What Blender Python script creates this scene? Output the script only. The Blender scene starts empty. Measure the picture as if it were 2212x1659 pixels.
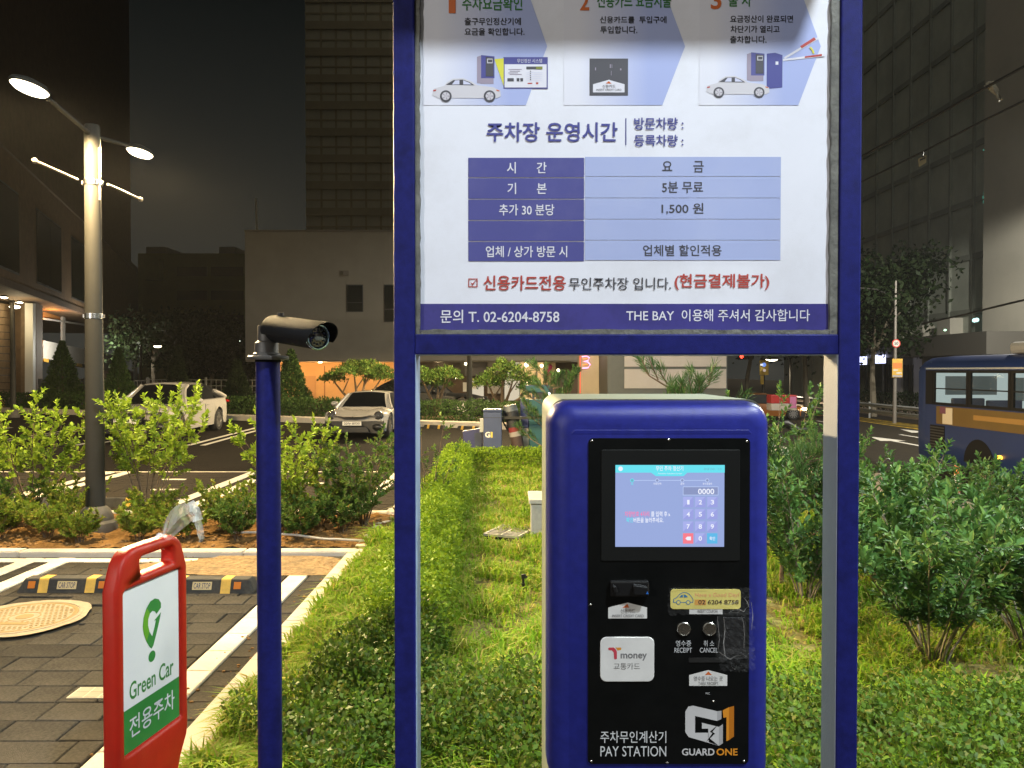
import bpy, bmesh, math, random
import numpy as np
from mathutils import Vector, Matrix, noise
R = math.radians
sc = bpy.context.scene
COL = sc.collection
random.seed(7)
F, H, VH = 1661.0, 1.65, 800.5

# ---------------------------------------------------------------- camera, world, exposure
cam = bpy.data.cameras.new('camera'); camo = bpy.data.objects.new('camera', cam); COL.objects.link(camo)
camo.location = (0, 0, H); camo.rotation_euler = (R(89.0), 0, 0)
cam.sensor_fit = 'HORIZONTAL'; cam.sensor_width = 36; cam.lens = 36 * F / 2212
cam.clip_start = 0.05; cam.clip_end = 600
sc.camera = camo
w = bpy.data.worlds.new('World'); sc.world = w; w.use_nodes = True
nt = w.node_tree; nt.nodes.clear()
o_ = nt.nodes.new('ShaderNodeOutputWorld'); add = nt.nodes.new('ShaderNodeAddShader')
bg = nt.nodes.new('ShaderNodeBackground'); bg2 = nt.nodes.new('ShaderNodeBackground')
sky = nt.nodes.new('ShaderNodeTexSky'); sky.sky_type = 'NISHITA'; sky.sun_disc = False
sky.sun_elevation = R(-4); sky.sun_rotation = R(200)
bg.inputs[1].default_value = 0.05
nt.links.new(sky.outputs[0], bg.inputs[0])
tc = nt.nodes.new('ShaderNodeTexCoord'); sx = nt.nodes.new('ShaderNodeSeparateXYZ'); cr = nt.nodes.new('ShaderNodeValToRGB')
nt.links.new(tc.outputs['Generated'], sx.inputs[0]); nt.links.new(sx.outputs[2], cr.inputs[0])
cr.color_ramp.elements[0].position = 0.0; cr.color_ramp.elements[0].color = (0.032, 0.033, 0.029, 1)
cr.color_ramp.elements[1].position = 0.42; cr.color_ramp.elements[1].color = (0.0030, 0.0042, 0.0038, 1)
nt.links.new(cr.outputs[0], bg2.inputs[0]); bg2.inputs[1].default_value = 1.0
nt.links.new(bg.outputs[0], add.inputs[0]); nt.links.new(bg2.outputs[0], add.inputs[1]); nt.links.new(add.outputs[0], o_.inputs[0])
vs = sc.view_settings; vs.view_transform = 'Standard'; vs.look = 'None'; vs.exposure = 0; vs.gamma = 1; vs.use_curve_mapping = False
cy = sc.cycles
cy.use_denoising = True
try: cy.denoiser = 'OPENIMAGEDENOISE'
except Exception: pass
cy.volume_bounces = 0; cy.max_bounces = 6; cy.diffuse_bounces = 3; cy.glossy_bounces = 3; cy.transmission_bounces = 4; cy.transparent_max_bounces = 6
cy.sample_clamp_indirect = 4; cy.caustics_reflective = False; cy.caustics_refractive = False

# lamp table: every value that sets the light is here
LAMP_WARM = (1.0, 0.74, 0.38)
LAMP_COOL = (0.86, 0.95, 1.0)
P_NEAR, P_FARHEAD = 1220, 1220      # two heads of the near lamp
P_ADDED_FRONT = 1300                      # assumed cool lamp, added out of view just behind the viewer, right
P_FILL_BACK = 3700                       # added fill lamp, low and far behind the viewer
P_FILL_RIGHT = 620; P_FILL_RIGHT2 = 1900                      # added fill lamps right of the lawn, out of view
P_LOT = 150                        # lamp post before the brown building
P_LOT2 = 800                       # lamp post in the far row, its heads assumed, hidden behind the notice board
P_ROAD = 2500; P_FILL_ROAD = 1700; P_FILL_ROAD2 = 7500      # seen road lamps, then two added out of view as fill
HAZE = 0.0003
# faint, very soft city glow (stands in for the one sun of a day scene)
sl = bpy.data.lights.new('city_glow', 'SUN'); sl.energy = 0.44; sl.angle = R(90); sl.color = (1.0, .95, .82)
so = bpy.data.objects.new('city_glow', sl); COL.objects.link(so); so.rotation_euler = (R(65), 0, R(-35))

# ---------------------------------------------------------------- helpers
def S(u, v, Y): return Vector(((u - 1106) * Y / F, Y, H + (VH - v) * Y / F))
def ray(u, v):
    a, b, t = (u - 1106) / F, (829.5 - v) / F, R(1)
    return Vector((a, math.cos(t) + b * math.sin(t), -math.sin(t) + b * math.cos(t)))
def G(u, v, z=0.0):
    d = ray(u, v); t = (z - H) / d.z
    return Vector((d.x * t, d.y * t, z))
ROOTM = {}
class MB:
    def __init__(s): s.v = []; s.f = []; s.m = []
    def add(s, vs, fs, m=0):
        o = len(s.v); s.v += [tuple(p) for p in vs]; s.f += [tuple(i + o for i in f) for f in fs]; s.m += [m] * len(fs); return s
    def box(s, x0, x1, y0, y1, z0, z1, m=0):
        return s.add([(x0,y0,z0),(x1,y0,z0),(x1,y1,z0),(x0,y1,z0),(x0,y0,z1),(x1,y0,z1),(x1,y1,z1),(x0,y1,z1)],
                     [(0,3,2,1),(4,5,6,7),(0,1,5,4),(1,2,6,5),(2,3,7,6),(3,0,4,7)], m)
    def slab(s, pts, vec, m=0):
        n = len(pts); vec = Vector(vec); pts = [Vector(p) for p in pts]
        vs = pts + [p + vec for p in pts]
        return s.add(vs, [tuple(range(n - 1, -1, -1)), tuple(range(n, 2 * n))] + [(i, (i + 1) % n, n + (i + 1) % n, n + i) for i in range(n)], m)
    def poly(s, pts, m=0): return s.add(pts, [tuple(range(len(pts)))], m)
    def tube(s, pts, rad, n=6, m=0, cap=True):
        pts = [Vector(p) for p in pts]; k = len(pts)
        if not hasattr(rad, '__len__'): rad = [rad] * k
        vs = []; up = Vector((0.13, 0.21, 1))
        for i, p in enumerate(pts):
            d = (pts[min(i + 1, k - 1)] - pts[max(i - 1, 0)])
            d = d.normalized() if d.length > 1e-9 else Vector((0, 0, 1))
            a = d.cross(Vector((1, 0.1, 0)) if abs(d.z) > 0.9 else up).normalized(); b = d.cross(a)
            for j in range(n):
                t = 2 * math.pi * j / n; vs.append(p + (a * math.cos(t) + b * math.sin(t)) * rad[i])
        fs = [(i*n+j, i*n+(j+1)%n, (i+1)*n+(j+1)%n, (i+1)*n+j) for i in range(k - 1) for j in range(n)]
        if cap: fs += [tuple(range(n - 1, -1, -1)), tuple(range((k - 1) * n, k * n))]
        return s.add(vs, fs, m)
    def lathe(s, prof, c=(0, 0, 0), n=20, m=0):      # prof: (radius, z)
        vs = [(c[0] + r * math.cos(2*math.pi*j/n), c[1] + r * math.sin(2*math.pi*j/n), c[2] + z) for r, z in prof for j in range(n)]
        k = len(prof)
        fs = [(i*n+j, i*n+(j+1)%n, (i+1)*n+(j+1)%n, (i+1)*n+j) for i in range(k - 1) for j in range(n)]
        fs += [tuple(range(n - 1, -1, -1)), tuple(range((k - 1) * n, k * n))]
        return s.add(vs, fs, m)
    def ball(s, c, r, n=12, k=7, m=0):
        if not hasattr(r, '__len__'): r = (r, r, r)
        vs = []
        for i in range(k + 1):
            t = math.pi * (0.02 + 0.96 * i / k)
            for j in range(n):
                a = 2 * math.pi * j / n
                vs.append((c[0] + r[0]*math.sin(t)*math.cos(a), c[1] + r[1]*math.sin(t)*math.sin(a), c[2] + r[2]*math.cos(t)))
        return s.add(vs, [(i*n+j, (i+1)*n+j, (i+1)*n+(j+1)%n, i*n+(j+1)%n) for i in range(k) for j in range(n)]
                     + [tuple(range(n)), tuple(range(k*n + n - 1, k*n - 1, -1))], m)
def _link(name, me, mats, parent, kind=None):
    o = bpy.data.objects.new(name, me); COL.objects.link(o)
    for m in (mats if isinstance(mats, (list, tuple)) else [mats]):
        if m: me.materials.append(m)
    if parent is not None: o.parent = parent
    if kind: o['kind'] = kind
    return o
def rootm(o):
    while o is not None and o.parent is not None: o = o.parent
    return ROOTM.get(o.as_pointer(), Matrix()) if o is not None else Matrix()
def part(name, mb, mats, parent=None, world=False, smooth=False, bevel=0, kind=None, seg=2):
    v = mb.v
    if world and parent is not None:
        Mi = rootm(parent).inverted(); v = [tuple(Mi @ Vector(p)) for p in v]
    me = bpy.data.meshes.new(name); me.from_pydata(v, [], mb.f)
    if any(mb.m): me.polygons.foreach_set('material_index', mb.m)
    if smooth:
        me.polygons.foreach_set('use_smooth', [True] * len(me.polygons))
        try: me.set_sharp_from_angle(angle=R(38))
        except Exception: pass
    me.update()
    o = _link(name, me, mats, parent, kind)
    if bevel:
        b = o.modifiers.new('bevel', 'BEVEL'); b.width = bevel; b.segments = seg; b.limit_method = 'ANGLE'; b.angle_limit = R(40)
        b.use_clamp_overlap = True
    return o
def tag(o, label, cat, group=None):
    o['label'] = label; o['category'] = cat
    if group: o['group'] = group
    return o
def thing(name, label, cat, loc=(0, 0, 0), rotz=0, group=None):
    o = bpy.data.objects.new(name, None); COL.objects.link(o); o.empty_display_size = 0.1
    o.location = loc; o.rotation_euler = (0, 0, rotz)
    ROOTM[o.as_pointer()] = Matrix.Translation(loc) @ Matrix.Rotation(rotz, 4, 'Z')
    return tag(o, label, cat, group)
def dup(root, loc, rotz=None, label=None, scale=None):
    r = root.copy(); COL.objects.link(r); r.location = loc
    if rotz is not None: r.rotation_euler = (0, 0, rotz)
    if scale: r.scale = (scale,) * 3 if not hasattr(scale, '__len__') else scale
    if label: r['label'] = label
    for ch in list(root.children):
        c = ch.copy(); COL.objects.link(c); c.parent = r
        for g in list(ch.children):
            d = g.copy(); COL.objects.link(d); d.parent = c
    return r
def fastmesh(name, verts, faces, mat, parent=None, kind=None):
    """verts (n,3) float array; faces: list of int arrays, each (m,k)"""
    me = bpy.data.meshes.new(name)
    verts = np.ascontiguousarray(verts, dtype=np.float32)
    me.vertices.add(len(verts)); me.vertices.foreach_set('co', verts.ravel())
    li = np.concatenate([f.ravel() for f in faces]).astype(np.int32)
    tot = np.concatenate([np.full(len(f), f.shape[1], np.int32) for f in faces])
    st = np.concatenate([[0], np.cumsum(tot)[:-1]]).astype(np.int32)
    me.loops.add(len(li)); me.loops.foreach_set('vertex_index', li)
    me.polygons.add(len(tot)); me.polygons.foreach_set('loop_start', st); me.polygons.foreach_set('loop_total', tot)
    me.update(calc_edges=True); me.validate()
    return _link(name, me, mat, parent, kind)

# ---------------------------------------------------------------- materials
MATS = {}
def mat(name, col, rough=0.6, metal=0.0, var=0.0, scale=8.0, bump=0.0, bscale=60.0, emit=None, estr=0.0, spec=0.5, coat=0.0, alpha=1.0,
        dirt=None, dscale=3.0, damt=0.5, trans=0.0):
    if name in MATS: return MATS[name]
    m = bpy.data.materials.new(name); m.use_nodes = True; n = m.node_tree.nodes; l = m.node_tree.links
    b = n['Principled BSDF']
    b.inputs['Base Color'].default_value = (*col, 1); b.inputs['Roughness'].default_value = rough; b.inputs['Metallic'].default_value = metal
    b.inputs['Specular IOR Level'].default_value = spec; b.inputs['Coat Weight'].default_value = coat; b.inputs['Alpha'].default_value = alpha
    b.inputs['Coat Roughness'].default_value = 0.08
    if trans: b.inputs['Transmission Weight'].default_value = trans
    if emit: b.inputs['Emission Color'].default_value = (*emit, 1); b.inputs['Emission Strength'].default_value = estr
    t = n.new('ShaderNodeTexCoord')
    last = None
    if var or dirt:
        nz = n.new('ShaderNodeTexNoise'); nz.inputs['Scale'].default_value = scale; nz.inputs['Detail'].default_value = 8; nz.inputs['Roughness'].default_value = 0.65
        l.new(t.outputs['Object'], nz.inputs['Vector'])
        r = n.new('ShaderNodeValToRGB'); r.color_ramp.elements[0].position = 0.3; r.color_ramp.elements[1].position = 0.7
        r.color_ramp.elements[0].color = (*[max(0, c * (1 - var)) for c in col], 1); r.color_ramp.elements[1].color = (*[min(1, c * (1 + var)) for c in col], 1)
        l.new(nz.outputs['Fac'], r.inputs[0]); last = r.outputs[0]
        if dirt:
            n2 = n.new('ShaderNodeTexNoise'); n2.inputs['Scale'].default_value = dscale; n2.inputs['Detail'].default_value = 10; n2.inputs['Roughness'].default_value = 0.7
            l.new(t.outputs['Object'], n2.inputs['Vector'])
            r2 = n.new('ShaderNodeValToRGB'); r2.color_ramp.elements[0].position = 0.48; r2.color_ramp.elements[1].position = 0.75
            r2.color_ramp.elements[0].color = (0, 0, 0, 1); r2.color_ramp.elements[1].color = (damt,) * 3 + (1,)
            l.new(n2.outputs['Fac'], r2.inputs[0])
            mx = n.new('ShaderNodeMix'); mx.data_type = 'RGBA'
            l.new(r2.outputs[0], mx.inputs[0]); l.new(last, mx.inputs[6]); mx.inputs[7].default_value = (*dirt, 1); last = mx.outputs[2]
        l.new(last, b.inputs['Base Color'])
    if bump:
        nb = n.new('ShaderNodeTexNoise'); nb.inputs['Scale'].default_value = bscale; nb.inputs['Detail'].default_value = 6
        l.new(t.outputs['Object'], nb.inputs['Vector'])
        bp = n.new('ShaderNodeBump'); bp.inputs['Strength'].default_value = bump; bp.inputs['Distance'].default_value = 0.01
        l.new(nb.outputs['Fac'], bp.inputs['Height']); l.new(bp.outputs[0], b.inputs['Normal'])
    MATS[name] = m; return m
def leafmat(name, cols, rough=0.55, tl=0.3, spec=0.18):
    if name in MATS: return MATS[name]
    m = bpy.data.materials.new(name); m.use_nodes = True; n = m.node_tree.nodes; l = m.node_tree.links
    b = n['Principled BSDF']; b.inputs['Roughness'].default_value = rough; b.inputs['Specular IOR Level'].default_value = spec
    g = n.new('ShaderNodeNewGeometry'); r = n.new('ShaderNodeValToRGB'); cr = r.color_ramp
    while len(cr.elements) < len(cols): cr.elements.new(0.5)
    for i, c in enumerate(cols): cr.elements[i].position = i / (len(cols) - 1); cr.elements[i].color = (*c, 1)
    oi = n.new('ShaderNodeObjectInfo'); ad = n.new('ShaderNodeMath'); ad.operation = 'ADD'; fr = n.new('ShaderNodeMath'); fr.operation = 'FRACT'
    l.new(g.outputs['Random Per Island'], ad.inputs[0]); l.new(oi.outputs['Random'], ad.inputs[1]); l.new(ad.outputs[0], fr.inputs[0])
    l.new(fr.outputs[0], r.inputs[0]); l.new(r.outputs[0], b.inputs['Base Color'])
    t = n.new('ShaderNodeBsdfTranslucent'); l.new(r.outputs[0], t.inputs[0]); mx = n.new('ShaderNodeMixShader'); mx.inputs[0].default_value = tl
    l.new(b.outputs[0], mx.inputs[1]); l.new(t.outputs[0], mx.inputs[2]); l.new(mx.outputs[0], n['Material Output'].inputs[0])
    MATS[name] = m; return m
def emat(name, col, s=1.0): return mat(name, (0.02, 0.02, 0.02), 0.5, emit=col, estr=s)

# ---------------------------------------------------------------- lettering (real outlines, laid on the surface)
_TX = {}
def tmesh(body, bold):
    if (body, bold) not in _TX:
        c = bpy.data.curves.new('t', 'FONT'); c.body = body; c.size = 1; c.resolution_u = 3; c.offset = bold
        o = bpy.data.objects.new('t', c); COL.objects.link(o)
        me = bpy.data.meshes.new_from_object(o.evaluated_get(bpy.context.evaluated_depsgraph_get()))
        v = [(p.co.x, p.co.y) for p in me.vertices]; f = [tuple(p.vertices) for p in me.polygons]
        bpy.data.objects.remove(o); bpy.data.curves.remove(c); bpy.data.meshes.remove(me)
        xs = [p[0] for p in v]; ys = [p[1] for p in v]; x0, x1, y0, y1 = min(xs), max(xs), min(ys), max(ys)
        _TX[(body, bold)] = ([((x - x0) / (x1 - x0), (y1 - y) / (y1 - y0)) for x, y in v], f)
    return _TX[(body, bold)]
def letters(parent, body, box, m, mapf, bold=0.012, world=True, name='lettering'):
    v, f = tmesh(body, bold); u0, v0, u1, v1 = box
    mb = MB(); mb.add([mapf(u0 + a * (u1 - u0), v0 + b * (v1 - v0)) for a, b in v], f)
    return part(name, mb, m, parent, world=world)
def rect(mapf, u0, v0, u1, v1): return [mapf(u0, v1), mapf(u1, v1), mapf(u1, v0), mapf(u0, v0)]
def rrect(mapf, u0, v0, u1, v1, r, n=6):
    p = []
    for cx, cy_, a0 in ((u1 - r, v0 + r, -90), (u1 - r, v1 - r, 0), (u0 + r, v1 - r, 90), (u0 + r, v0 + r, 180)):
        for i in range(n + 1):
            a = R(a0 + 90 * i / n); p.append(mapf(cx + r * math.cos(a), cy_ + r * math.sin(a)))
    return p[::-1]
def disc(mapf, cu, cv, r, n=20, rv=None):
    rv = rv or r
    return [mapf(cu + r * math.cos(-2*math.pi*i/n), cv + rv * math.sin(-2*math.pi*i/n)) for i in range(n)]

# ---------------------------------------------------------------- lights
def lamp(name, kind, loc, power, col, parent=None, size=0.2, spot=150, blend=0.6, target=None, rad=0.1, wide=0.0):
    d = bpy.data.lights.new(name, kind); d.energy = power; d.color = col
    if wide:                                   # street-light optics: more light sideways than straight down
        d.use_nodes = True; n = d.node_tree.nodes; l = d.node_tree.links; e = n['Emission']
        t = n.new('ShaderNodeTexCoord'); x = n.new('ShaderNodeSeparateXYZ'); a = n.new('ShaderNodeMath'); a.operation = 'ABSOLUTE'
        mx = n.new('ShaderNodeMath'); mx.operation = 'MAXIMUM'; mx.inputs[1].default_value = 0.54; p = n.new('ShaderNodeMath'); p.operation = 'POWER'; p.inputs[1].default_value = -wide
        l.new(t.outputs['Normal'], x.inputs[0]); l.new(x.outputs[2], a.inputs[0]); l.new(a.outputs[0], mx.inputs[0]); l.new(mx.outputs[0], p.inputs[0]); l.new(p.outputs[0], e.inputs['Strength'])
    if kind == 'SPOT': d.spot_size = R(spot); d.spot_blend = blend; d.shadow_soft_size = rad
    if kind == 'POINT': d.shadow_soft_size = rad
    if kind == 'AREA': d.size = size
    o = bpy.data.objects.new(name, d); COL.objects.link(o)
    loc = Vector(loc); 
    q = (Vector(target) - loc).to_track_quat('-Z', 'Y').to_matrix().to_4x4() if target is not None else Matrix()
    M = Matrix.Translation(loc) @ q
    if parent is not None:
        o.parent = parent; M = rootm(parent).inverted() @ M
    o.matrix_local = M
    return o

# ---------------------------------------------------------------- foliage
def unit(a): return a / np.maximum(np.linalg.norm(a, axis=1, keepdims=True), 1e-9)
def leafgeo(P, D, N, L, W, rng, simple=False, droop=0.12):
    P = np.asarray(P, float); n = len(P)
    D = unit(np.asarray(D, float)); N = np.asarray(N, float); T = unit(np.cross(D, N)); N = np.cross(T, D)
    L = np.broadcast_to(L, (n,))[:, None]; W = np.broadcast_to(W, (n,))[:, None]
    if simple:
        V = np.stack([P, P + D*L*0.5 + T*W*0.5 + N*W*0.12, P + D*L - N*L*droop, P + D*L*0.5 - T*W*0.5 + N*W*0.12], 1)
        idx = np.arange(n)[:, None] * 4
        return V.reshape(-1, 3), [idx + np.array([[0, 1, 2, 3]])]
    V = np.stack([P, P + D*L*0.32 + T*W*0.46 + N*W*0.16, P + D*L*0.68 + T*W*0.40 + N*W*0.10 - N*L*droop*0.3, P + D*L - N*L*droop,
                  P + D*L*0.68 - T*W*0.40 + N*W*0.10 - N*L*droop*0.3, P + D*L*0.32 - T*W*0.46 + N*W*0.16], 1)
    idx = np.arange(n)[:, None] * 6
    return V.reshape(-1, 3), [np.concatenate([idx + np.array([[0, 1, 2, 3]]), idx + np.array([[0, 3, 4, 5]])])]
def shrub(name, label, cat, base, h, spread, rng, nst=8, tw=9, twl=0.22, ll=0.04, lw=0.022, lpt=9, start=0.35, lean=1.0, leaf=None, bark=None,
          group=None, up=0.6, r0=0.008, simple=False, parts=('stem', 'leaf_clump'), shape=1.0, wander=0.05):
    root = thing(name, label, cat, base, 0, group)
    st = MB(); P = []; D = []; N = []
    def twig(p, d, L, lead=False):
        k = 4; pts = [p]; q = np.array(p); dd = np.array(d) / np.linalg.norm(d)
        for i in range(k):
            dd = dd + np.array([rng.normal(0, .12), rng.normal(0, .12), rng.normal(.06, .08)]); dd /= np.linalg.norm(dd)
            q = q + dd * L / k; pts.append(q.copy())
        st.tube([Vector(x) for x in pts], [r0*0.32, r0*0.28, r0*0.22, r0*0.17, r0*0.1], 4, cap=False)
        nl = max(3, int(lpt * (0.7 + 0.6 * rng.random())))
        ph = rng.random() * 6.28
        for i in range(nl):
            t = (0.12 + 0.88 * (i + 0.5) / nl) * k; j = min(int(t), k - 1); fr = t - j
            c = pts[j] * (1 - fr) + pts[j + 1] * fr; ax = pts[j + 1] - pts[j]; ax = ax / np.linalg.norm(ax)
            a = np.cross(ax, [0.3, 0.1, 1.0]); a /= max(np.linalg.norm(a), 1e-6); b = np.cross(ax, a)
            ang = ph + i * 2.4 + rng.normal(0, .3)
            side = a * math.cos(ang) + b * math.sin(ang)
            ld = side * 0.85 + ax * (0.55 + 0.5 * i / nl) + np.array([0, 0, 0.15])
            P.append(c); D.append(ld); N.append(ax * 0.8 + np.array([0, 0, 0.6]) + rng.normal(0, .25, 3))
        P.append(pts[-1]); D.append(dd); N.append(np.array([0, 0, 1]) + rng.normal(0, .4, 3))
    for s in range(nst):
        az = 2 * math.pi * (s + rng.random() * 0.8) / nst; rr = spread * (0.25 + 0.75 * math.sqrt(rng.random())) * lean
        hh = h * (0.72 + 0.28 * rng.random()) * (1 - 0.25 * (rr / max(spread, 1e-6)) ** 2 * shape); pts = []
        k = 7; off = np.zeros(2)
        for i in range(k + 1):
            t = i / k; off = off + rng.normal(0, wander * h / k, 2)
            pts.append(np.array([math.cos(az) * rr * t ** 1.25 + off[0] + 0.03 * math.cos(az), math.sin(az) * rr * t ** 1.25 + off[1] + 0.03 * math.sin(az), hh * t - 0.03 * (i == 0)]))
        st.tube([Vector(p) for p in pts], [r0 * (1 - 0.75 * i / k) for i in range(k + 1)], 5, cap=False)
        for j in range(tw):
            t = start + (1 - start) * (j + rng.random()) / tw; x = t * k; i = min(int(x), k - 1); fr = x - i
            p = pts[i] * (1 - fr) + pts[i + 1] * fr; a2 = rng.random() * 6.28
            d = np.array([math.cos(a2), math.sin(a2), up * (0.4 + rng.random())]) + np.array([math.cos(az), math.sin(az), 0]) * 0.4
            twig(p, d, twl * (0.6 + 0.7 * rng.random()) * (1.1 - 0.4 * t))
        twig(pts[-1], pts[-1] - pts[-2] + np.array([0, 0, 0.05]), twl * 0.8, True)
    part(parts[0], st, bark, root, smooth=True)
    n = len(P); sz = rng.uniform(0.7, 1.2, n)
    V, Fc = leafgeo(np.array(P), np.array(D), np.array(N), ll * sz, lw * sz, rng, simple)
    lo = fastmesh(parts[1], V, Fc, leaf, root); lo['kind'] = 'stuff'
    return root
# ================================================================ SETTING: ground
M_asph = mat('asphalt', (0.017, 0.0145, 0.012), 0.9, var=0.25, scale=14, bump=0.5, bscale=220, dirt=(0.030, 0.024, 0.018), dscale=0.9, damt=0.35, spec=.06)
M_road = mat('road_asphalt', (0.034, 0.029, 0.022), 0.7, var=0.2, scale=5, bump=0.3, bscale=150, spec=.06)
M_earth = mat('earth', (0.10, 0.075, 0.045), 0.95, var=0.5, scale=20, bump=0.8, bscale=40, spec=.06)
M_soil = mat('red_soil', (0.18, 0.100, 0.036), 0.95, var=0.45, scale=26, bump=1.0, bscale=45, spec=.06)
M_bed = mat('bedding_sand', (0.05, 0.045, 0.036), 0.95, var=0.3, scale=40, spec=.06)
M_pav = mat('grey_paver', (0.060, 0.055, 0.046), 0.88, var=0.38, scale=55, bump=0.7, bscale=240, dirt=(0.16, 0.14, 0.11), dscale=1.7, damt=0.45, spec=.06)
M_pav2 = mat('grey_paver_dark', (0.048, 0.044, 0.037), 0.88, var=0.4, scale=60, bump=0.7, bscale=240, dirt=(0.13, 0.115, 0.09), dscale=1.3, damt=0.4, spec=.06)
M_pav3 = mat('grey_paver_light', (0.071, 0.065, 0.054), 0.88, var=0.35, scale=60, bump=0.7, bscale=240, dirt=(0.17, 0.15, 0.12), dscale=1.5, damt=0.4, spec=.06)
M_wpav = mat('white_paver', (0.76, 0.69, 0.56), 0.8, var=0.1, scale=30, bump=0.25, bscale=160, dirt=(0.45, 0.38, 0.27), dscale=3.0, damt=0.4, spec=.06)
M_gran = mat('granite', (0.56, 0.51, 0.44), 0.8, var=0.16, scale=180, bump=0.2, bscale=220, dirt=(0.30, 0.25, 0.18), dscale=2.2, damt=0.45, spec=.06)
M_sand = mat('loose_sand', (0.30, 0.21, 0.115), 0.95, var=0.45, scale=22, bump=0.8, bscale=120, dirt=(.10, .085, .065), dscale=4, damt=.75, spec=.06)
M_line = mat('line_paint', (0.62, 0.59, 0.53), 0.7, var=0.15, scale=18, dirt=(0.25, 0.22, 0.18), dscale=5, damt=0.5, spec=.06)
M_yline = mat('yellow_paint', (0.42, 0.28, 0.035), 0.7, var=0.2, scale=10, spec=.06)
M_side = mat('sidewalk_block', (0.42, 0.34, 0.27), 0.85, var=0.2, scale=6, bump=0.3, bscale=60, spec=.06)
M_lawn = mat('lawn_soil', (0.19, 0.165, 0.06), 0.95, var=0.5, scale=22, bump=0.8, bscale=60, spec=.06)
RZ = -1.1                                                  # road level, below the lot
def zprof(x): 
    t = min(max((x - 3.3) / 4.0, 0), 1); t = t * t * (3 - 2 * t)
    return -0.06 - 0.98 * t
mb = MB(); xs = [-90, -40, -20, -8, 3.3, 3.8, 4.3, 4.8, 5.3, 5.8, 6.3, 6.8, 7.3, 8.4]; ys = list(range(-25, 21, 3)) + [30, 50, 80, 130, 260]
for a, b in zip(xs, xs[1:]):
    for c, d in zip(ys, ys[1:]): mb.poly([(a, c, zprof(a)), (b, c, zprof(b)), (b, d, zprof(b)), (a, d, zprof(a))])
part('ground', mb, M_earth, kind='structure', smooth=True)
# road, below the lot on the right
mb = MB(); mb.poly([(9.4, -25, RZ), (23, -25, RZ), (23, 260, RZ), (9.4, 260, RZ)])
road = part('road', mb, M_road, kind='structure')
mb = MB(); mb.box(8.4, 9.4, -25, 260, RZ - .3, RZ + 0.13); part('kerb', mb, M_gran, kind='structure', bevel=0.02)
mb = MB(); mb.box(22.6, 70, -25, 260, RZ - .3, RZ + 0.12); part('far_pavement', mb, M_side, kind='structure')
mb = MB(); mb.box(6.6, 8.4, -25, 260, RZ - .3, RZ + 0.125); part('pavement', mb, M_side, kind='structure')
def roadmark(name, pts, m): part(name, MB().poly([(x, y, RZ + 0.005) for x, y in pts]), m, road)
for i in range(7):                                          # lane arrows and dashes
    y0 = 20 + i * 9
    roadmark('lane_dash', [(13.2, y0), (13.36, y0), (13.36, y0 + 4), (13.2, y0 + 4)], M_line)
    roadmark('lane_dash', [(16.6, y0), (16.76, y0), (16.76, y0 + 4), (16.6, y0 + 4)], M_line)
for x, y in ((14.9, 27), (18.2, 31)):
    roadmark('lane_arrow', [(x - .1, y), (x + .1, y), (x + .1, y + 3), (x + .5, y + 3), (x, y + 5), (x - .5, y + 3), (x - .1, y + 3)], M_line)
for i in range(26): roadmark('yellow_hatch', [(19.0, 28 + i * .75), (20.3, 28.6 + i * .75), (20.3, 28.85 + i * .75), (19.0, 28.25 + i * .75)], M_yline)
roadmark('yellow_line', [(18.9, -20), (19.02, -20), (19.02, 200), (18.9, 200)], M_yline)
roadmark('yellow_line', [(20.35, -20), (20.47, -20), (20.47, 200), (20.35, 200)], M_yline)
# lot asphalt
mb = MB(); mb.poly([(-60, 12.5, -0.004), (3.0, 12.5, -0.004), (3.0, 60, -0.004), (-60, 60, -0.004)]); asph = part('asphalt_lane', mb, M_asph, kind='structure')
mb = MB(); mb.poly([(-60, -25, -0.004), (3.3, -25, -0.004), (3.3, 2.4, -0.004), (-60, 2.4, -0.004)]); part('entrance_lane', mb, M_asph, kind='structure')
def drive(name, pts, m=M_line, z=0.003, par=asph): return part(name, MB().poly([(x, y, z) for x, y in pts]), m, par)
drive('edge_line', [(-60, 12.45), (-1.5, 12.45), (-1.5, 12.53), (-60, 12.53)], M_wpav)
for sx_ in (-17.1, -14.6, -12.1, -9.7, -7.2):
    for dx in (0, 0.32): drive('stall_line', [(sx_ + dx, 16.9), (sx_ + dx + .13, 16.9), (sx_ + dx + .13 - .25, 22.2), (sx_ + dx - .25, 22.2)])
# --- near parking bay of grey pavers (pieces) -------------------------------------------------
PX0, PX1, PY0, PY1 = -6.2, -1.46, 2.4, 6.81
mb = MB(); mb.poly([(-60, 2.4, -0.016), (-0.95, 2.4, -0.016), (-0.95, 12.5, -0.016), (-60, 12.5, -0.016)])
bay = part('parking_bay', mb, M_bed, kind='structure')
def paver_mesh(lx, ly, name='paver'):
    x, y, c = lx / 2 - .003, ly / 2 - .003, .005
    m_ = MB(); v = [(-x, -y, -.05), (x, -y, -.05), (x, y, -.05), (-x, y, -.05), (-x, -y, -c), (x, -y, -c), (x, y, -c), (-x, y, -c),
                    (-x + c, -y + c, 0), (x - c, -y + c, 0), (x - c, y - c, 0), (-x + c, y - c, 0)]
    m_.add(v, [(0,1,5,4),(1,2,6,5),(2,3,7,6),(3,0,4,7),(4,5,9,8),(5,6,10,9),(6,7,11,10),(7,4,8,11),(8,9,10,11)])
    me = bpy.data.meshes.new(name); me.from_pydata(m_.v, [], m_.f); return me
PME = {}
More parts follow.
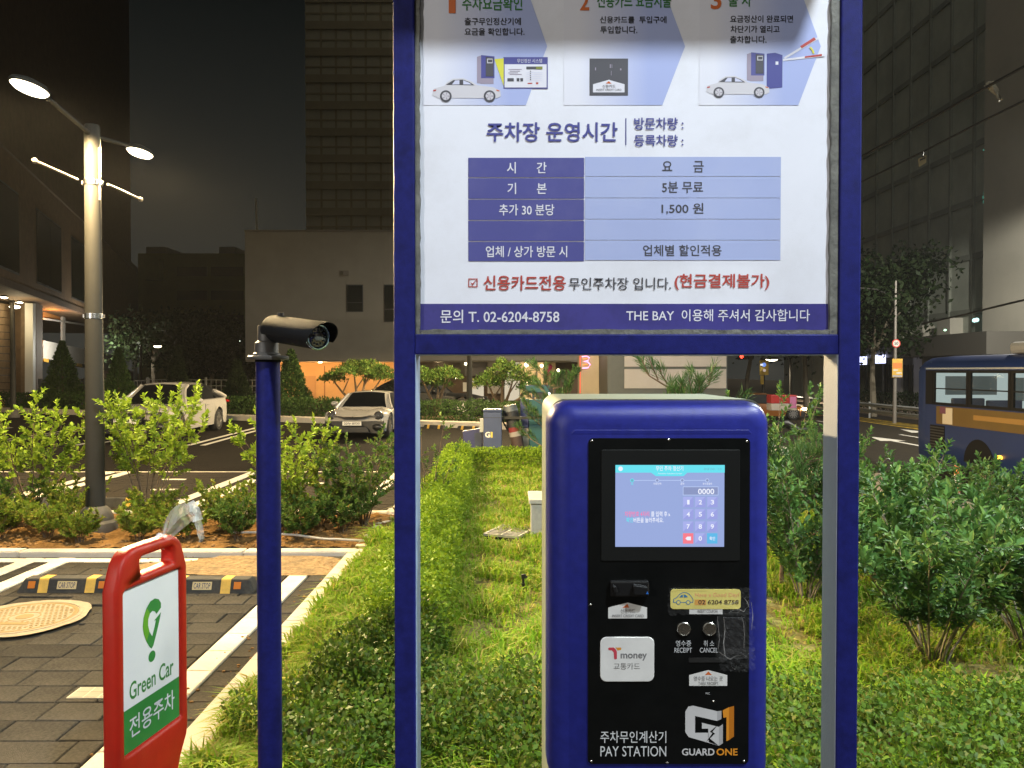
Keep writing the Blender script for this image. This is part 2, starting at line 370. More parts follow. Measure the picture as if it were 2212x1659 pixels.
def put(name, lx, ly, x, y, m, par, z=0.0, rot=0.0, tilt=0.004):
    k = (round(lx, 3), round(ly, 3), m.name)
    if k not in PME: PME[k] = paver_mesh(lx, ly, name); PME[k].materials.append(m)
    o = bpy.data.objects.new(name, PME[k]); COL.objects.link(o); o.parent = par
    o.location = (x, y, z); o.rotation_euler = (random.uniform(-tilt, tilt), random.uniform(-tilt, tilt), rot)
    return o
white = [(-1.80, -1.645, 2.4, 6.2), (-3.99, -3.84, 2.4, 6.75), (-4.28, -4.13, 2.4, 6.75), (-6.1, -1.95, 6.60, 6.73)]
def in_white(x0, x1, y0, y1):
    return any(x1 > a + .01 and x0 < b - .01 and y1 > c + .01 and y0 < d - .01 for a, b, c, d in white)
MHC, MHR = Vector((-3.25, 5.1)), 0.44
stuff = MB(); npv = 0; cells = []
y = PY0
while y < PY1 - .05:
    for xa, xb in ((-6.2, -4.28), (-4.12, -4.0), (-3.82, -1.81), (-1.635, -1.465)):
        x = xa; off = random.random() * .15
        while x < xb - .02:
            L = random.choice((.2, .2, .3, .3, .4)); 
            if x == xa: L = max(.1, L - off)
            if xb - (x + L) < .09: L = xb - x
            cells.append((x, x + L, y, y + .2)); x += L
    y += .2
cells.sort(key=lambda c: (c[2] + (0 if c[0] > -4.4 else 3) ))
for x0, x1, y0, y1 in cells:
    cx, cy_ = (x0 + x1) / 2, (y0 + y1) / 2
    if in_white(x0, x1, y0, y1) and y0 > 6.6: continue
    dx_, dy_ = cx - MHC.x, cy_ - MHC.y
    if math.hypot(dx_, dy_) < MHR + .02: continue
    m_ = random.choice((M_pav, M_pav, M_pav2, M_pav3)); L = round((x1 - x0) / .02) * .02
    if npv < 295 and cx > -4.9: put('paver', L, .2, cx, cy_, m_, bay, random.uniform(-.0035, .0025)); npv += 1
    else: stuff.box(x0 + .003, x1 - .003, y0 + .003, y1 - .003, -.05, random.uniform(-.0035, .002))
o = part('paver', stuff, M_pav, bay, kind='stuff', bevel=0)
for a, b, c, d in white[:3]:
    y = c
    while y < d - .05: put('white_paver', b - a, .3, (a + b) / 2, min(y + .15, d - .15), M_wpav, bay, .001); y += .3
x = -6.1
while x < -2.0: put('white_paver', .4, .13, x + .2, 6.665, M_wpav, bay, .0015); x += .4
# sand washed over the far corner
mb = MB(); N_ = 26
rng = np.random.default_rng(3)
def patch(cx, cy_, rx, ry, z, seed, n=40, clip=None, namp=.1):
    m_ = MB(); c = Vector((cx, cy_, z + .004)); ring = []
    for i in range(n):
        a = 2*math.pi*i/n; q = 1 + namp * 2.8 * noise.noise(Vector((math.cos(a)*1.7 + seed, math.sin(a)*1.7, seed))) + namp * noise.noise(Vector((math.cos(a)*7, math.sin(a)*7, seed)))
        p = Vector((cx + rx*q*math.cos(a), cy_ + ry*q*math.sin(a), z))
        if clip: p.x = min(p.x, clip[0]); p.y = min(p.y, clip[1])
        ring.append(p)
    for i in range(n): m_.add([c, ring[i], ring[(i+1) % n]], [(0, 1, 2)])
    return m_
part('sand_patch', patch(-2.15, 6.50, .95, .34, .004, 1.3, clip=(-1.465, 6.815), namp=.16), M_sand, bay)
# second bay of pavers beyond the planted bed: too far to pick apart one by one
st = MB(); y = 8.85
mb_line = [(-6.60, -6.44), (-6.30, -6.14), (-4.26, -4.10), (-3.96, -3.80), (-1.9, -1.74)]
while y < 12.4:
    x = -12 - random.random() * .2
    while x < -1.25:
        L = random.choice((.2, .3, .4)); st.box(x + .003, min(x + L, -1.22) - .003, y + .003, y + .197, -.05, random.uniform(-.004, .002)); x += L
    y += .2
part('paver', st, mat('grey_paver_far', (0.042, 0.036, 0.029), 0.88, var=0.3, scale=30, bump=0.5, bscale=200, dirt=(0.055, 0.045, 0.033), dscale=1.2, damt=0.4, spec=.06), bay, kind='stuff')
for a, b in mb_line: part('stall_line', MB().box(a, b, 9.0, 12.44, -.02, .006), M_wpav, bay)
for cx, cy_ in ((-2.9, 9.9), (-5.0, 10.6), (-3.1, 11.2), (-5.3, 11.6)): part('stall_mark', MB().box(cx, cx + .35, cy_, cy_ + .07, -.02, .005), M_wpav, bay)
# kerb stones: along the lawn, along the planted bed (both sides), far kerb
kb = bpy.data.objects.new('kerb_edging', None); kb.name = 'kerb'; COL.objects.link(kb); kb['kind'] = 'structure'
def stone(lx, ly, h, x, y, z0, rot=0):
    k = ('k', round(lx, 2), round(ly, 2), round(h, 2))
    if k not in PME:
        m_ = MB().box(-lx/2 + .003, lx/2 - .003, -ly/2 + .003, ly/2 - .003, 0, h); bm = bmesh.new(); me = bpy.data.meshes.new('kerb_stone'); me.from_pydata(m_.v, [], m_.f)
        bm.from_mesh(me); bmesh.ops.bevel(bm, geom=[e for e in bm.edges], offset=.008, segments=2, affect='EDGES'); bm.to_mesh(me); bm.free(); me.materials.append(M_gran); PME[k] = me
    o = bpy.data.objects.new('kerb_stone', PME[k]); COL.objects.link(o); o.parent = kb; o.location = (x, y, z0); o.rotation_euler = (random.uniform(-.004, .004), 0, rot)
    return o
y = 2.9
for i in range(5):
    L = 1.0 if i < 4 else .1 
    if i < 4: stone(.17, L, .25, -1.375, y + L/2, -.20 + random.uniform(-.003, .003)); y += L
x = -12.4
while x < -1.3: L = min(1.0, -1.265 - x); stone(L, .15, .29, x + L/2, 6.90, -.255 + random.uniform(-.003, .003)); x += L
x = -12.4
while x < -1.3: L = min(1.0, -1.265 - x); stone(L, .15, .25, x + L/2, 8.72, -.20); x += L
y = 7.06
while y < 13.0: stone(.17, 1.0, .23, -1.375 + .35 * max(0, y - 8.7) / 4, y + .5, -.20); y += 1.0
# far kerb, slanted
FA, FB = Vector((-22, 31.5)), Vector((3.0, 20.4)); fd = (FB - FA).normalized(); fn = Vector((-fd.y, fd.x)); frot = math.atan2(fd.y, fd.x)
L_ = (FB - FA).length; i = 0.0
while i < L_ - .5: p = FA + fd * (i + .5); stone(1.0, .55, .36, p.x, p.y, -.2, frot); i += 1.0
# soil of the planted bed: lumpy sheet
def lumpy(name, x0, x1, y0, y1, z, amp, m, nx, ny, kind='structure', sc_=6.0, zf=None):
    V = []; Fc = []
    for j in range(ny + 1):
        for i in range(nx + 1):
            x = x0 + (x1 - x0) * i / nx; y = y0 + (y1 - y0) * j / ny
            V.append((x, y, z + amp * (noise.noise(Vector((x*sc_, y*sc_, 0))) + .5 * noise.noise(Vector((x*sc_*3, y*sc_*3, 2)))) + (zf(x, y) if zf else 0)))
    for j in range(ny):
        for i in range(nx): a = j*(nx+1)+i; Fc.append((a, a+1, a+nx+2, a+nx+1))
    m_ = MB(); m_.add(V, Fc); return part(name, m_, m, kind=kind, smooth=True)
lumpy('planting_bed', -12.4, -1.26, 6.98, 8.65, 0.035, 0.03, M_soil, 260, 40)
LAWNZ = lambda x, y: -0.9 * max(0, min(1, (x - 3.2) / 4.0)) * (max(0, min(1, (x - 3.2) / 4.0)))
lumpy('lawn_ground', -1.265, 6.6, 2.9, 14.2, 0.04, 0.02, M_lawn, 160, 140, zf=LAWNZ)
lumpy('far_bed', -30, 1.5, 0, 1, -5, 0, M_earth, 2, 2) if False else None
mb = MB(); q = [FA + fn * .28, FB + fn * .28, FB + fn * 3.2, FA + fn * 3.2]
mb.poly([(p.x, p.y, .12) for p in q]); part('far_planting_bed', mb, M_earth, kind='structure')
# ================================================================ notice board on a blue frame
M_blue = mat('blue_paint', (0.010, 0.0125, 0.115), 0.5, var=0.22, scale=45, bump=0.14, bscale=500, dirt=(0.006, 0.007, 0.05), dscale=16, damt=0.75, spec=.14)
M_blue2 = mat('blue_housing', (0.014, 0.018, 0.165), 0.36, var=0.16, scale=40, bump=0.10, bscale=700, dirt=(0.026, 0.028, 0.11), dscale=4, damt=0.35, spec=.22)
M_trim = mat('worn_trim', (0.13, 0.13, 0.115), 0.65, var=0.4, scale=30, bump=0.3, bscale=90, dirt=(0.04, 0.04, 0.035), dscale=12, damt=0.8)
M_panel = mat('white_panel', (0.72, 0.735, 0.82), 0.35, var=0.03, scale=4, dirt=(0.56, 0.56, 0.60), dscale=4.5, damt=0.5)
M_pblue = mat('print_blue', (0.075, 0.078, 0.27), 0.35, var=0.06, scale=6, dirt=(0.16, 0.16, 0.33), dscale=5, damt=0.4)
M_plight = mat('print_light_blue', (0.36, 0.42, 0.68), 0.35, var=0.04, scale=4, dirt=(0.42, 0.46, 0.62), dscale=4, damt=0.4)
M_pband = mat('print_navy_band', (0.050, 0.045, 0.22), 0.35, var=0.1, scale=8, dirt=(0.03, 0.028, 0.10), dscale=14, damt=0.6)
M_ptitle = mat('print_title', (0.065, 0.07, 0.27), 0.4); M_pblack = mat('print_black', (0.02, 0.02, 0.025), 0.4); M_pgrey = mat('print_grey', (0.06, 0.06, 0.075), 0.4)
M_pred = mat('print_red', (0.42, 0.06, 0.05), 0.4); M_pgreen = mat('print_green', (0.03, 0.16, 0.03), 0.4); M_porange = mat('print_orange', (0.55, 0.13, 0.03), 0.4)
M_pwhite = mat('print_white', (0.66, 0.66, 0.74), 0.4); M_pyel = mat('print_yellow', (0.62, 0.60, 0.06), 0.4); M_pcar = mat('print_car_grey', (0.56, 0.55, 0.60), 0.4)
M_pdark = mat('print_dark_grey', (0.07, 0.07, 0.085), 0.4); M_pline = mat('print_line', (0.55, 0.57, 0.74), 0.4); M_pmauve = mat('print_mauve', (0.30, 0.26, 0.34), 0.4)
def gradmat():
    m = bpy.data.materials.new('print_fading_blue'); m.use_nodes = True; n = m.node_tree.nodes; l = m.node_tree.links; b = n['Principled BSDF']; b.inputs['Roughness'].default_value = .35
    t = n.new('ShaderNodeTexCoord'); x = n.new('ShaderNodeSeparateXYZ'); r = n.new('ShaderNodeValToRGB'); l.new(t.outputs['Generated'], x.inputs[0]); l.new(x.outputs[0], r.inputs[0]); l.new(r.outputs[0], b.inputs['Base Color'])
    r.color_ramp.elements[0].color = (.68, .69, .78, 1); r.color_ramp.elements[1].color = (.36, .42, .70, 1); r.color_ramp.elements[0].position = .12; r.color_ramp.elements[1].position = .7; return m
M_pfade = gradmat()
YS = 1.83
def SF(u, v): return S(u, v, YS)
board = thing('notice_board', 'white parking tariff notice in a tall dark blue steel frame around the pay machine', 'notice board', S(1354, 800, YS) * 1.0 - Vector((0, 0, H)))
wp = lambda n, mb, m, par=board, **k: part(n, mb, m, par, world=True, **k)
s_ = YS / F
def bx(u0, u1, v0, v1, y0, y1):            # box from sign-plane pixels
    a, b = SF(u0, v1), SF(u1, v0); return MB().box(a.x, b.x, y0, y1, a.z, b.z)
ZT = SF(0, -300).z
for u0, u1 in ((850.5, 896.5), (1812, 1858.5)):
    a, b = SF(u0, 0), SF(u1, 0); wp('post', MB().box(a.x, b.x, YS, YS + .088, -.05, ZT), M_blue, bevel=.004)
M_inner = mat('pale_inner_face', (0.22, 0.24, 0.30), 0.5, var=.06, scale=20, bump=.1, bscale=200, dirt=(.22, .23, .27), dscale=6, damt=.5)
a_ = SF(896.5, 0).x; b_ = SF(1812, 0).x; zc_ = SF(0, 766.3).z
wp('inner_lining', MB().box(a_ - .001, a_ + .0015, YS + .004, YS + .086, -.05, zc_), mat('cool_lit_inner_face', (0.30, 0.40, 0.60), 0.5, var=.05, scale=20, bump=.1, bscale=200)); wp('inner_lining', MB().box(b_ - .0015, b_ + .001, YS + .004, YS + .086, -.05, zc_), M_inner)  # left lining coloured bluer in place of cool light from the right
wp('inner_lining', MB().box(a_ + .0016, b_ - .0016, YS + .004, YS + .074, zc_ - .001, zc_ + .0012), M_inner)
wp('crossbar', bx(896.5, 1812, 722, 766, YS + .0015, YS + .075), M_blue, bevel=.003)
wp('crossbar', bx(896.5, 1812, -300, -262, YS + .0015, YS + .075), M_blue, bevel=.003)
a, b = SF(835, 0), SF(1873, 0)
wp('assumed_hood', MB().box(a.x, b.x, YS - .335, YS + .12, ZT + .001, ZT + .035), M_blue, bevel=.004)  # assumed hood above the view, set deep enough to shade the panel top
pan = wp('panel', bx(905.5, 1796.5, -258, 712.5, YS + .020, YS + .032), M_panel)
YP = YS + .0195
def SP(u, v): p = S(u, v, YS); p.y = YP; return p
def SPz(k): return lambda u, v: Vector((SP(u, v).x, YP - .0004 * k, SP(u, v).z))
# ragged edge trim around the panel
def ragged(name, side):
    m_ = MB(); rg = random.Random(side)
    if side in (0, 1):
        u0, u1 = ((897, 907), (1795, 1811.5))[side]; vs_ = list(range(-258, 722, 14)) + [722]; inner = [rg.uniform(-1.6, 1.2) for _ in vs_]
        for i in range(len(vs_) - 1):
            ua = (u1 + inner[i], u1 + inner[i+1]) if side == 0 else (u0 + inner[i], u0 + inner[i+1]); o_ = u0 if side == 0 else u1
            pts = [(o_, vs_[i+1]), (ua[1], vs_[i+1]), (ua[0], vs_[i]), (o_, vs_[i])]
            if side == 1: pts = pts[::-1]
            m_.slab([(SP(*p).x, YS + .008, SP(*p).z) for p in pts], (0, .018, 0))
    else:
        us = list(range(897, 1812, 20)) + [1811]; inner = [rg.uniform(-1.5, 1.0) for _ in us]
        for i in range(len(us) - 1):
            pts = [(us[i], 721.5), (us[i+1], 721.5), (us[i+1], 712 + inner[i+1]), (us[i], 712 + inner[i])]
            m_.slab([(SP(*p).x, YS + .009, SP(*p).z) for p in pts], (0, .017, 0))
    return wp(name, m_, M_trim)
for k in range(3): ragged('retaining_trim', k)
wp('back_sheet', bx(897, 1811, -261, 721, YS + .034, YS + .06), M_trim)
def pr(name, pts, m, k=1, uvf=None): return part(name, MB().poly([SPz(k)(u, v) for u, v in pts]), m, pan, world=True)
def prr(name, u0, v0, u1, v1, m, k=1): return pr(name, [(u0, v1), (u1, v1), (u1, v0), (u0, v0)], m, k)
def tx(body, u0, v0, u1, v1, m, b=.012, k=4): return letters(pan, body, (u0, v0, u1, v1), m, SPz(k), b)
for u0, ua, ue in ((912, 1182, 1136), (1218, 1481, 1432), (1512, 1775, 1727)):
    pr('printed_arrow', [(u0, 225), (ue, 225), (ua, 98), (ue, -31), (u0, -31)], M_pfade)
tx('1', 969, -17, 984, 27.5, M_porange, .02); tx('주차요금확인', 998, -9, 1128, 21.5, M_pgreen, .014)
tx('출구무인정산기에', 1003, 37, 1125, 53, M_pblack); tx('요금을 확인합니다.', 1003, 59, 1133, 75, M_pblack)
tx('2', 1253, -17, 1273, 21.5, M_porange, .02); tx('신용카드 요금지불', 1290, -14, 1450, 15.5, M_pgreen, .014)
tx('신용카드를  투입구에', 1296, 34, 1440, 49, M_pblack); tx('투입합니다.', 1297, 55, 1377, 71, M_pblack)
tx('3', 1536, -22, 1559, 19, M_porange, .02); tx('출 차', 1574, -16, 1624, 13.5, M_pgreen, .014)
tx('요금정산이 완료되면', 1578, 32, 1714, 47.5, M_pblack); tx('차단기가 열리고', 1579, 54, 1685, 69.5, M_pblack); tx('출차합니다.', 1578, 76, 1657, 92, M_pblack)
def printed_car(u, v, s):
    f = lambda pts: [(u + a * s, v + b * s) for a, b in pts]
    pr('printed_car', f([(0, 36), (3, 22), (26, 16), (30, 10), (44, 1), (66, 0), (84, 7), (96, 15), (130, 19), (145, 27), (146, 38), (138, 42), (14, 42)][::-1]), M_pcar, 3)
    pr('printed_glass', f([(29, 14), (45, 4), (65, 3), (79, 8), (90, 15)][::-1]), M_pdark, 4)
    pr('printed_glass', f([(42, 13.5), (49, 5), (58, 4.5), (58, 13.5)][::-1]), M_pline, 5); pr('printed_glass', f([(66, 13.5), (66, 4.5), (77, 9), (84, 13.5)][::-1]), M_pline, 5)
    for cx in (29, 122):
        part('printed_wheel', MB().poly(disc(SPz(4), u + cx*s, v + 38*s, 12.5*s)), M_pdark, pan, world=True)
        part('printed_wheel', MB().poly(disc(SPz(5), u + cx*s, v + 38*s, 8.5*s)), M_pcar, pan, world=True)
        for q in range(5):
            a_ = q * 1.257; pr('printed_spoke', f([(cx + 8*math.cos(a_ + d_), 38 + 8*math.sin(a_ + d_)) for d_ in (.15, -.15)] + [(cx, 38)]), M_pmauve, 6)
    pr('printed_lamp', f([(2, 25), (9, 24), (8, 27), (2, 28)][::-1]), M_pred, 4); pr('printed_lamp', f([(136, 24), (143, 26), (143, 28), (137, 27)][::-1]), M_porange, 4)
def printed_kiosk(u, v):
    pr('printed_kiosk', [(u, v + 60), (u + 9, v + 62), (u + 9, v + 1), (u, v + 4)], M_pmauve, 2); pr('printed_kiosk', [(u + 9, v + 50), (u + 38, v + 50), (u + 38, v + 3), (u + 9, v)], M_pblue, 2)
    pr('printed_kiosk', [(u + 9, v + 62), (u + 36, v + 62), (u + 36, v + 50), (u + 9, v + 50)], M_pmauve, 2)
    pr('printed_screen', [(u + 19, v + 46), (u + 36, v + 46), (u + 36, v + 6), (u + 19, v + 4)], M_pdark, 3); prr('printed_screen', u + 22, v + 8, u + 34, v + 18, M_pcar, 4); prr('printed_screen', u + 24, v + 10, u + 33, v + 16, M_pdark, 5)
printed_kiosk(1030, 117); printed_car(933, 167, 1.02)
pr('printed_beam', [(1068, 126), (1088, 124), (1088, 184)][::-1], M_pyel, 3)
prr('printed_display', 1087.5, 121.5, 1183.5, 189.5, M_pblue, 2); prr('printed_display', 1090, 137, 1181, 187, M_pwhite, 3); tx('무인정산 시스템', 1117, 125.5, 1171, 134, M_pwhite, 0, 4)
prr('printed_display', 1137, 142, 1172, 148, M_pdark, 4); prr('printed_display', 1158, 142, 1172, 148, mat('print_olive', (.2, .22, .05), .4), 5)
for i in range(4): prr('printed_caption', 1098 + (i % 2) * 3, 147.5 + i * 3.6, 1127 - (i % 3) * 4, 149 + i * 3.6, M_pmauve, 4)
for i in range(5): prr('printed_caption', 1145, 151 + i * 4.4, 1147, 153.4 + i * 4.4, M_pdark, 4); prr('printed_caption', 1137, 154.6 + i * 4.4, 1172, 155.1 + i * 4.4, M_pline, 4)
for u in (1096, 1116, 1124): prr('printed_caption', u, 167, u + (14 if u < 1100 else 6), 174, M_pdark, 4)
prr('printed_caption', 1140, 177, 1150, 179.5, M_pred, 4); prr('printed_caption', 1158, 176, 1163, 180, M_pred, 4)
prr('printed_reader', 1274, 124.5, 1357.5, 204.5, M_pdark, 2)
pr('printed_reader', [(1281.5, 197.5), (1350, 197.5), (1350, 180), (1316, 170.5), (1281.5, 180)], M_pwhite, 3); pr('printed_reader', [(1309, 178.5), (1322, 178.5), (1315.5, 173.5)], M_porange, 4)
tx('신용카드', 1302, 181, 1330, 188.5, M_pgrey, 0); tx('INSERT CREDIT CARD', 1289, 190, 1343, 194.5, M_pgrey, 0)
prr('printed_reader', 1318, 137, 1320, 145, M_pmauve, 3); prr('printed_reader', 1322, 137, 1323, 145, M_pmauve, 3); prr('printed_reader', 1320.5, 151, 1321.5, 161, M_pmauve, 3); prr('printed_reader', 1286, 144, 1288, 150, M_pmauve, 3); prr('printed_reader', 1340, 146, 1343, 150, M_pmauve, 3)
pr('printed_barrier', [(1658, 190), (1692, 187), (1692, 117), (1676, 112), (1658, 114)], M_ptitle, 2); prr('printed_barrier', 1677, 131, 1683, 138, M_pwhite, 3)
pr('printed_boom', [(1693, 130), (1693, 126), (1785, 114), (1785, 120)], M_pwhite, 3); pr('printed_boom', [(1740, 123.5), (1740, 120), (1777, 115), (1777, 119.5)], M_pred, 4)
pr('printed_boom', [(1697, 126), (1695, 122), (1768, 78), (1771, 82)], M_pwhite, 3); pr('printed_boom', [(1733, 103), (1730, 98), (1760, 79), (1764, 84)], M_pred, 4)
pr('printed_swing', [(1749, 101), (1754, 100), (1760, 108), (1761, 114), (1757, 114), (1755, 107)][::-1], M_pyel, 4)
printed_kiosk(1615, 111); printed_car(1527, 162, .94)
tx('주차장 운영시간', 1051, 262, 1335, 304, M_ptitle, .016); prr('printed_rule', 1352, 253, 1354.2, 311, M_ptitle, 2)
tx('방문차량 :', 1371, 252, 1478, 278, M_ptitle, .014); tx('등록차량 :', 1371, 289, 1478, 314, M_ptitle, .014)
vv = [338.5, 381.5, 428, 474, 519.5, 563.5]
for i in range(5):
    prr('table_cell', 1011, vv[i] + (1 if i else 0), 1262.5, vv[i+1] - 1, M_pblue, 2); prr('table_cell', 1264.5, vv[i] - 2, 1690, vv[i+1] - 3.2, M_plight, 2)
for body, u0, u1, i, c in (('시      간', 1095, 1181, 0, 0), ('기      본', 1096, 1181, 1, 0), ('추가 30 분당', 1078, 1198, 2, 0), ('업체 / 상가 방문 시', 1049, 1226, 4, 0),
                        ('요      금', 1432, 1522, 0, 1), ('5분 무료', 1432, 1521, 1, 1), ('1,500 원', 1431, 1522, 2, 1), ('업체별 할인적용', 1391, 1562, 4, 1)):
    c_ = (vv[i] + vv[i+1]) / 2 - (2.5 if c else 0); tx(body, u0, c_ - 12, u1, c_ + 12.5, M_pgrey if c else M_pwhite, .012)
m_ = MB()
for a, b, c, d in ((1011, 600, 1013, 619), (1029, 600, 1031, 619), (1013, 600, 1029, 602), (1013, 617, 1029, 619)): m_.poly([SPz(3)(u, v) for u, v in ((a, d), (c, d), (c, b), (a, b))])
m_.poly([SPz(4)(u, v) for u, v in ((1015, 608), (1020, 616), (1031, 600), (1020, 611))]); part('printed_tick_box', m_, M_pred, pan, world=True)
tx('신용카드전용', 1044, 593.5, 1223, 626, M_pred, .016); tx('무인주차장 입니다.', 1230, 598, 1452, 625, M_pgrey, .006); tx('(현금결제불가)', 1460, 590, 1666, 625, M_pred, .016)
prr('printed_band', 906, 655, 1796, 712, M_pband, 2); tx('문의 T. 02-6204-8758', 950, 668, 1209, 697, M_pwhite, .010); tx('THE BAY  이용해 주셔서 감사합니다', 1355, 667, 1755, 693, M_pwhite, .006)
m_ = MB()
for u, v in ((907.5, 715.5), (1801, 716)): m_.poly([(p.x, YS + .0075, p.z) for p in disc(SF, u, v, 2.6, 10)])
wp('rivet', m_, M_pdark)

# ================================================================ pay machine
YM = 1.82
M_body = mat('beige_cabinet', (0.21, 0.25, 0.225), 0.45, var=0.06, scale=12, bump=0.15, bscale=400, dirt=(0.25, 0.22, 0.16), dscale=10, damt=0.5)
M_blackp = mat('black_panel', (0.0035, 0.004, 0.0042), 0.32, var=0.2, scale=30, dirt=(0.007, 0.007, 0.007), dscale=6, damt=0.6, spec=.16)
M_bezel = mat('screen_bezel', (0.008, 0.0085, 0.0085), 0.5, bump=0.05, bscale=600, spec=.15)
M_steel = mat('brushed_steel', (0.62, 0.60, 0.56), 0.24, metal=1.0, bump=0.05, bscale=300)
M_label = mat('pale_label', (0.60, 0.60, 0.60), 0.5, var=0.05, scale=20); M_ltext = mat('label_text', (0.16, 0.16, 0.17), 0.5); M_ptext = mat('panel_text', (0.55, 0.57, 0.60), 0.5)
pay = thing('pay_station', 'blue and black card pay machine with a lit touch screen, standing between the blue posts', 'pay machine', Vector((S(1415, 800, 2.1).x, 2.1, 0)))
pp = lambda n, mb, m, par=pay, **k: part(n, mb, m, par, world=True, **k)
def SM(u, v): return S(u, v, YM)
def outline(u0, u1, v0, v1, r, Y, y, n=8): return [Vector((p.x, y, p.z)) for p in rrect(lambda u, v: S(u, v, Y), u0, v0, u1, v1, r, n)]
zb = -.02
def loft(name, rings, m, par=pay, smooth=True, bevel=0):
    m_ = MB(); n = len(rings[0]); vs_ = [p for r_ in rings for p in r_]
    fs = [(i*n + j, i*n + (j+1) % n, (i+1)*n + (j+1) % n, (i+1)*n + j) for i in range(len(rings) - 1) for j in range(n)]
    fs += [tuple(range(n - 1, -1, -1)), tuple(range((len(rings) - 1) * n, len(rings) * n))]
    m_.add(vs_, fs); return pp(name, m_, m, par, smooth=smooth, bevel=bevel)
VB = 2450
# rear cabinet (pale), gap, front housing (blue) with rolled edges, then the black face
loft('cabinet', [outline(1186, 1648, 862.5, VB, 34, 1.945, 1.945), outline(1186, 1648, 862.5, VB, 34, 1.945, 2.40)], M_body)
loft('gasket', [outline(1187, 1649, 866, VB, 36, 1.93, 1.925), outline(1187, 1649, 866, VB, 36, 1.93, 1.947)], mat('gasket', (.008, .008, .009), .7))
hs = []
for dy, ins in ((.927, 0), (.905, -2.5), (.865, -1.5), (.845, 3), (.832, 12), (.824, 26), (.8205, 37)):
    Y_ = 1 + dy; k_ = YM / Y_
    hs.append(outline(1184 + ins * 1.15, 1660 - ins * .92, 869 + ins * 1.0, 1700, max(46 - ins * .55, 20), YM + .03, Y_))
hs = hs[::-1]
loft('front_housing', hs, M_blue2)
pp('crease', MB().slab([SM(1228, 941) , SM(1632, 941), SM(1620, 926), SM(1240, 926)], (0, .03, 0)), M_blue2, bevel=.004)
loft('lower_base', [outline(1212, 1640, 1640, VB, 6, YM + .03, 1.862), outline(1212, 1640, 1640, VB, 6, YM + .03, 1.93)], M_body)
FP = YM - .004
def SB(k): return lambda u, v: Vector((SM(u, v).x, FP - .0004 * k, SM(u, v).z))
face = pp('face_panel', MB().slab(rrect(SB(0), 1271, 946.5, 1620, 1656, 10), (0, .006, 0)), M_blackp)
pp('screen_bezel', MB().slab(rrect(lambda u, v: SB(0)(u, v) - Vector((0, .003, 0)), 1299, 971, 1598, 1212, 3), (0, .0028, 0)), M_bezel, bevel=.0012)
for u, v in ((1278.6, 952), (1444.7, 950), (1612.8, 953.6), (1276.3, 1308), (1279, 1650), (1444, 1653), (1610, 1650)):
    c = SB(1)(u, v); pp('screw', MB().ball(c, (.0034, .0022, .0034), 10, 5), M_steel, smooth=True)
YD = FP - .0034
def SD(k): return lambda u, v: Vector((SM(u, v).x, YD - .0002 * k, SM(u, v).z))
E_bg = emat('screen_glow', (.30, .385, .70), 1.0); E_cy = emat('screen_cyan', (.12, .74, .86), 1.0); E_key = emat('screen_key', (.31, .34, .74), 1.0); E_key2 = emat('screen_key_sheen', (.38, .42, .82), 1.0)
E_wh = emat('screen_white', (.85, .88, 1.0), 1.0); E_red = emat('screen_red', (.92, .19, .25), 1.0); E_blu = emat('screen_blue_key', (.10, .47, .80), 1.0); E_pink = emat('screen_pink', (.90, .20, .42), 1.0); E_ln = emat('screen_line', (.50, .62, .92), 1.0); E_nb = emat('screen_number_field', (.24, .29, .52), 1.0); E_dim = emat('screen_dim', (.15, .42, .55), 1.0)
scr = pp('screen', MB().poly(rect(SD(0), 1329, 1004, 1564, 1181)), E_bg)
def sd(name, pts, m, k): return part(name, MB().poly([SD(k)(u, v) for u, v in pts]), m, scr, world=True)
def sdr(name, u0, v0, u1, v1, m, k): return sd(name, [(u0, v1), (u1, v1), (u1, v0), (u0, v0)], m, k)
def st_(body, u0, v0, u1, v1, m, b=.012, k=5): return letters(scr, body, (u0, v0, u1, v1), m, SD(k), b)
sdr('screen_header', 1329, 1004, 1564.5, 1020.5, E_cy, 1); sd('screen_header', [(1416, 1028), (1476, 1028), (1484, 1020.5), (1406, 1020.5)], E_cy, 1)
st_('무인 주차 정산기', 1416, 1006, 1475, 1016.5, E_wh, .01); st_('Automatic Calculation System', 1420, 1021, 1472, 1024.5, E_wh, 0); st_('2018/10/01 11:01', 1519, 1010, 1558, 1015, E_dim, 0)
part('screen_icon', MB().poly(disc(SD(2), 1340, 1012, 5, 12)), E_wh, scr, world=True)
sdr('screen_steps', 1365, 1036.6, 1527, 1037.8, E_ln, 2)
for i, (u, b_) in enumerate(((1365, '홈'), (1419, '차량선택'), (1473, '결제'), (1527, '영수증출력'))):
    part('screen_steps', MB().poly(disc(SD(3), u, 1037.2, 4.2, 14)), E_ln if i else E_cy, scr, world=True); part('screen_steps', MB().poly(disc(SD(4), u, 1037.2, 2.9, 14)), E_nb if i else E_dim, scr, world=True)
    wd = (3, 8.5, 4, 10)[i]; st_(b_, u - wd, 1042, u + wd, 1047, E_cy if i == 0 else E_wh, 0)
sdr('number_field', 1474.5, 1050.5, 1551, 1069.5, E_ln, 2); sdr('number_field', 1475.6, 1051.7, 1549.9, 1068.2, E_nb, 3); st_('0000', 1507, 1055, 1542, 1067, E_wh, .02)
lab = '123456789'; cu = ((1475, 1497.5), (1501, 1523.5), (1527, 1549.5)); rv_ = ((1073, 1095.5), (1099.5, 1121.5), (1126, 1148), (1151.5, 1174))
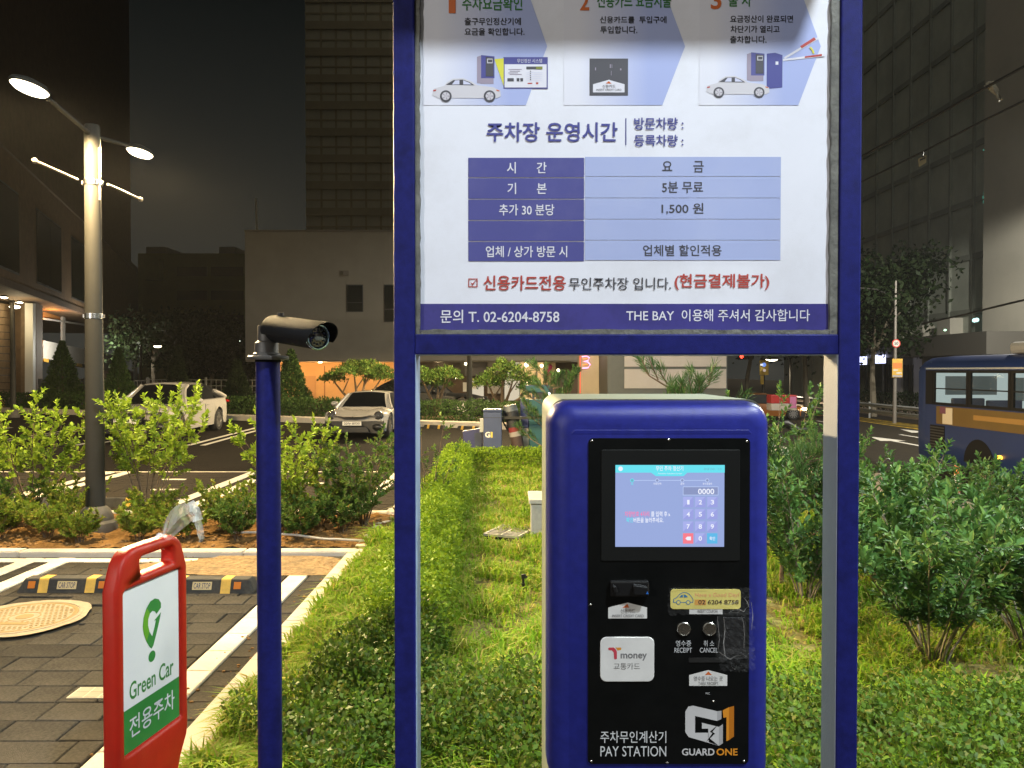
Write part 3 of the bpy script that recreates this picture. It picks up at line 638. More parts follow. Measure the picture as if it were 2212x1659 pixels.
for r_ in range(4):
    for c_ in range(3):
        a, b = cu[c_]; c, d = rv_[r_]; i = r_ * 3 + c_
        m = E_key if r_ < 3 or c_ == 1 else (E_red if c_ == 0 else E_blu)
        sdr('screen_key', a, c, b, d, m, 2)
        if m is E_key: sd('screen_key', [(a, d), (a, c), (b - 1, c)], E_key2, 3)
        uc, vc = (a + b) / 2, (c + d) / 2
        if r_ < 3 or c_ == 1: wd = 2.6 if lab[min(i, 8)] == '1' and i == 0 else 3.6; st_('0' if r_ == 3 else lab[i], uc - wd, vc - 5, uc + wd, vc + 5, E_wh, .02)
        elif c_ == 0: sd('backspace_mark', [(uc - 6, vc), (uc - 2, vc + 4), (uc + 6, vc + 4), (uc + 6, vc - 4), (uc - 2, vc - 4)], E_wh, 4)
        else: st_('확인', uc - 6, vc - 4, uc + 6, vc + 4, E_wh, .012)
st_('차량번호 4자리', 1349, 1104, 1402, 1115.5, E_pink, .014); st_('를 입력 후', 1406, 1104, 1441, 1115.5, E_wh, .012)
st_('확인', 1352.5, 1117.5, 1367, 1128, E_cy, .012); st_('버튼을 눌러주세요.', 1368, 1117.5, 1433, 1128.5, E_wh, .012)
sd('screen_pointer', [(1444, 1107.5), (1444, 1115), (1446, 1113), (1448, 1115)][::-1], E_wh, 4)
def fp(name, pts, m, k=1, par=face): return part(name, MB().poly([SB(k)(u, v) for u, v in pts]), m, par, world=True)
def ft(body, u0, v0, u1, v1, m, b=0.0, k=4, par=face): return letters(par, body, (u0, v0, u1, v1), m, SB(k), b)
# card slot
slot = pp('card_reader', MB().slab(rrect(lambda u, v: SB(0)(u, v) - Vector((0, .016, 0)), 1317, 1253, 1401, 1287, 4), (0, .0155, 0)), mat('gloss_black', (.010, .010, .011), .12), bevel=.004)
pp('card_lip', MB().slab([SB(0)(u, v) - Vector((0, .030, 0)) for u, v in ((1366, 1280), (1399, 1280), (1397, 1263), (1364, 1258))], (0, .0138, 0)), mat('gloss_black', (.010, .010, .011), .12), bevel=.003)
pp('card_lip', MB().slab([SB(0)(u, v) - Vector((0, .026, 0)) for u, v in ((1324, 1276), (1332, 1276), (1330, 1262), (1321, 1261))], (0, .0098, 0)), mat('gloss_black', (.010, .010, .011), .12), bevel=.002)
part('arrow_mark', MB().poly([SB(79)(u, v) for u, v in ((1391, 1276), (1397, 1276), (1394, 1270))]), mat('blue_mark', (.02, .12, .45), .4), slot, world=True)
def pent(u0, u1, va, vs2, v1, m, name): return fp(name, [(u0, v1), (u1, v1), (u1, vs2), ((u0 + u1) / 2, va), (u0, vs2)], m, 1)
pent(1314.5, 1398.5, 1303, 1313.5, 1337.5, M_label, 'card_label'); fp('arrow_mark', [(1345.5, 1314), (1360, 1314), (1352.8 + 3, 1305.5)], M_porange, 2)
ft('신용카드', 1341, 1316, 1373, 1326, M_ltext, .004); ft('INSERT CREDIT CARD', 1323, 1328.5, 1391, 1334.5, M_ltext)
plate = pp('card_plate', MB().slab(rrect(lambda u, v: SB(0)(u, v) - Vector((0, .004, 0)), 1297, 1377, 1414, 1474.5, 14), (0, .0036, 0)), M_label, bevel=.0016)
SBp = lambda k: (lambda u, v: SB(0)(u, v) - Vector((0, .0044 + .0003 * k, 0)))
M_tred = mat('logo_red', (.45, .045, .07), .45); M_tor = mat('logo_orange', (.58, .24, .03), .45)
part('logo_mark', MB().poly([SBp(0)(u, v) for u, v in ((1327, 1424), (1329, 1426), (1333, 1424), (1333, 1409), (1331, 1404), (1326, 1399.5), (1316, 1399.5), (1313.5, 1402.5), (1316, 1405.5), (1322, 1406), (1326, 1410))]), M_tred, plate, world=True)
part('logo_mark', MB().poly([SBp(0)(u, v) for u, v in ((1334, 1406), (1341, 1405), (1343, 1402), (1341, 1399.5), (1329, 1399.5), (1332, 1402))]), M_tor, plate, world=True)
letters(plate, 'money', (1341, 1412.5, 1398, 1428), M_ltext, SBp(1), .02); letters(plate, '교통카드', (1326, 1433, 1383, 1447.5), M_ltext, SBp(1), 0)
# coupon side
M_yst = mat('yellow_sticker', (.60, .52, .15), .35, var=.05, scale=20); M_stb = mat('sticker_blue', (.03, .15, .30), .4); M_sto = mat('sticker_orange', (.68, .33, .16), .4); M_stn = mat('sticker_number', (.05, .03, .02), .4)
stk = pp('phone_sticker', MB().slab(rrect(SB(5), 1449, 1273.5, 1601, 1316.5, 7), (0, .0012, 0)), M_yst)
def sk(name, pts, m, k=6): return part(name, MB().poly([SB(k)(u, v) for u, v in pts]), m, stk, world=True)
carp = [(1455, 1302), (1456, 1295), (1463, 1291), (1469, 1284), (1476, 1280.5), (1484, 1281), (1490, 1285), (1495, 1291), (1498, 1297), (1497, 1302)]
m_ = MB()
for i in range(len(carp)):
    p, q = Vector(carp[i]), Vector(carp[(i + 1) % len(carp)]); d = (q - p).normalized(); n_ = Vector((-d.y, d.x)) * .75
    m_.poly([SB(6)(*(p - n_ - d*.4)), SB(6)(*(q - n_ + d*.4)), SB(6)(*(q + n_ + d*.4)), SB(6)(*(p + n_ - d*.4))])
part('printed_car', m_, M_stb, stk, world=True)
for cu_ in (1466, 1487): part('printed_car', MB().poly(disc(SB(7), cu_, 1302, 5)), M_stb, stk, world=True); part('printed_car', MB().poly(disc(SB(8), cu_, 1302, 3.4)), M_yst, stk, world=True)
sk('printed_car', [(1468, 1291), (1475.5, 1291), (1475.5, 1284.5), (1472, 1286)], M_stb, 7); sk('printed_car', [(1477.5, 1291), (1486, 1291), (1483, 1286), (1477.5, 1284.5)], M_stb, 7)
letters(stk, 'Have a Good Day!', (1502, 1281, 1597, 1292.5), M_sto, SB(7), .004); sk('printed_patch', [(1501, 1308), (1526, 1308), (1526, 1296), (1501, 1296)], mat('sticker_patch', (.55, .28, .06), .4), 6)
letters(stk, '02 6204 8758', (1509, 1296.5, 1596, 1306), M_stn, SB(8), .012)
fp('coupon_label', rect(lambda u, v: (u, v), 1490, 1314, 1562, 1328), M_label, 2); ft('INSERT COUPON', 1508, 1318.5, 1551, 1325, M_ltext)
for u in (1478, 1534):
    c = SB(0)(u, 1360); b_ = MB()
    ring = [(.0168, 0), (.0168, .004), (.0150, .0062), (.0138, .0062), (.0132, .0050), (.006, .0042), (.0005, .0040)]
    n = 28; vs_ = [(c.x + r * math.cos(2*math.pi*j/n), c.y - z, c.z + r * math.sin(2*math.pi*j/n)) for r, z in ring for j in range(n)]
    b_.add(vs_, [(i*n+j, (i+1)*n+j, (i+1)*n+(j+1) % n, i*n+(j+1) % n) for i in range(len(ring) - 1) for j in range(n)] + [tuple(range((len(ring)-1)*n, len(ring)*n))])
    pp('push_button', b_, M_steel, smooth=True)
ft('영수증', 1461, 1385, 1494, 1398, M_ptext); ft('RECEIPT', 1458, 1401, 1496, 1411.5, M_ptext); ft('취 소', 1521, 1385, 1544, 1398, M_ptext); ft('CANCEL', 1513, 1401, 1552, 1411.5, M_ptext)
pp('receipt_slot', MB().slab(rrect(lambda u, v: SB(0)(u, v) - Vector((0, .002, 0)), 1489, 1423, 1567, 1433, 1.5), (0, .0017, 0)), mat('slot_black', (.003, .003, .003), .8))
pp('coupon_slot', MB().slab(rrect(lambda u, v: SB(0)(u, v) - Vector((0, .003, 0)), 1563, 1335, 1612, 1415, 3), (0, .0027, 0)), mat('gloss_black', (.010, .010, .011), .12), bevel=.001)
pent(1490.5, 1573, 1450, 1461, 1484.5, M_label, 'receipt_label'); fp('arrow_mark', [(1524.5, 1460.5), (1539.5, 1460.5), (1532, 1453)], M_porange, 2)
ft('영수증 나오는 곳', 1500, 1463, 1563, 1473.5, M_ltext, .004); ft('TAKE RECEIPT', 1510, 1475.5, 1554, 1482, M_ltext); ft('MIC', 1526, 1498.5, 1535, 1503, M_ptext)
pp('microphone', MB().ball(SB(0)(1544, 1519), (.003, .0015, .003), 10, 5), M_steel, smooth=True)
ft('주차무인계산기', 1298, 1583, 1441, 1609, M_ptext, .004); ft('PAY STATION', 1298, 1616, 1441, 1638.5, M_ptext)
# emblem: block letter with a numeral and a bolt
M_gw = mat('emblem_grey', (.50, .50, .52), .45); M_gw2 = mat('emblem_grey_shade', (.36, .36, .38), .45); M_go = mat('emblem_orange', (.62, .24, .02), .45); M_go2 = mat('emblem_orange_shade', (.42, .14, .01), .45)
cc = lambda pts: [((2100 + a * .4968) / 1.8228, (2200 + b * .4968) / 1.8228) for a, b in pts]
for name, pts, m in (('emblem', [(1212, 1225), (1235, 1185), (1275, 1178), (1465, 1222), (1465, 1300), (1290, 1260), (1290, 1395), (1395, 1395), (1395, 1430), (1480, 1500), (1240, 1430), (1212, 1390)], M_gw),
                     ('emblem', [(1465, 1222), (1500, 1218), (1500, 1285), (1465, 1300)], M_gw2),
                     ('emblem', [(1345, 1315), (1480, 1348), (1480, 1500), (1400, 1472), (1395, 1362), (1345, 1362)], M_gw),
                     ('emblem', [(1480, 1348), (1512, 1325), (1512, 1480), (1480, 1500)], M_gw2),
                     ('emblem', [(1510, 1215), (1560, 1190), (1560, 1455), (1540, 1462), (1540, 1270), (1515, 1275)], M_go),
                     ('emblem', [(1560, 1190), (1600, 1180), (1600, 1425), (1560, 1455)], M_go2)):
    fp(name, cc(pts)[::-1], m, 1)
fp('emblem_bolt', cc([(1470, 1330), (1408, 1385), (1432, 1390), (1380, 1465), (1448, 1400), (1422, 1393)]), M_blackp, 3)
ft('GUARD', 1475, 1621, 1546, 1636.5, M_gw, .022); ft('ONE', 1550, 1621, 1596, 1636.5, M_go, .022)
# wrinkled clear tape over sticker and slot
M_tape = mat('clear_tape', (.8, .8, .82), .2, alpha=.016, bump=.6, bscale=50, spec=.5); M_crease = mat('tape_crease', (.8, .82, .86), .12, alpha=.42, spec=1.0, bump=.5, bscale=90)
def tape(name, u0, v0, u1, v1, nu, nv, amp, yo, wrap=False, seed=0):
    m_ = MB(); V = []
    for j in range(nv + 1):
        for i in range(nu + 1):
            u = u0 + (u1 - u0) * i / nu; v = v0 + (v1 - v0) * j / nv
            edge = (i in (0, nu)) * random.Random(seed + j * 7 + i).uniform(-4, 4)
            p = SB(0)(u + edge, v + (j in (0, nv)) * random.Random(seed + i * 3 + j).uniform(-3, 3)); a = noise.noise(Vector((u * .07 + seed, v * .06, seed)))
            p.y -= yo + amp * abs(a) + amp * .5 * abs(noise.noise(Vector((u * .2, v * .2, seed + 4)))); 
            V.append(p)
    m_.add(V, [(j*(nu+1)+i, j*(nu+1)+i+1, (j+1)*(nu+1)+i+1, (j+1)*(nu+1)+i) for j in range(nv) for i in range(nu)])
    return pp(name, m_, M_tape)
tape('clear_tape', 1445, 1270, 1622, 1328, 40, 14, .006, .004, seed=3); tape('clear_tape', 1548, 1322, 1628, 1424, 22, 26, .007, .006, seed=8)
tape('clear_tape', 1556, 1400, 1630, 1450, 20, 14, .008, .005, seed=15)
def crease(pts, w_, yo=.006):
    m_ = MB(); q = [SB(0)(u, v) - Vector((0, yo + .003 * abs(noise.noise(Vector((u*.3, v*.3, 1)))), 0)) for u, v in pts]
    for i in range(len(q) - 1):
        d = (q[i+1] - q[i]); n_ = Vector((-d.z, 0, d.x)).normalized() * w_ * .0011; f0, f1 = 1 - abs(2*i/(len(q)-1) - 1) * .7, 1 - abs(2*(i+1)/(len(q)-1) - 1) * .7
        m_.poly([q[i] - n_*f0, q[i+1] - n_*f1, q[i+1] + n_*f1 - Vector((0, .002, 0)), q[i] + n_*f0 - Vector((0, .002, 0))])
    return pp('tape_crease', m_, M_crease)
for pts, w_ in (([(1448, 1271), (1470, 1268.5), (1500, 1269), (1530, 1270)], .5), ([(1561, 1303), (1570, 1306), (1583, 1303), (1595, 1297), (1600, 1294)], 1.6), ([(1572, 1324), (1585, 1317), (1597, 1316), (1606, 1321), (1611, 1313), (1617, 1310)], 1.8), ([(1576, 1322), (1592, 1323), (1600, 1318)], 1.2), ([(1549, 1330), (1551, 1350), (1554, 1380), (1551, 1402)], .5),
    ([(1563, 1332), (1566, 1360), (1563, 1390), (1566, 1415), (1572, 1424)], .8), ([(1601, 1330), (1606, 1345), (1608, 1370), (1607, 1400)], .5), ([(1560, 1412), (1570, 1420), (1577, 1424), (1590, 1417), (1604, 1415)], 1.8), ([(1549, 1405), (1556, 1410), (1564, 1418)], .9), ([(1603, 1412), (1612, 1418), (1618, 1410)], .9), ([(1622, 1300), (1626, 1330), (1623, 1360)], .6), ([(1580, 1440), (1588, 1446), (1592, 1436)], .7), ([(1606, 1290), (1614, 1300), (1618, 1312)], 1.0)): crease(pts, w_)
# side of the cabinet: vents on the blue side, latch on the pale one
m_ = MB()
for i in range(9):
    a = Vector((S(1197 + i * .4, 1060 + i * 11, 1.86).x - .0005, 1.865, S(1197, 1060 + i * 11, 1.86).z))
xs_ = S(1184, 800, 1.85).x
latch_x = S(1186, 800, 1.945).x
pp('latch', MB().box(latch_x - .006, latch_x + .001, 1.96, 1.985, S(0, 1288, 1.97).z, S(0, 1205, 1.97).z), M_steel, bevel=.002)
for v_ in (905, 1500): pp('hinge', MB().box(latch_x - .004, latch_x + .001, 1.955, 1.975, S(0, v_ + 60, 1.97).z, S(0, v_, 1.97).z), M_trim, bevel=.0015)
# ================================================================ camera post and bullet camera
M_cam = mat('camera_grey', (0.013, 0.014, 0.017), 0.7, spec=.15, bump=0.08, bscale=400, var=.1, scale=20); M_cam2 = mat('camera_bracket', (0.075, 0.070, 0.066), 0.45, bump=0.08, bscale=400)
M_glass = mat('dark_glass', (0.008, 0.010, 0.012), 0.06, spec=.8, coat=.6)
YC = 2.43
c0 = S(579, 800, YC)
pole = thing('camera_post', 'blue round steel post carrying the security camera, left of the notice board', 'post', (c0.x, YC, 0))
zt = S(0, 778, YC).z
part('post_tube', MB().tube([(0, 0, -.04), (0, 0, zt - .004)], .0372, 28), M_blue, pole, smooth=True)
part('base_plate', MB().lathe([(.09, -.005), (.09, .008), (.045, .009), (.042, .03)], n=24), M_blue, pole, smooth=True)
part('post_cap', MB().lathe([(.040, zt - .006), (.040, zt + .001)], n=28), M_cam, pole, smooth=True)
cctv = thing('security_camera', 'dark grey bullet security camera with sun shield on top of the blue post', 'security camera', (c0.x, YC, zt))
part('flange', MB().lathe([(.062, .001), (.064, .004), (.064, .011), (.060, .014), (.020, .014)], n=30), M_cam2, cctv, smooth=True)
part('bracket', MB().lathe([(.042, .014), (.042, .020), (.037, .024), (.036, .055), (.030, .058), (.027, .060), (.027, .105), (.024, .111)], (-.004, 0, 0), 26), M_cam2, cctv, smooth=True)
pr_, pf_ = S(590, 712, YC + .01), S(686, 727.5, YC - .17)
ax = (pf_ - pr_).normalized(); side = ax.cross(Vector((0, 0, 1))).normalized(); upv = side.cross(ax)
def along(prof, n=32):     # rings along the barrel axis: (t, r)
    m_ = MB(); vs_ = [pr_ + ax * t + (side * math.cos(2*math.pi*j/n) + upv * math.sin(2*math.pi*j/n)) * r for t, r in prof for j in range(n)]
    k = len(prof); m_.add(vs_, [(i*n+j, i*n+(j+1) % n, (i+1)*n+(j+1) % n, (i+1)*n+j) for i in range(k-1) for j in range(n)] + [tuple(range(n-1, -1, -1)), tuple(range((k-1)*n, k*n))]); return m_
L_ = (pf_ - pr_).length
part('barrel', along([(-.012, .012), (-.010, .024), (0, .034), (.02, .0385), (L_ - .03, .0385), (L_ - .004, .040), (L_, .0405)]), M_cam, cctv, world=True, smooth=True)
part('lens_ring', along([(L_ - .002, .0395), (L_ + .003, .0400), (L_ + .007, .0385), (L_ + .0085, .0365), (L_ + .0085, .0345), (L_ + .007, .0325), (L_ + .002, .031), (L_ - .001, .030)]), mat('ring_cyan_glint', (.42, .62, .72), .10, metal=1), cctv, world=True, smooth=True)  # cyan tint and rounded lip stand in for a lamp reflection
part('lens', along([(L_ - .001, .031), (L_ + .0025, .0305), (L_ + .003, .029)]), M_glass, cctv, world=True, smooth=True)
m_ = MB()
for q in range(12):
    a = q * math.pi / 6; c = pr_ + ax * (L_ + .0035) + (side * math.cos(a) + upv * math.sin(a)) * .022; m_.ball(c, .0035, 8, 4)
part('infrared_diode', m_, mat('diode', (.10, .13, .16), .15, coat=.5), cctv, world=True, smooth=True)
part('lens_core', along([(L_ + .003, .013), (L_ + .0045, .012), (L_ + .0048, .006)]), mat('lens_core', (.02, .03, .05), .03, coat=1), cctv, world=True, smooth=True)
m_ = MB(); n = 20; V = []
prof = [(.004, .043), (.02, .0445), (L_ - .02, .0445), (L_ + .028, .046), (L_ + .055, .045)]
for th in (0, .0022):
    for t, r in prof:
        for j in range(n + 1):
            a = math.pi * (-.10 + 1.20 * j / n); ext = 0
            if t > L_: ext = -.040 * abs(j / n - .5) ** 2 * 4 * (t - L_) / .055
            V.append(pr_ + ax * (t + ext) + (side * math.cos(a) + upv * math.sin(a)) * (r + th))
k = len(prof); w_ = n + 1
fs = [(o_ + i*w_+j, o_ + i*w_+j+1, o_ + (i+1)*w_+j+1, o_ + (i+1)*w_+j) for o_ in (0, k*w_) for i in range(k-1) for j in range(n)]
fs += [(i*w_, (i+1)*w_, k*w_ + (i+1)*w_, k*w_ + i*w_) for i in range(k-1)] + [(i*w_+n, (i+1)*w_+n, k*w_+(i+1)*w_+n, k*w_+i*w_+n) for i in range(k-1)]
fs += [((k-1)*w_+j, (k-1)*w_+j+1, k*w_+(k-1)*w_+j+1, k*w_+(k-1)*w_+j) for j in range(n)] + [(j, j+1, k*w_+j+1, k*w_+j) for j in range(n)]
m_.add(V, fs); part('sun_shield', m_, M_cam, cctv, world=True, smooth=True)
cknob = pr_ + ax * .042 + upv * .047
part('shield_screw', MB().tube([cknob, cknob + upv * .010], .010, 14), M_cam2, cctv, world=True, smooth=True)
cj = S(588, 725, YC)
part('joint', MB().tube([Vector((c0.x + .0, YC, cj.z + .01)), pr_ + ax * .012], .020, 18), M_cam, cctv, world=True, smooth=True)

# ================================================================ red plastic sign stand
M_red = mat('red_plastic', (0.43, 0.018, 0.008), 0.42, var=0.1, scale=12, bump=0.12, bscale=180, dirt=(0.36, 0.04, 0.02), dscale=7, damt=0.5, spec=.3)
M_wface = mat('sign_sheet', (0.78, 0.79, 0.82), 0.3, var=.02); M_grn = mat('sign_green', (0.035, 0.23, 0.05), 0.35, var=.05); M_grn2 = mat('sign_lime', (0.13, 0.38, 0.03), 0.35); M_grnt = mat('sign_green_text', (0.045, 0.22, 0.05), 0.35)
dl = 2.6; dr = dl * 1.121
A_ = S(266, 800, dl); B_ = S(388.5, 800, dr); wv = Vector((B_.x - A_.x, B_.y - A_.y, 0)); PW = wv.length; ang = math.atan2(wv.y, wv.x)
z0p = S(0, 1644, dl).z; z1p = S(0, 1282, dl).z; PHt = z1p - z0p
stand = thing('sign_stand', 'red plastic sign stand with a white and green car share notice, taped at its handle', 'sign stand', (A_.x, A_.y, 0), ang)
bo = .043; T_ = .062        # border width, thickness
x0, x1 = -bo, PW + bo; zt_ = z1p + .135; zc_ = z1p + .055
def arc(cx, cz, r, a0, a1, n=6): return [(cx + r * math.cos(R(a0 + (a1 - a0) * i / n)), cz + r * math.sin(R(a0 + (a1 - a0) * i / n))) for i in range(n + 1)]
out = [(x0, .30), (x0, zt_ - .13)] + arc(x0 + .11, zt_ - .085, .09, 165, 95, 5) + arc(x1 - .11, zt_ - .085, .09, 85, 15, 5) + [(x1, zt_ - .13), (x1, .30), (x1 - .01, .24), (x1 - .05, .17), (x1 - .075, .10), (x1 - .075, .06), (x0 + .075, .06), (x0 + .075, .10), (x0 + .05, .17), (x0 + .01, .24)]
hx0, hx1, hz0, hz1 = PW * .27, PW * .86, z1p + .035, z1p + .098
hole = arc(hx1 - .018, hz1 - .018, .018, 0, 90, 3) + arc(hx0 + .018, hz1 - .018, .018, 90, 180, 3) + arc(hx0 + .018, hz0 + .012, .012, 180, 270, 3) + arc(hx1 - .012, hz0 + .012, .012, 270, 360, 3)
win = arc(PW - .012, z1p - .012, .012, 0, 90, 3) + arc(.012, z1p - .012, .012, 90, 180, 3) + arc(.012, z0p + .012, .012, 180, 270, 3) + arc(PW - .012, z0p + .012, .012, 270, 360, 3)
bm = bmesh.new()
def loop(pts, y): 
    vs_ = [bm.verts.new((p[0], y, p[1])) for p in pts]; return [bm.edges.new((vs_[i], vs_[(i+1) % len(vs_)])) for i in range(len(vs_))]
e = loop(out, 0) + loop(hole, 0) + loop(win, 0)
r_ = bmesh.ops.triangle_fill(bm, use_beauty=True, edges=e)
g_ = bmesh.ops.extrude_face_region(bm, geom=[f for f in bm.faces])
bmesh.ops.translate(bm, vec=(0, T_, 0), verts=[v for v in g_['geom'] if isinstance(v, bmesh.types.BMVert)])
bmesh.ops.recalc_face_normals(bm, faces=bm.faces)
me = bpy.data.meshes.new('stand_body'); bm.to_mesh(me); bm.free()
o = _link('stand_body', me, M_red, stand); bv = o.modifiers.new('bevel', 'BEVEL'); bv.width = .017; bv.segments = 4; bv.limit_method = 'ANGLE'; bv.angle_limit = R(50)
me.polygons.foreach_set('use_smooth', [True] * len(me.polygons))
part('foot', MB().slab([(x0 - .02, -.12, .0), (x1 + .02, -.12, .0), (x1 + .02, T_ + .12, .0), (x0 - .02, T_ + .12, .0)], (0, 0, .065)), M_red, stand, bevel=.02)
part('sign_sheet', MB().box(.002, PW - .002, .012, .02, z0p + .002, z1p - .002), M_wface, stand)
part('sign_sheet', MB().box(.002, PW - .002, T_ - .02, T_ - .012, z0p + .002, z1p - .002), M_wface, stand)
sheet = stand.children[-2] if False else [c for c in COL.objects if c.name.startswith('sign_sheet')][0]
def LP(k): return lambda a, b: Vector((a * PW, .0118 - .0003 * k, z1p - b * PHt))
zb2 = .728
part('green_band', MB().poly([LP(1)(.006, .995), LP(1)(.994, .995), LP(1)(.994, zb2), LP(1)(.006, zb2)]), M_grn, sheet)
letters(sheet, '전용주차', (.10, .79, .90, .92), M_pwhite, LP(2), .006, world=False)
letters(sheet, 'Green Car', (.105, .575, .885, .685), M_grnt, LP(2), .012, world=False)
# pin-shaped letter mark with a dot
import itertools
Gout = [(.66, .175), (.62, .145), (.55, .128), (.47, .133), (.40, .165), (.35, .215), (.335, .27), (.35, .32), (.39, .37), (.455, .425), (.485, .438), (.515, .425), (.58, .35), (.625, .29), (.66, .235)]
Gin = [(.535, .262), (.585, .265), (.56, .31), (.50, .363), (.45, .32), (.42, .275), (.425, .235), (.46, .205), (.51, .198), (.555, .212), (.575, .235)]
ring = Gout[:15] + [(.535, .268), (.565, .272), (.545, .305), (.497, .362), (.452, .325), (.425, .28), (.428, .24), (.46, .21), (.505, .20), (.55, .212), (.575, .233), (.66, .205)]
m_ = MB(); m_.poly([LP(2)(a, b) for a, b in ring][::-1]); part('logo_mark', m_, M_grn, sheet)
m_ = MB(); m_.poly([LP(3)(a, b) for a, b in [(.335, .27), (.35, .32), (.40, .375), (.448, .32), (.425, .28), (.428, .24), (.46, .21), (.41, .165), (.35, .215)]]); part('logo_mark', m_, M_grn2, sheet)
part('logo_dot', MB().poly([LP(2)(.49 + .062 * math.cos(-i*.314), .488 + .035 * math.sin(-i*.314)) for i in range(20)]), M_grn, sheet)
# clear tape tied to the handle, fluttering
M_film = mat('clear_film', (.93, .93, .88), .14, alpha=.34, bump=.8, bscale=55, spec=.8, coat=.8); M_film2 = mat('clear_film_folded', (.95, .97, 1.0), .16, alpha=.66, bump=.9, bscale=70, spec=.8, coat=.8)
dT = 2.83
film = thing('loose_tape', 'crumpled clear packing tape knotted on the red stand handle, its end blowing to the right', 'tape', S(348, 1172, dT))
def ribbon(name, ctr, wid, m, seed, wob=.006):
    V = []; n = len(ctr); q = 5
    for i, ((u, v), (du, dv)) in enumerate(zip(ctr, wid)):
        for j in range(q + 1):
            t = j / q - .5; p = S(u + du * t * 2, v + dv * t * 2, dT); p.y += wob * (noise.noise(Vector((i * .9, j * .8, seed))) * 2) - .012 * math.cos(t * 5); V.append(p)
    m_ = MB(); m_.add(V, [(i*(q+1)+j, i*(q+1)+j+1, (i+1)*(q+1)+j+1, (i+1)*(q+1)+j) for i in range(n-1) for j in range(q)]); return part(name, m_, m, film, world=True)
ribbon('tape_tail', [(352, 1163), (360, 1148), (369, 1135), (378, 1124), (388, 1115), (398, 1109), (408, 1104)], [(-9, -7), (-12, -11), (-14, -15), (-15, -18), (-14, -19), (-13, -18), (-12, -18)], M_film, 2)
ribbon('tape_fold', [(403, 1088), (408, 1096), (413, 1105), (418, 1115), (422, 1126)], [(-11, 6), (-12, 5), (-13, 5), (-14, 4), (-13, 3)], M_film2, 5, .010)
ribbon('tape_end', [(421, 1124), (424, 1134), (427, 1144), (429, 1153), (431, 1165), (430, 1172)], [(9, 0), (8.5, 0), (8, 1), (8, 1), (5, 1), (2, 1)], M_film, 9)
ribbon('tape_wrap', [(332, 1165), (337, 1168), (343, 1170), (349, 1174), (354, 1178)], [(5, -12), (6, -14), (5, -14), (5, -14), (4, -13)], M_film2, 12, .012)

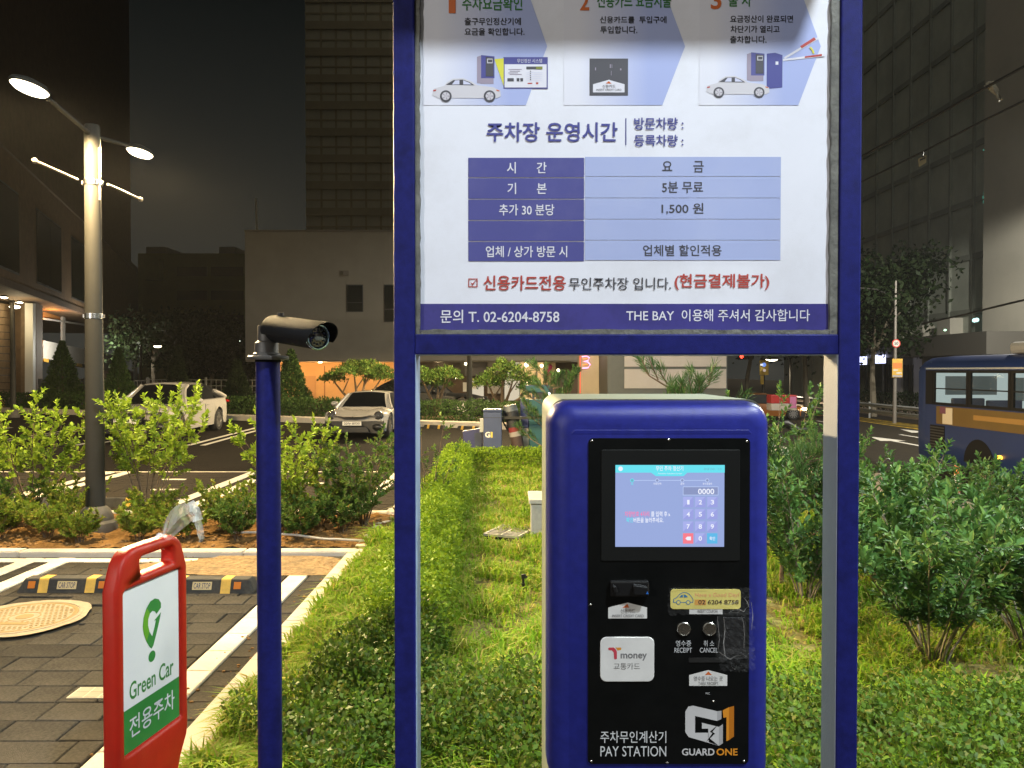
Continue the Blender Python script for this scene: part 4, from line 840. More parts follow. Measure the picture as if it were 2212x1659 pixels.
# ================================================================ street lamps
M_pole = mat('lamp_pole_grey', (0.034, 0.033, 0.029), 0.45, var=0.06, scale=10, bump=0.1, bscale=160, dirt=(0.034, 0.032, 0.028), dscale=4, damt=0.4, spec=.12)
M_base = mat('lamp_base_grey', (0.10, 0.092, 0.078), 0.7, var=0.12, scale=20, bump=0.2, bscale=100)
M_bracket = mat('pale_bracket', (0.25, 0.2, 0.16), 0.5); M_glow = emat('lamp_glow', (1.0, .86, .60), 9.0); M_glow2 = emat('lamp_glow_dim', (1.0, .90, .68), 6.5)
LY = 7.8; LX = S(204, 800, LY).x
lampz = S(0, 285, LY).z
def street_lamp(label, x, y, rot, near=True, heads=((-1, P_NEAR), (1, P_FARHEAD)), group='street lamps of the car park', zbase=0.0, globe=False):
    t = thing('street_lamp', label, 'street lamp', (x, y, zbase), rot, group)
    part('pole', MB().lathe([(.092, .2), (.088, 1.2), (.080, 2.6), (.0745, 3.6), (.0745, lampz + .03), (.066, lampz + .055)], n=28), M_pole, t, smooth=True)
    part('base_cover', MB().lathe([(.20, 0), (.205, .05), (.195, .11), (.165, .135), (.165, .15), (.155, .19), (.135, .235), (.10, .27), (.092, .275)], n=28), M_base, t, smooth=True)
    arm = MB().tube([(0, -.72, lampz + .06), (0, 0, lampz - .05), (0, .72, lampz + .06)], .022, 10); part('arm', arm, M_pole, t, smooth=True)
    for sgn, pw in heads:
        cy_ = sgn * 1.0; hd = MB(); n = 28; V = []
        prof = [(.02, .055), (.12, .050), (.185, .030), (.215, .004), (.215, -.010), (.205, -.016)]
        for r, z in prof:
            for j in range(n):
                a = 2*math.pi*j/n; V.append((r * .54 * math.cos(a), cy_ + r * 1.12 * math.sin(a), lampz + .075 + z))
        hd.add(V, [(i*n+j, i*n+(j+1) % n, (i+1)*n+(j+1) % n, (i+1)*n+j) for i in range(len(prof)-1) for j in range(n)] + [tuple(range(n))])
        h = part('lamp_head', hd, M_pole, t, smooth=True)
        lz = lampz + .058; pts = []; V = []
        prof = [(.198, 0), (.17, -.02), (.11, -.034), (.02, -.038)]
        for r, z in prof:
            for j in range(n): a = 2*math.pi*j/n; V.append((r * .54 * math.cos(a), cy_ + r * 1.12 * math.sin(a), lz + z))
        m_ = MB(); m_.add(V, [(i*n+j, i*n+(j+1) % n, (i+1)*n+(j+1) % n, (i+1)*n+j) for i in range(3) for j in range(n)] + [tuple(range(3*n, 4*n))])
        part('diffuser', m_, M_glow if pw > 450 or not near else M_glow2, h, smooth=True)
        W_ = ROOTM[t.as_pointer()] @ Vector((0, cy_, lampz - .02)); lamp('lamp_light', 'POINT' if globe else 'SPOT', W_, pw, LAMP_WARM, t, spot=172, blend=.12, target=W_ - Vector((0, 0, 1)), rad=.12, wide=0 if globe else 2.3)
    if near:
        for z, nm in ((S(0, 397, LY).z, 'upper'), (S(0, 683, LY).z, 'lower')):
            part('clamp_band', MB().lathe([(.083, z - .028), (.086, z - .026), (.086, z + .026), (.083, z + .028)], n=28), M_steel, t, smooth=True)
            part('clamp_bolt', MB().box(.080, .105, -.02, .02, z - .02, z + .02).box(-.105, -.080, -.02, .02, z - .02, z + .02), M_steel, t, bevel=.003)
        z = S(0, 397, LY).z; zz = z + .01
        bar = part('banner_arm', MB().tube([(-.10, -.78, zz), (-.10, -.1, zz)], .013, 8), M_bracket, t, smooth=True); part('banner_arm', MB().tube([(.10, .1, zz), (.10, .80, zz)], .013, 8), M_bracket, t, smooth=True)
        part('arm_tip', MB().ball((-.10, -.78, zz), .026, 10, 6), M_bracket, t, smooth=True); part('arm_tip', MB().ball((.10, .80, zz), .026, 10, 6), M_bracket, t, smooth=True)
        part('cable', MB().tube([(.079, -.02, lampz - .18), (.082, -.02, lampz - .7)], .008, 6), M_bracket, t)
        for q in (0, .22): part('bolt', MB().ball((-.02, -.079, S(0, 345, LY).z - q), .009, 8, 5), M_pdark, t)
    return t
street_lamp('grey twin head street lamp standing in the planted bed on red soil', LX, LY, 0)
p_ = S(28, 800, 27.0)
street_lamp('grey twin head street lamp before the slatted wall of the brown building', p_.x, p_.y, R(20), False, ((-1, P_LOT), (1, P_LOT * .7)), globe=True)
p_ = S(1014, 800, 24.0); street_lamp('grey lamp post before the shop front, seen right of the left blue post', p_.x, p_.y, R(75), False, ((-1, P_LOT2), (1, P_LOT2)))

# ================================================================ wheel stops
M_rub = mat('black_rubber', (0.022, 0.022, 0.021), 0.75, bump=.3, bscale=200, dirt=(.10, .09, .07), dscale=8, damt=.5); M_yel = mat('yellow_band', (0.66, 0.40, 0.06), 0.55, var=.12, scale=20, bump=.2, bscale=120, dirt=(.35, .22, .06), dscale=14, damt=.5)
M_amb = mat('amber_reflector', (0.55, 0.16, 0.01), 0.45, spec=.2); M_csl = mat('stop_label', (0.55, 0.42, 0.20), 0.55, var=.1)
def wheel_stop(label, x, y, rot=0, group='rubber wheel stops in the near bay', detail=True, z=0, hw=.35):
    t = thing('wheel_stop', label, 'wheel stop', (x, y, z), rot, group)
    prof = [(-.085, 0), (-.078, .016), (-.052, .092), (-.045, .10), (.045, .10), (.052, .092), (.078, .016), (.085, 0)]
    xs_ = [(-hw, .0), (-hw + .03, .8), (-hw + .045, 1), (hw - .045, 1), (hw - .03, .8), (hw, .0)]
    V = [(x_, py, max(pz * k_, .014 if pz > 0 and k_ == 0 else pz * k_)) for x_, k_ in xs_ for py, pz in prof]
    n = 8; m_ = MB(); m_.add(V, [(i*n+j, (i+1)*n+j, (i+1)*n+j+1, i*n+j+1) for i in range(5) for j in range(n-1)] + [tuple(range(n)), tuple(range(6*n-1, 5*n-1, -1))])
    part('rubber_body', m_, M_rub, t, bevel=.004)
    for bxx in (-.175, .175):
        V = [(bxx + s * .036, py * 1.012 if abs(py) < .08 else py * 1.01, pz + .0018) for s in (-1, 1) for py, pz in prof]
        m_ = MB(); m_.add(V, [(j, j+1, n+j+1, n+j) for j in range(n-1)]); part('yellow_band', m_, M_yel, t)
    if detail:
        nrm = Vector((0, -.076, .026)).normalized()
        def fc(a, b, k=1): t_ = b; p = Vector((a, -.078 + .026 * t_, .016 + .076 * t_)); return p + nrm * .0012 * k
        for sx2 in (-.262, .262): part('reflector', MB().slab([fc(sx2 - .026, .2), fc(sx2 + .026, .2), fc(sx2 + .026, .84), fc(sx2 - .026, .84)], nrm * .004), M_amb, t, bevel=.001)
        lb = part('stop_label', MB().poly([fc(-.072, .14), fc(.072, .14), fc(.072, .86), fc(-.072, .86)]), M_csl, t)
        letters(lb, 'CAR STOP', (-.062, .24, .062, .76), M_pdark, lambda a, b: fc(a, 1 - b, 2), .02, world=False)
    return t
ws0 = G(150, 1276); ws1 = G(440, 1279)
wheel_stop('rubber car stop left of the red sign stand, near the white stall line', S(151, 800, 5.76).x, 5.76, 0, hw=.365)
wheel_stop('rubber car stop between the red sign stand and the camera post', S(441, 800, 5.74).x, 5.74, 0, hw=.385)
w0 = wheel_stop('rubber wheel stop in the second bay between the two multi stem shrubs', -3.37, 9.36, 0, 'rubber wheel stops of the second bay', False)
for lab, x in (('rubber wheel stop in the second bay just behind the near street lamp', -4.83), ('rubber wheel stop in the second bay behind the foliage right of the camera post', -2.17), ('rubber wheel stop in the second bay at the left edge of the photo', -6.02)):
    dup(w0, (x, 9.36, 0), 0, lab)
w1 = wheel_stop('black rubber wheel stop against the far kerb behind the white saloon', -7.3, 23.6, frot, 'wheel stops along the far kerb', False)
for lab, x in (('wheel stop at the far kerb left of the white sports car', -4.9), ('wheel stop at the far kerb right of the left blue post', -1.9), ('wheel stop at the far kerb beside the blue barrier cabinet', -.9)):
    p = FA + fd * ((x - FA.x) / fd.x) - fn * .75; dup(w1, (p.x, p.y, 0), frot, lab)
p = FA + fd * ((-7.5 - FA.x) / fd.x) - fn * .75; w1.location = (p.x, p.y, 0)

# ================================================================ manhole, gratings, pipe
M_mhole = mat('manhole_iron', (0.26, 0.18, 0.066), 0.7, var=.12, scale=20, bump=.4, bscale=120, dirt=(.19, .13, .055), dscale=4, damt=.4); M_mring = mat('concrete_ring', (0.33, 0.275, 0.19), 0.85, var=.15, scale=20, bump=.3, bscale=90)
mh = thing('manhole_cover', 'round sand yellow manhole cover with a pale concrete collar in the grey paving', 'manhole cover', (MHC.x, MHC.y, 0))
mh.scale = (.75, .75, 1); m_ = patch(0, 0, .53, .52, .006, 4.2, 60, namp=.028); part('collar', m_, M_mring, mh)
part('rim', MB().lathe([(.46, -.03), (.46, .010), (.445, .012), (.43, .010), (.43, -.02)], n=44), M_mring, mh, smooth=True)
part('lid', MB().lathe([(.425, -.03), (.425, .006), (.42, .010), (.39, .010), (.385, .007), (.02, .007)], n=44), M_mhole, mh, smooth=True)
m_ = MB()
for i in range(-8, 9):
    for j in range(-8, 9):
        x, y = i * .045 + (j % 2) * .022, j * .045
        if .14 < math.hypot(x, y) < .37 and not (abs(x) < .17 and -.24 < y < -.14): m_.box(x - .012, x + .012, y - .012, y + .012, .006, .0105)
part('tread_pattern', m_, M_mhole, mh, kind='stuff')
m_ = MB(); m_.lathe([(.13, .006), (.13, .011), (.118, .011), (.118, .0072)], n=30); m_.lathe([(.075, .006), (.07, .012), (.02, .013)], n=24); part('crest', m_, M_mhole, mh, smooth=True)
part('name_bar', MB().box(-.155, .155, -.225, -.155, .006, .011), M_mhole, mh, bevel=.004)
part('name_marks', MB().box(-.13, .13, -.212, -.205, .0108, .0122).box(-.13, .13, -.176, -.169, .0108, .0122).box(-.09, .09, -.194, -.187, .0108, .0122), mat('manhole_mark', (.36, .25, .09), .7), mh)
g0 = G(205, 1497)
dr_ = thing('drain_tile', 'pale gridded drain tile set flush in the grey paving left of the red stand', 'drain cover', (g0.x + .05, g0.y, 0))
part('drain_frame', MB().box(-.16, .16, -.065, .065, -.03, .004), mat('drain_tile', (.55, .50, .38), .7, var=.1), dr_, bevel=.002)
for i in range(4):
    for j in range(2): part('drain_cell', MB().box(-.15 + i*.076, -.15 + i*.076 + .068, -.058 + j*.06, -.058 + j*.06 + .054, .003, .0055), mat('drain_cell', (.34, .31, .24), .8), dr_)
gg = G(1103, 1156, .07)
gr = thing('drain_grating', 'small rectangular steel drain grating lying in the lawn beside the concrete box', 'grating', (gg.x, gg.y, .105), R(-22))
M_zinc = mat('zinc_bar', (.38, .37, .34), .5, metal=.5, var=.15, scale=20)
part('grate_pit', MB().box(-.17, .17, -.22, .22, -.05, -.012), mat('pit_black', (.008, .008, .007), .9), gr)
for i in range(9): part('grate_bar', MB().box(-.18, .18, -.23 + i*.0555, -.23 + i*.0555 + .012, -.008, .014), M_zinc, gr)
for i in range(3): part('grate_bar', MB().box(-.18 + i*.17, -.165 + i*.17, -.235, .235, -.006, .016), M_zinc, gr)
pt = [G(u, v, .1) for u, v in ((500, 1150), (560, 1150), (640, 1156), (700, 1164), (735, 1165), (790, 1168))]
tag(part('drip_pipe', MB().tube([p + Vector((0, 0, .0)) for p in pt], .011, 7), mat('pipe_grey', (.34, .33, .31), .5)), 'thin grey drip pipe lying along the soil right of the blue camera post', 'pipe')
def sprinkler(u, v, label, z=.06):
    p = G(u, v + 14, z); t = thing('sprinkler', label, 'sprinkler', p, 0, 'small black sprinkler heads in the grass'); k = p.y / F
    M_ = mat('sprinkler_black', (.008, .008, .008), .5)
    part('riser', MB().tube([(0, 0, -.05), (.002, 0, 12*k), (0, 0, 30*k)], 2.6*k, 8), M_, t); part('nozzle', MB().box(-4*k, 6*k, -4*k, 4*k, 27*k, 36*k), M_, t, bevel=.003); part('spout', MB().tube([(3*k, 0, 31*k), (9*k, 0, 30*k)], 2.2*k, 8), M_, t); part('adjust_ring', MB().lathe([(4.2*k, 12*k), (4.2*k, 17*k)], n=10), M_, t)
sprinkler(1130, 1262, 'small black sprinkler head in the grass between the blue post and the pay machine'); sprinkler(1891, 1560, 'small black sprinkler head in the grass right of the right blue post')
# concrete service box behind the pay machine
cb = G(1150, 1160, .06)
bx_ = thing('service_box', 'low pale concrete service box on the lawn, half hidden by the pay machine', 'utility box', (S(1146, 800, 7.2).x, 7.2, .04))
k = 7.2 / F; M_conc = mat('concrete', (.40, .38, .34), .85, var=.15, scale=14, bump=.3, bscale=80, dirt=(.25, .23, .19), dscale=3, damt=.5)
part('box_body', MB().slab([(0, 0, -.05), (.62, 0, -.05), (.62, .5, -.05), (.02, .5, -.05)], (0, 0, 1.65 - 288*k - .02 + .02)), M_conc, bx_, bevel=.012); part('lid', MB().box(-.015, .64, -.015, .52, 1.65 - 288*k - .045, 1.65 - 288*k), M_conc, bx_, bevel=.008)
# ================================================================ plants
LF_br = leafmat('leaf_fresh', [(.15, .24, .018), (.20, .30, .024), (.25, .34, .032), (.17, .26, .02)])
LF_md = leafmat('leaf_mid', [(.05, .11, .018), (.07, .14, .022), (.10, .17, .03), (.12, .13, .03)])
LF_rt = leafmat('leaf_glossy', [(.045, .115, .03), (.065, .15, .036), (.09, .19, .042), (.12, .21, .05), (.05, .12, .03)], rough=.45, tl=.25, spec=.3)
LF_low = leafmat('leaf_low_shrub', [(.12, .19, .018), (.15, .23, .022), (.19, .25, .03), (.20, .17, .035)])
LF_hdg = leafmat('leaf_hedge', [(.14, .24, .012), (.19, .30, .016), (.24, .35, .022), (.10, .19, .012)])
LF_gc = leafmat('leaf_ground_cover', [(.06, .13, .016), (.085, .165, .018), (.12, .205, .025), (.06, .115, .02), (.14, .15, .03)], rough=.5)
LF_con = leafmat('leaf_conifer', [(.04, .085, .022), (.055, .11, .026), (.075, .13, .03)], rough=.6)
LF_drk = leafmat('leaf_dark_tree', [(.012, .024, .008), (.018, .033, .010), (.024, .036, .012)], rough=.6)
LF_pin = leafmat('pine_needle', [(.035, .085, .022), (.055, .12, .03), (.07, .13, .04)], rough=.45, tl=.15)
LF_gra = leafmat('grass_blade', [(.16, .32, .014), (.21, .38, .018), (.27, .43, .025), (.33, .42, .04), (.45, .38, .11), (.18, .34, .016)], rough=.6, tl=.45)
BK = mat('bark_brown', (.11, .075, .045), .9, var=.3, scale=30, bump=.5, bscale=80); BKl = mat('bark_grey', (.17, .145, .105), .9, var=.3, scale=20, bump=.5, bscale=60)
rng = np.random.default_rng(11)
gb = 'multi stem shrubs in the planted bed'
def at(u, Y, z=0.05): p = S(u, 800, Y); return (p.x, Y, z)
shrub('shrub', 'tall yellow green multi stem shrub left of the near street lamp pole', 'shrub', at(66, 8.05), 1.46, .66, rng, 10, 15, .20, .058, .036, 13, .46, leaf=LF_br, bark=BK, group=gb)
shrub('shrub', 'tall yellow green fan shaped shrub just right of the near street lamp pole', 'shrub', at(318, 8.1), 1.72, .62, rng, 12, 14, .19, .058, .036, 13, .42, leaf=LF_br, bark=BK, group=gb)
shrub('shrub', 'slim bright green shrub partly behind the blue camera post', 'shrub', at(612, 8.0), 1.36, .60, rng, 10, 13, .18, .054, .034, 13, .36, leaf=LF_br, bark=BK, group=gb)
shrub('shrub', 'dense dark green shrub left of the left blue sign post', 'shrub', at(785, 8.0), 1.12, .48, rng, 12, 15, .17, .046, .028, 13, .20, leaf=LF_md, bark=BK, group=gb)
shrub('shrub', 'thin shrub of drooping leafy shoots seen just right of the left blue sign post', 'shrub', at(925, 8.5), 1.20, .30, rng, 5, 6, .18, .048, .026, 9, .25, leaf=LF_md, bark=BK, group=gb)
gl = 'low shrubs in the planted bed'
for lab, u, Y, h, sp, n, lf in (
    ('round dark green low shrub at the left edge under the tall shrub', 22, 7.9, .62, .36, 9, LF_md), ('low bright shrub left of the lamp base, third from the kerb corner', 100, 7.45, .42, .32, 9, LF_low),
    ('low shrub at the left photo edge by the bed kerb', -10, 7.35, .36, .28, 8, LF_low), ('tiny green shrub on the soil directly left of the lamp base', 168, 7.25, .24, .16, 6, LF_low),
    ('loose low shrub behind and left of the lamp base', 160, 8.2, .55, .36, 9, LF_low), ('small round shrub on the soil right of the lamp base', 298, 7.3, .26, .18, 7, LF_low),
    ('leafy low shrub at the foot of the fan shaped shrub', 330, 7.9, .40, .26, 8, LF_low), ('small shrub seen just right of the red stand handle', 398, 7.35, .28, .20, 7, LF_low),
    ('upright low shrub midway between red stand and camera post', 480, 7.75, .50, .26, 8, LF_low), ('small dark shrub left of the camera post near the kerb', 510, 7.35, .36, .20, 8, LF_md),
    ('dark leafy low shrub right of the camera post near the kerb', 645, 7.4, .40, .26, 10, LF_md), ('yellowish low shrub behind the drip pipe', 690, 7.95, .56, .34, 10, LF_low),
    ('low shrub with bare twigs beside the left blue sign post', 740, 7.7, .45, .30, 8, LF_md), ('low shrub right at the foot of the camera post foliage', 590, 7.8, .48, .24, 8, LF_low)):
    shrub('low_shrub', lab, 'shrub', at(u, Y), h, sp, rng, n + 2, 10, .12, .040, .027, 13, .15, leaf=lf, bark=BK, group=gl, r0=.004)
# right hand shrubs: large glossy leaves; the nearest leaves are pieces of their own
gr_ = 'glossy shrubs on the right'
def bigshrub(label, x, y, h, sp, nst, tw, ll=.052, **k):
    return shrub('shrub', label, 'shrub', (x, y, LAWNZ(x, y) + .03), h, sp, rng, nst, tw, .17, ll, ll * .5, 12, k.pop('start', .28), leaf=LF_rt, bark=BKl, group=gr_, up=1.0, r0=.007, shape=.7, **k)
R = R
near_sh = [bigshrub('large glossy shrub right of the right blue post with bare leaning stems at its foot', 2.28, 4.15, 1.0, .68, 14, 20, .058, start=.34),
    bigshrub('glossy shrub at the right edge of the photo with tall leafy shoots', 2.95, 4.35, 1.08, .74, 15, 21, .060, start=.30)]
bigshrub('dense glossy shrub seen between pay machine and right blue post', 2.05, 5.35, 1.2, .58, 14, 20, start=.16)
bigshrub('glossy shrub behind the right blue post with upright shoots', 2.75, 5.7, 1.08, .7, 14, 20, start=.14)
bigshrub('shrub with tall shoots reaching to the crossbar corner behind the pay machine', 2.30, 6.7, 1.55, .55, 13, 18, .05, start=.14)
bigshrub('shrub at the top right corner of the pay machine before the orange taxi', 1.72, 5.9, 1.22, .36, 10, 13, .045)
bigshrub('back row shrub right of the right blue post before the bus', 3.7, 6.3, .92, .68, 13, 18, start=.12)
bigshrub('far glossy shrub right before the road bollard', 4.6, 6.9, .95, .66, 12, 15, start=.12)
bigshrub('far glossy shrub behind the right blue post, next to the guard rail view', 3.3, 7.9, 1.05, .6, 10, 12, .05)
def split_leaves(root, nmax=240):
    o = [c for c in root.children if c.name.startswith('leaf_clump')][0]; me = o.data; n = len(me.vertices) // 6
    co = np.empty(len(me.vertices) * 3, np.float32); me.vertices.foreach_get('co', co); co = co.reshape(-1, 6, 3); ctr = co.mean(1) + np.array(root.location)
    d = np.linalg.norm(ctr - np.array([0, 0, H]), axis=1); idx = np.argsort(d)[:nmax]; keep = np.setdiff1d(np.arange(n), idx)
    V = co[keep].reshape(-1, 3); ii = np.arange(len(keep))[:, None] * 6; par = root
    bpy.data.objects.remove(o)
    q = fastmesh('leaf_clump', V, [np.concatenate([ii + np.array([[0, 1, 2, 3]]), ii + np.array([[0, 3, 4, 5]])])], LF_rt, par); q['kind'] = 'stuff'
    for i in idx:
        m_ = bpy.data.meshes.new('leaf'); m_.from_pydata(co[i].tolist(), [], [(0, 1, 2, 3), (0, 3, 4, 5)]); _link('leaf', m_, LF_rt, par)
for r_ in near_sh: split_leaves(r_)
# pines
def pine(label, x, y, h, sp, n, nl=.085, seed=1):
    rg = np.random.default_rng(seed); t = thing('pine', label, 'pine', (x, y, .04), 0, 'young pines in the lawn'); st = MB(); P = []; D = []
    st.tube([(0, 0, -.03), (.02, .01, h * .5), (0, .02, h * .93)], [.018, .012, .005], 6)
    def shoot(p, d, L, dens=1.0):
        d = d / np.linalg.norm(d); q = p + d * L; st.tube([Vector(p), Vector((p + q) / 2 + rg.normal(0, .008, 3)), Vector(q)], [.006, .005, .003], 5)
        for i in range(int(70 * dens * L / .2)):
            f = rg.random() ** .8; a = rg.random() * 6.28; s1 = np.cross(d, [.3, .2, .9]); s1 /= np.linalg.norm(s1); s2 = np.cross(d, s1)
            P.append(p + d * L * f); D.append(d * (.75 + .4 * f) + (s1 * math.cos(a) + s2 * math.sin(a)) * .65)
    for i in range(n):
        z = h * (.18 + .74 * (i + rg.random()) / n); az = i * 2.4 + rg.random(); L = sp * (1.05 - .65 * z / h); d = np.array([math.cos(az), math.sin(az), .45])
        e_ = np.array([0, 0, z]) + d * L; st.tube([(0, 0, z), tuple(np.array([0, 0, z]) + d * L * .5 - np.array([0, 0, .02])), tuple(e_)], [.009, .007, .005], 5)
        for k in range(3): shoot(np.array([0, 0, z]) + d * L * (.5 + .25 * k), d * .6 + np.array([rg.normal(0, .35), rg.normal(0, .35), .55]), .14 + .08 * rg.random())
        shoot(e_, d * .5 + np.array([0, 0, .9]), .16)
    for k in range(5): shoot(np.array([rg.normal(0, .11), rg.normal(0, .05), h * .84]), np.array([rg.normal(0, .12), rg.normal(0, .12), 1.0]), .17 + .06 * rg.random(), 1.3)
    part('stem', st, BK, t, smooth=True, kind='stuff')
    P = np.array(P); D = np.array(D); N = rg.normal(0, 1, P.shape); V, Fc = leafgeo(P, D, N, nl * rg.uniform(.8, 1.15, len(P)), .0032 * (1 + y / 9), rg, True, .05); fastmesh('needle_tuft', V, Fc, LF_pin, t)['kind'] = 'stuff'
    return t
pine('young pine behind the pay machine, its candles showing above the top', 1.22, 5.4, 1.62, .55, 15, .085, 4)
pine('young pine right of the pay machine with brushes of long needles', 1.95, 5.55, 1.02, .52, 11, .095, 6)
pine('young pine behind the hedge, left of the pay machine top', .62, 11.6, 1.62, .62, 15, .10, 9)
# hedge
def hedge(name, label, path, wd, hg, n, size, leaf, seed, zf=None, simple=True, group=None, cat='hedge', lump=.12, fill=True):
    rg = np.random.default_rng(seed); o3 = Vector((*path[0], 0)); t = thing(name, label, cat, o3, 0, group)
    seg = [(Vector(a), Vector(b)) for a, b in zip(path, path[1:])]; Ls = [(b - a).length for a, b in seg]; tot = sum(Ls)
    s = rg.random(n) * tot; P = np.empty((n, 3)); N = np.empty((n, 3)); ang = rg.random(n); rad = rg.random(n) ** .30
    for i in range(n):
        x = s[i]; k = 0
        while x > Ls[k] and k < len(Ls) - 1: x -= Ls[k]; k += 1
        a, b = seg[k]; d = (b - a) / Ls[k]; c = a + d * x; nn = Vector((-d.y, d.x))
        th = math.pi * (ang[i] * 1.16 - .08); w2 = wd / 2; cx, cz = math.cos(th), math.sin(th); q = max(abs(cx), abs(cz)) ** .55
        l1 = 1 + lump * (noise.noise(Vector((c.x * 2.2, c.y * 2.2, cx * 1.5 + seed))) + .7 * noise.noise(Vector((c.x * 6, c.y * 6, cz * 3 + cx * 2))))
        r_ = rad[i] * l1 / q; px, pz = cx * w2 * r_, max(-.1, cz) * hg * r_
        P[i] = (c.x + nn.x * px - o3.x, c.y + nn.y * px - o3.y, pz + .02 + (zf(c.x, c.y) if zf else 0)); N[i] = (nn.x * cx * .8, nn.y * cx * .8, cz + .25)
    D = N * .55 + rg.normal(0, .65, (n, 3)); V, Fc = leafgeo(P, D, N + rg.normal(0, .5, (n, 3)), size * rg.uniform(.7, 1.25, n), size * .62, rg, simple); fastmesh('hedge_leaves', V, Fc, leaf, t)['kind'] = 'stuff'
    st = MB()
    for i in range(int(tot * 7)):
        x = rg.random() * tot; k = 0
        while x > Ls[k] and k < len(Ls) - 1: x -= Ls[k]; k += 1
        a, b = seg[k]; c = a + (b - a) / Ls[k] * x; zz = zf(c.x, c.y) if zf else 0
        st.tube([(c.x - o3.x, c.y - o3.y, zz - .02), (c.x - o3.x + rg.normal(0, .05), c.y - o3.y + rg.normal(0, .05), zz + hg * .8)], [.006, .003], 4, cap=False)
    part('stem', st, BK, t, kind='stuff'); return t
hedge('hedge', 'clipped yellow green box hedge running along the lawn edge towards the driveway', [(-.62, 4.2), (-.72, 8.0), (-.86, 12.4)], .50, .45, 56000, .030, LF_hdg, 3, lump=.36)
hedge('hedge', 'clipped dark green box hedge across the far end of the lawn', [(-.95, 12.6), (2.6, 12.7)], .55, .36, 26000, .034, LF_hdg, 5)
hedge('ground_cover', 'low glossy ground cover shrubs filling the strip in front of the sign posts', [(-.98, 3.05), (-.55, 3.45), (.4, 3.25), (1.6, 3.15), (3.4, 3.25)], .95, .26, 34000, .030, LF_gc, 8, simple=True, cat='ground cover', lump=.35)
hedge('ground_cover', 'leafy ground cover spreading between the kerb grass and the left blue post', [(-.72, 3.5), (-.60, 4.4)], .5, .30, 9000, .030, LF_gc, 9, cat='ground cover', lump=.35)
# grass
def grass(name, label, n, region, hmin, hmax, seed, zf, mask=None, wdt=.0045):
    rg = np.random.default_rng(seed); x = rg.uniform(region[0], region[1], n); y = region[2] + (region[3] - region[2]) * rg.random(n) ** 1.5
    cl = np.array([noise.noise(Vector((a * 2.6, b * 2.6, seed))) + .6 * noise.noise(Vector((a * 7, b * 7, 3))) for a, b in zip(x, y)])
    keep = rg.random(n) < np.clip(.55 + 1.1 * cl, .07, 1)
    if mask is not None: keep &= mask(x, y)
    x, y, cl = x[keep], y[keep], cl[keep]; n = len(x); z = np.array([zf(a, b) for a, b in zip(x, y)])
    h = (hmin + (hmax - hmin) * rg.random(n) ** 1.4) * np.clip(1 + 1.05 * cl, .35, 2.3); a = rg.random(n) * 6.283; bend = h * rg.uniform(.3, 1.5, n); w_ = wdt * rg.uniform(.6, 1.3, n) * (1 + y / 14)
    b = a + rg.normal(0, .5, n); P = np.stack([x, y, z], 1); Tn = np.stack([-np.sin(a), np.cos(a), 0*a], 1) * w_[:, None]; Dd = np.stack([np.cos(b), np.sin(b), 0*b], 1)
    m1 = P + Dd * (bend * .28)[:, None]; m1[:, 2] += h * .6; tp = P + Dd * bend[:, None]; tp[:, 2] += h * .95 - bend * .33
    V = np.stack([P - Tn, P + Tn, m1 + Tn * .75, m1 - Tn * .75, tp], 1).reshape(-1, 3); i = np.arange(n)[:, None] * 5
    o = fastmesh(name, V, [i + np.array([[0, 1, 2, 3]]), i + np.array([[3, 2, 4]])], LF_gra, None, 'stuff'); return o
zl = lambda x, y: .04 + LAWNZ(x, y)
grass('grass', 'x', 230000, (-1.27, 4.2, 2.95, 12.4), .035, .13, 21, zl, lambda x, y: (y > 2.95) & ~((x > -.45 - .03*(y-4)) & (x < -.15) & (y > 8) & (np.random.default_rng(2).random(len(x)) < .0)))
grass('grass', '', 24000, (-1.31, -.85, 3.0, 7.4), .05, .15, 22, zl)
grass('grass', '', 9000, (4.2, 6.6, 3.2, 12), .05, .14, 23, zl)
# conical trees and bonsai pines beyond the lot
def cone_tree(label, x, y, h, r, n, size, leaf, seed, z0=.12):
    rg = np.random.default_rng(seed); t = thing('conifer', label, 'conifer', (x, y, z0), 0, 'cone shaped conifers beyond the far kerb')
    part('trunk', MB().tube([(0, 0, -.1), (0, 0, h * .9)], [.05, .015], 7), BK, t)
    f = rg.random(n) ** 1.25; az = rg.random(n) * 6.283; prof = r * np.minimum(1, (1 - f) * 1.15 + .02) * np.minimum(1, .55 + f * 4)
    lum = 1 + .28 * np.array([noise.noise(Vector((math.cos(a) * 1.6, math.sin(a) * 1.6, b * 7 + seed))) + .6 * noise.noise(Vector((math.cos(a) * 4, math.sin(a) * 4, b * 16 + seed))) for a, b in zip(az, f)])
    rr = prof * lum * rg.random(n) ** .35; P = np.stack([rr * np.cos(az), rr * np.sin(az), .1 + f * h * .95], 1); D = np.stack([np.cos(az), np.sin(az), .9 + 0*az], 1) + rg.normal(0, .5, (n, 3))
    V, Fc = leafgeo(P, D, rg.normal(0, 1, (n, 3)), size * rg.uniform(.6, 1.3, n), size * .45, rg, True); fastmesh('crown', V, Fc, leaf, t)['kind'] = 'stuff'
for lab, u, Y, vt, rpx, lf in (('dark cone shaped conifer before the white ramp wall', 135, 31.5, 738, 34, LF_con), ('slim conifer just right of the near lamp pole', 256, 30.5, 755, 27, LF_con),
    ('dim olive conifer right of the white saloon roof', 384, 31, 752, 20, LF_drk), ('loose conifer left of the camera post before the white grid fence', 512, 29, 782, 26, LF_drk), ('tall narrow conifer just right of the camera post against the orange wall', 629, 27, 758, 34, LF_con)):
    k = Y / F; cone_tree(lab, (u - 1106) * k, Y, H - .12 + (VH - vt) * k, rpx * k * 1.35, 6500, .12, lf, int(u))
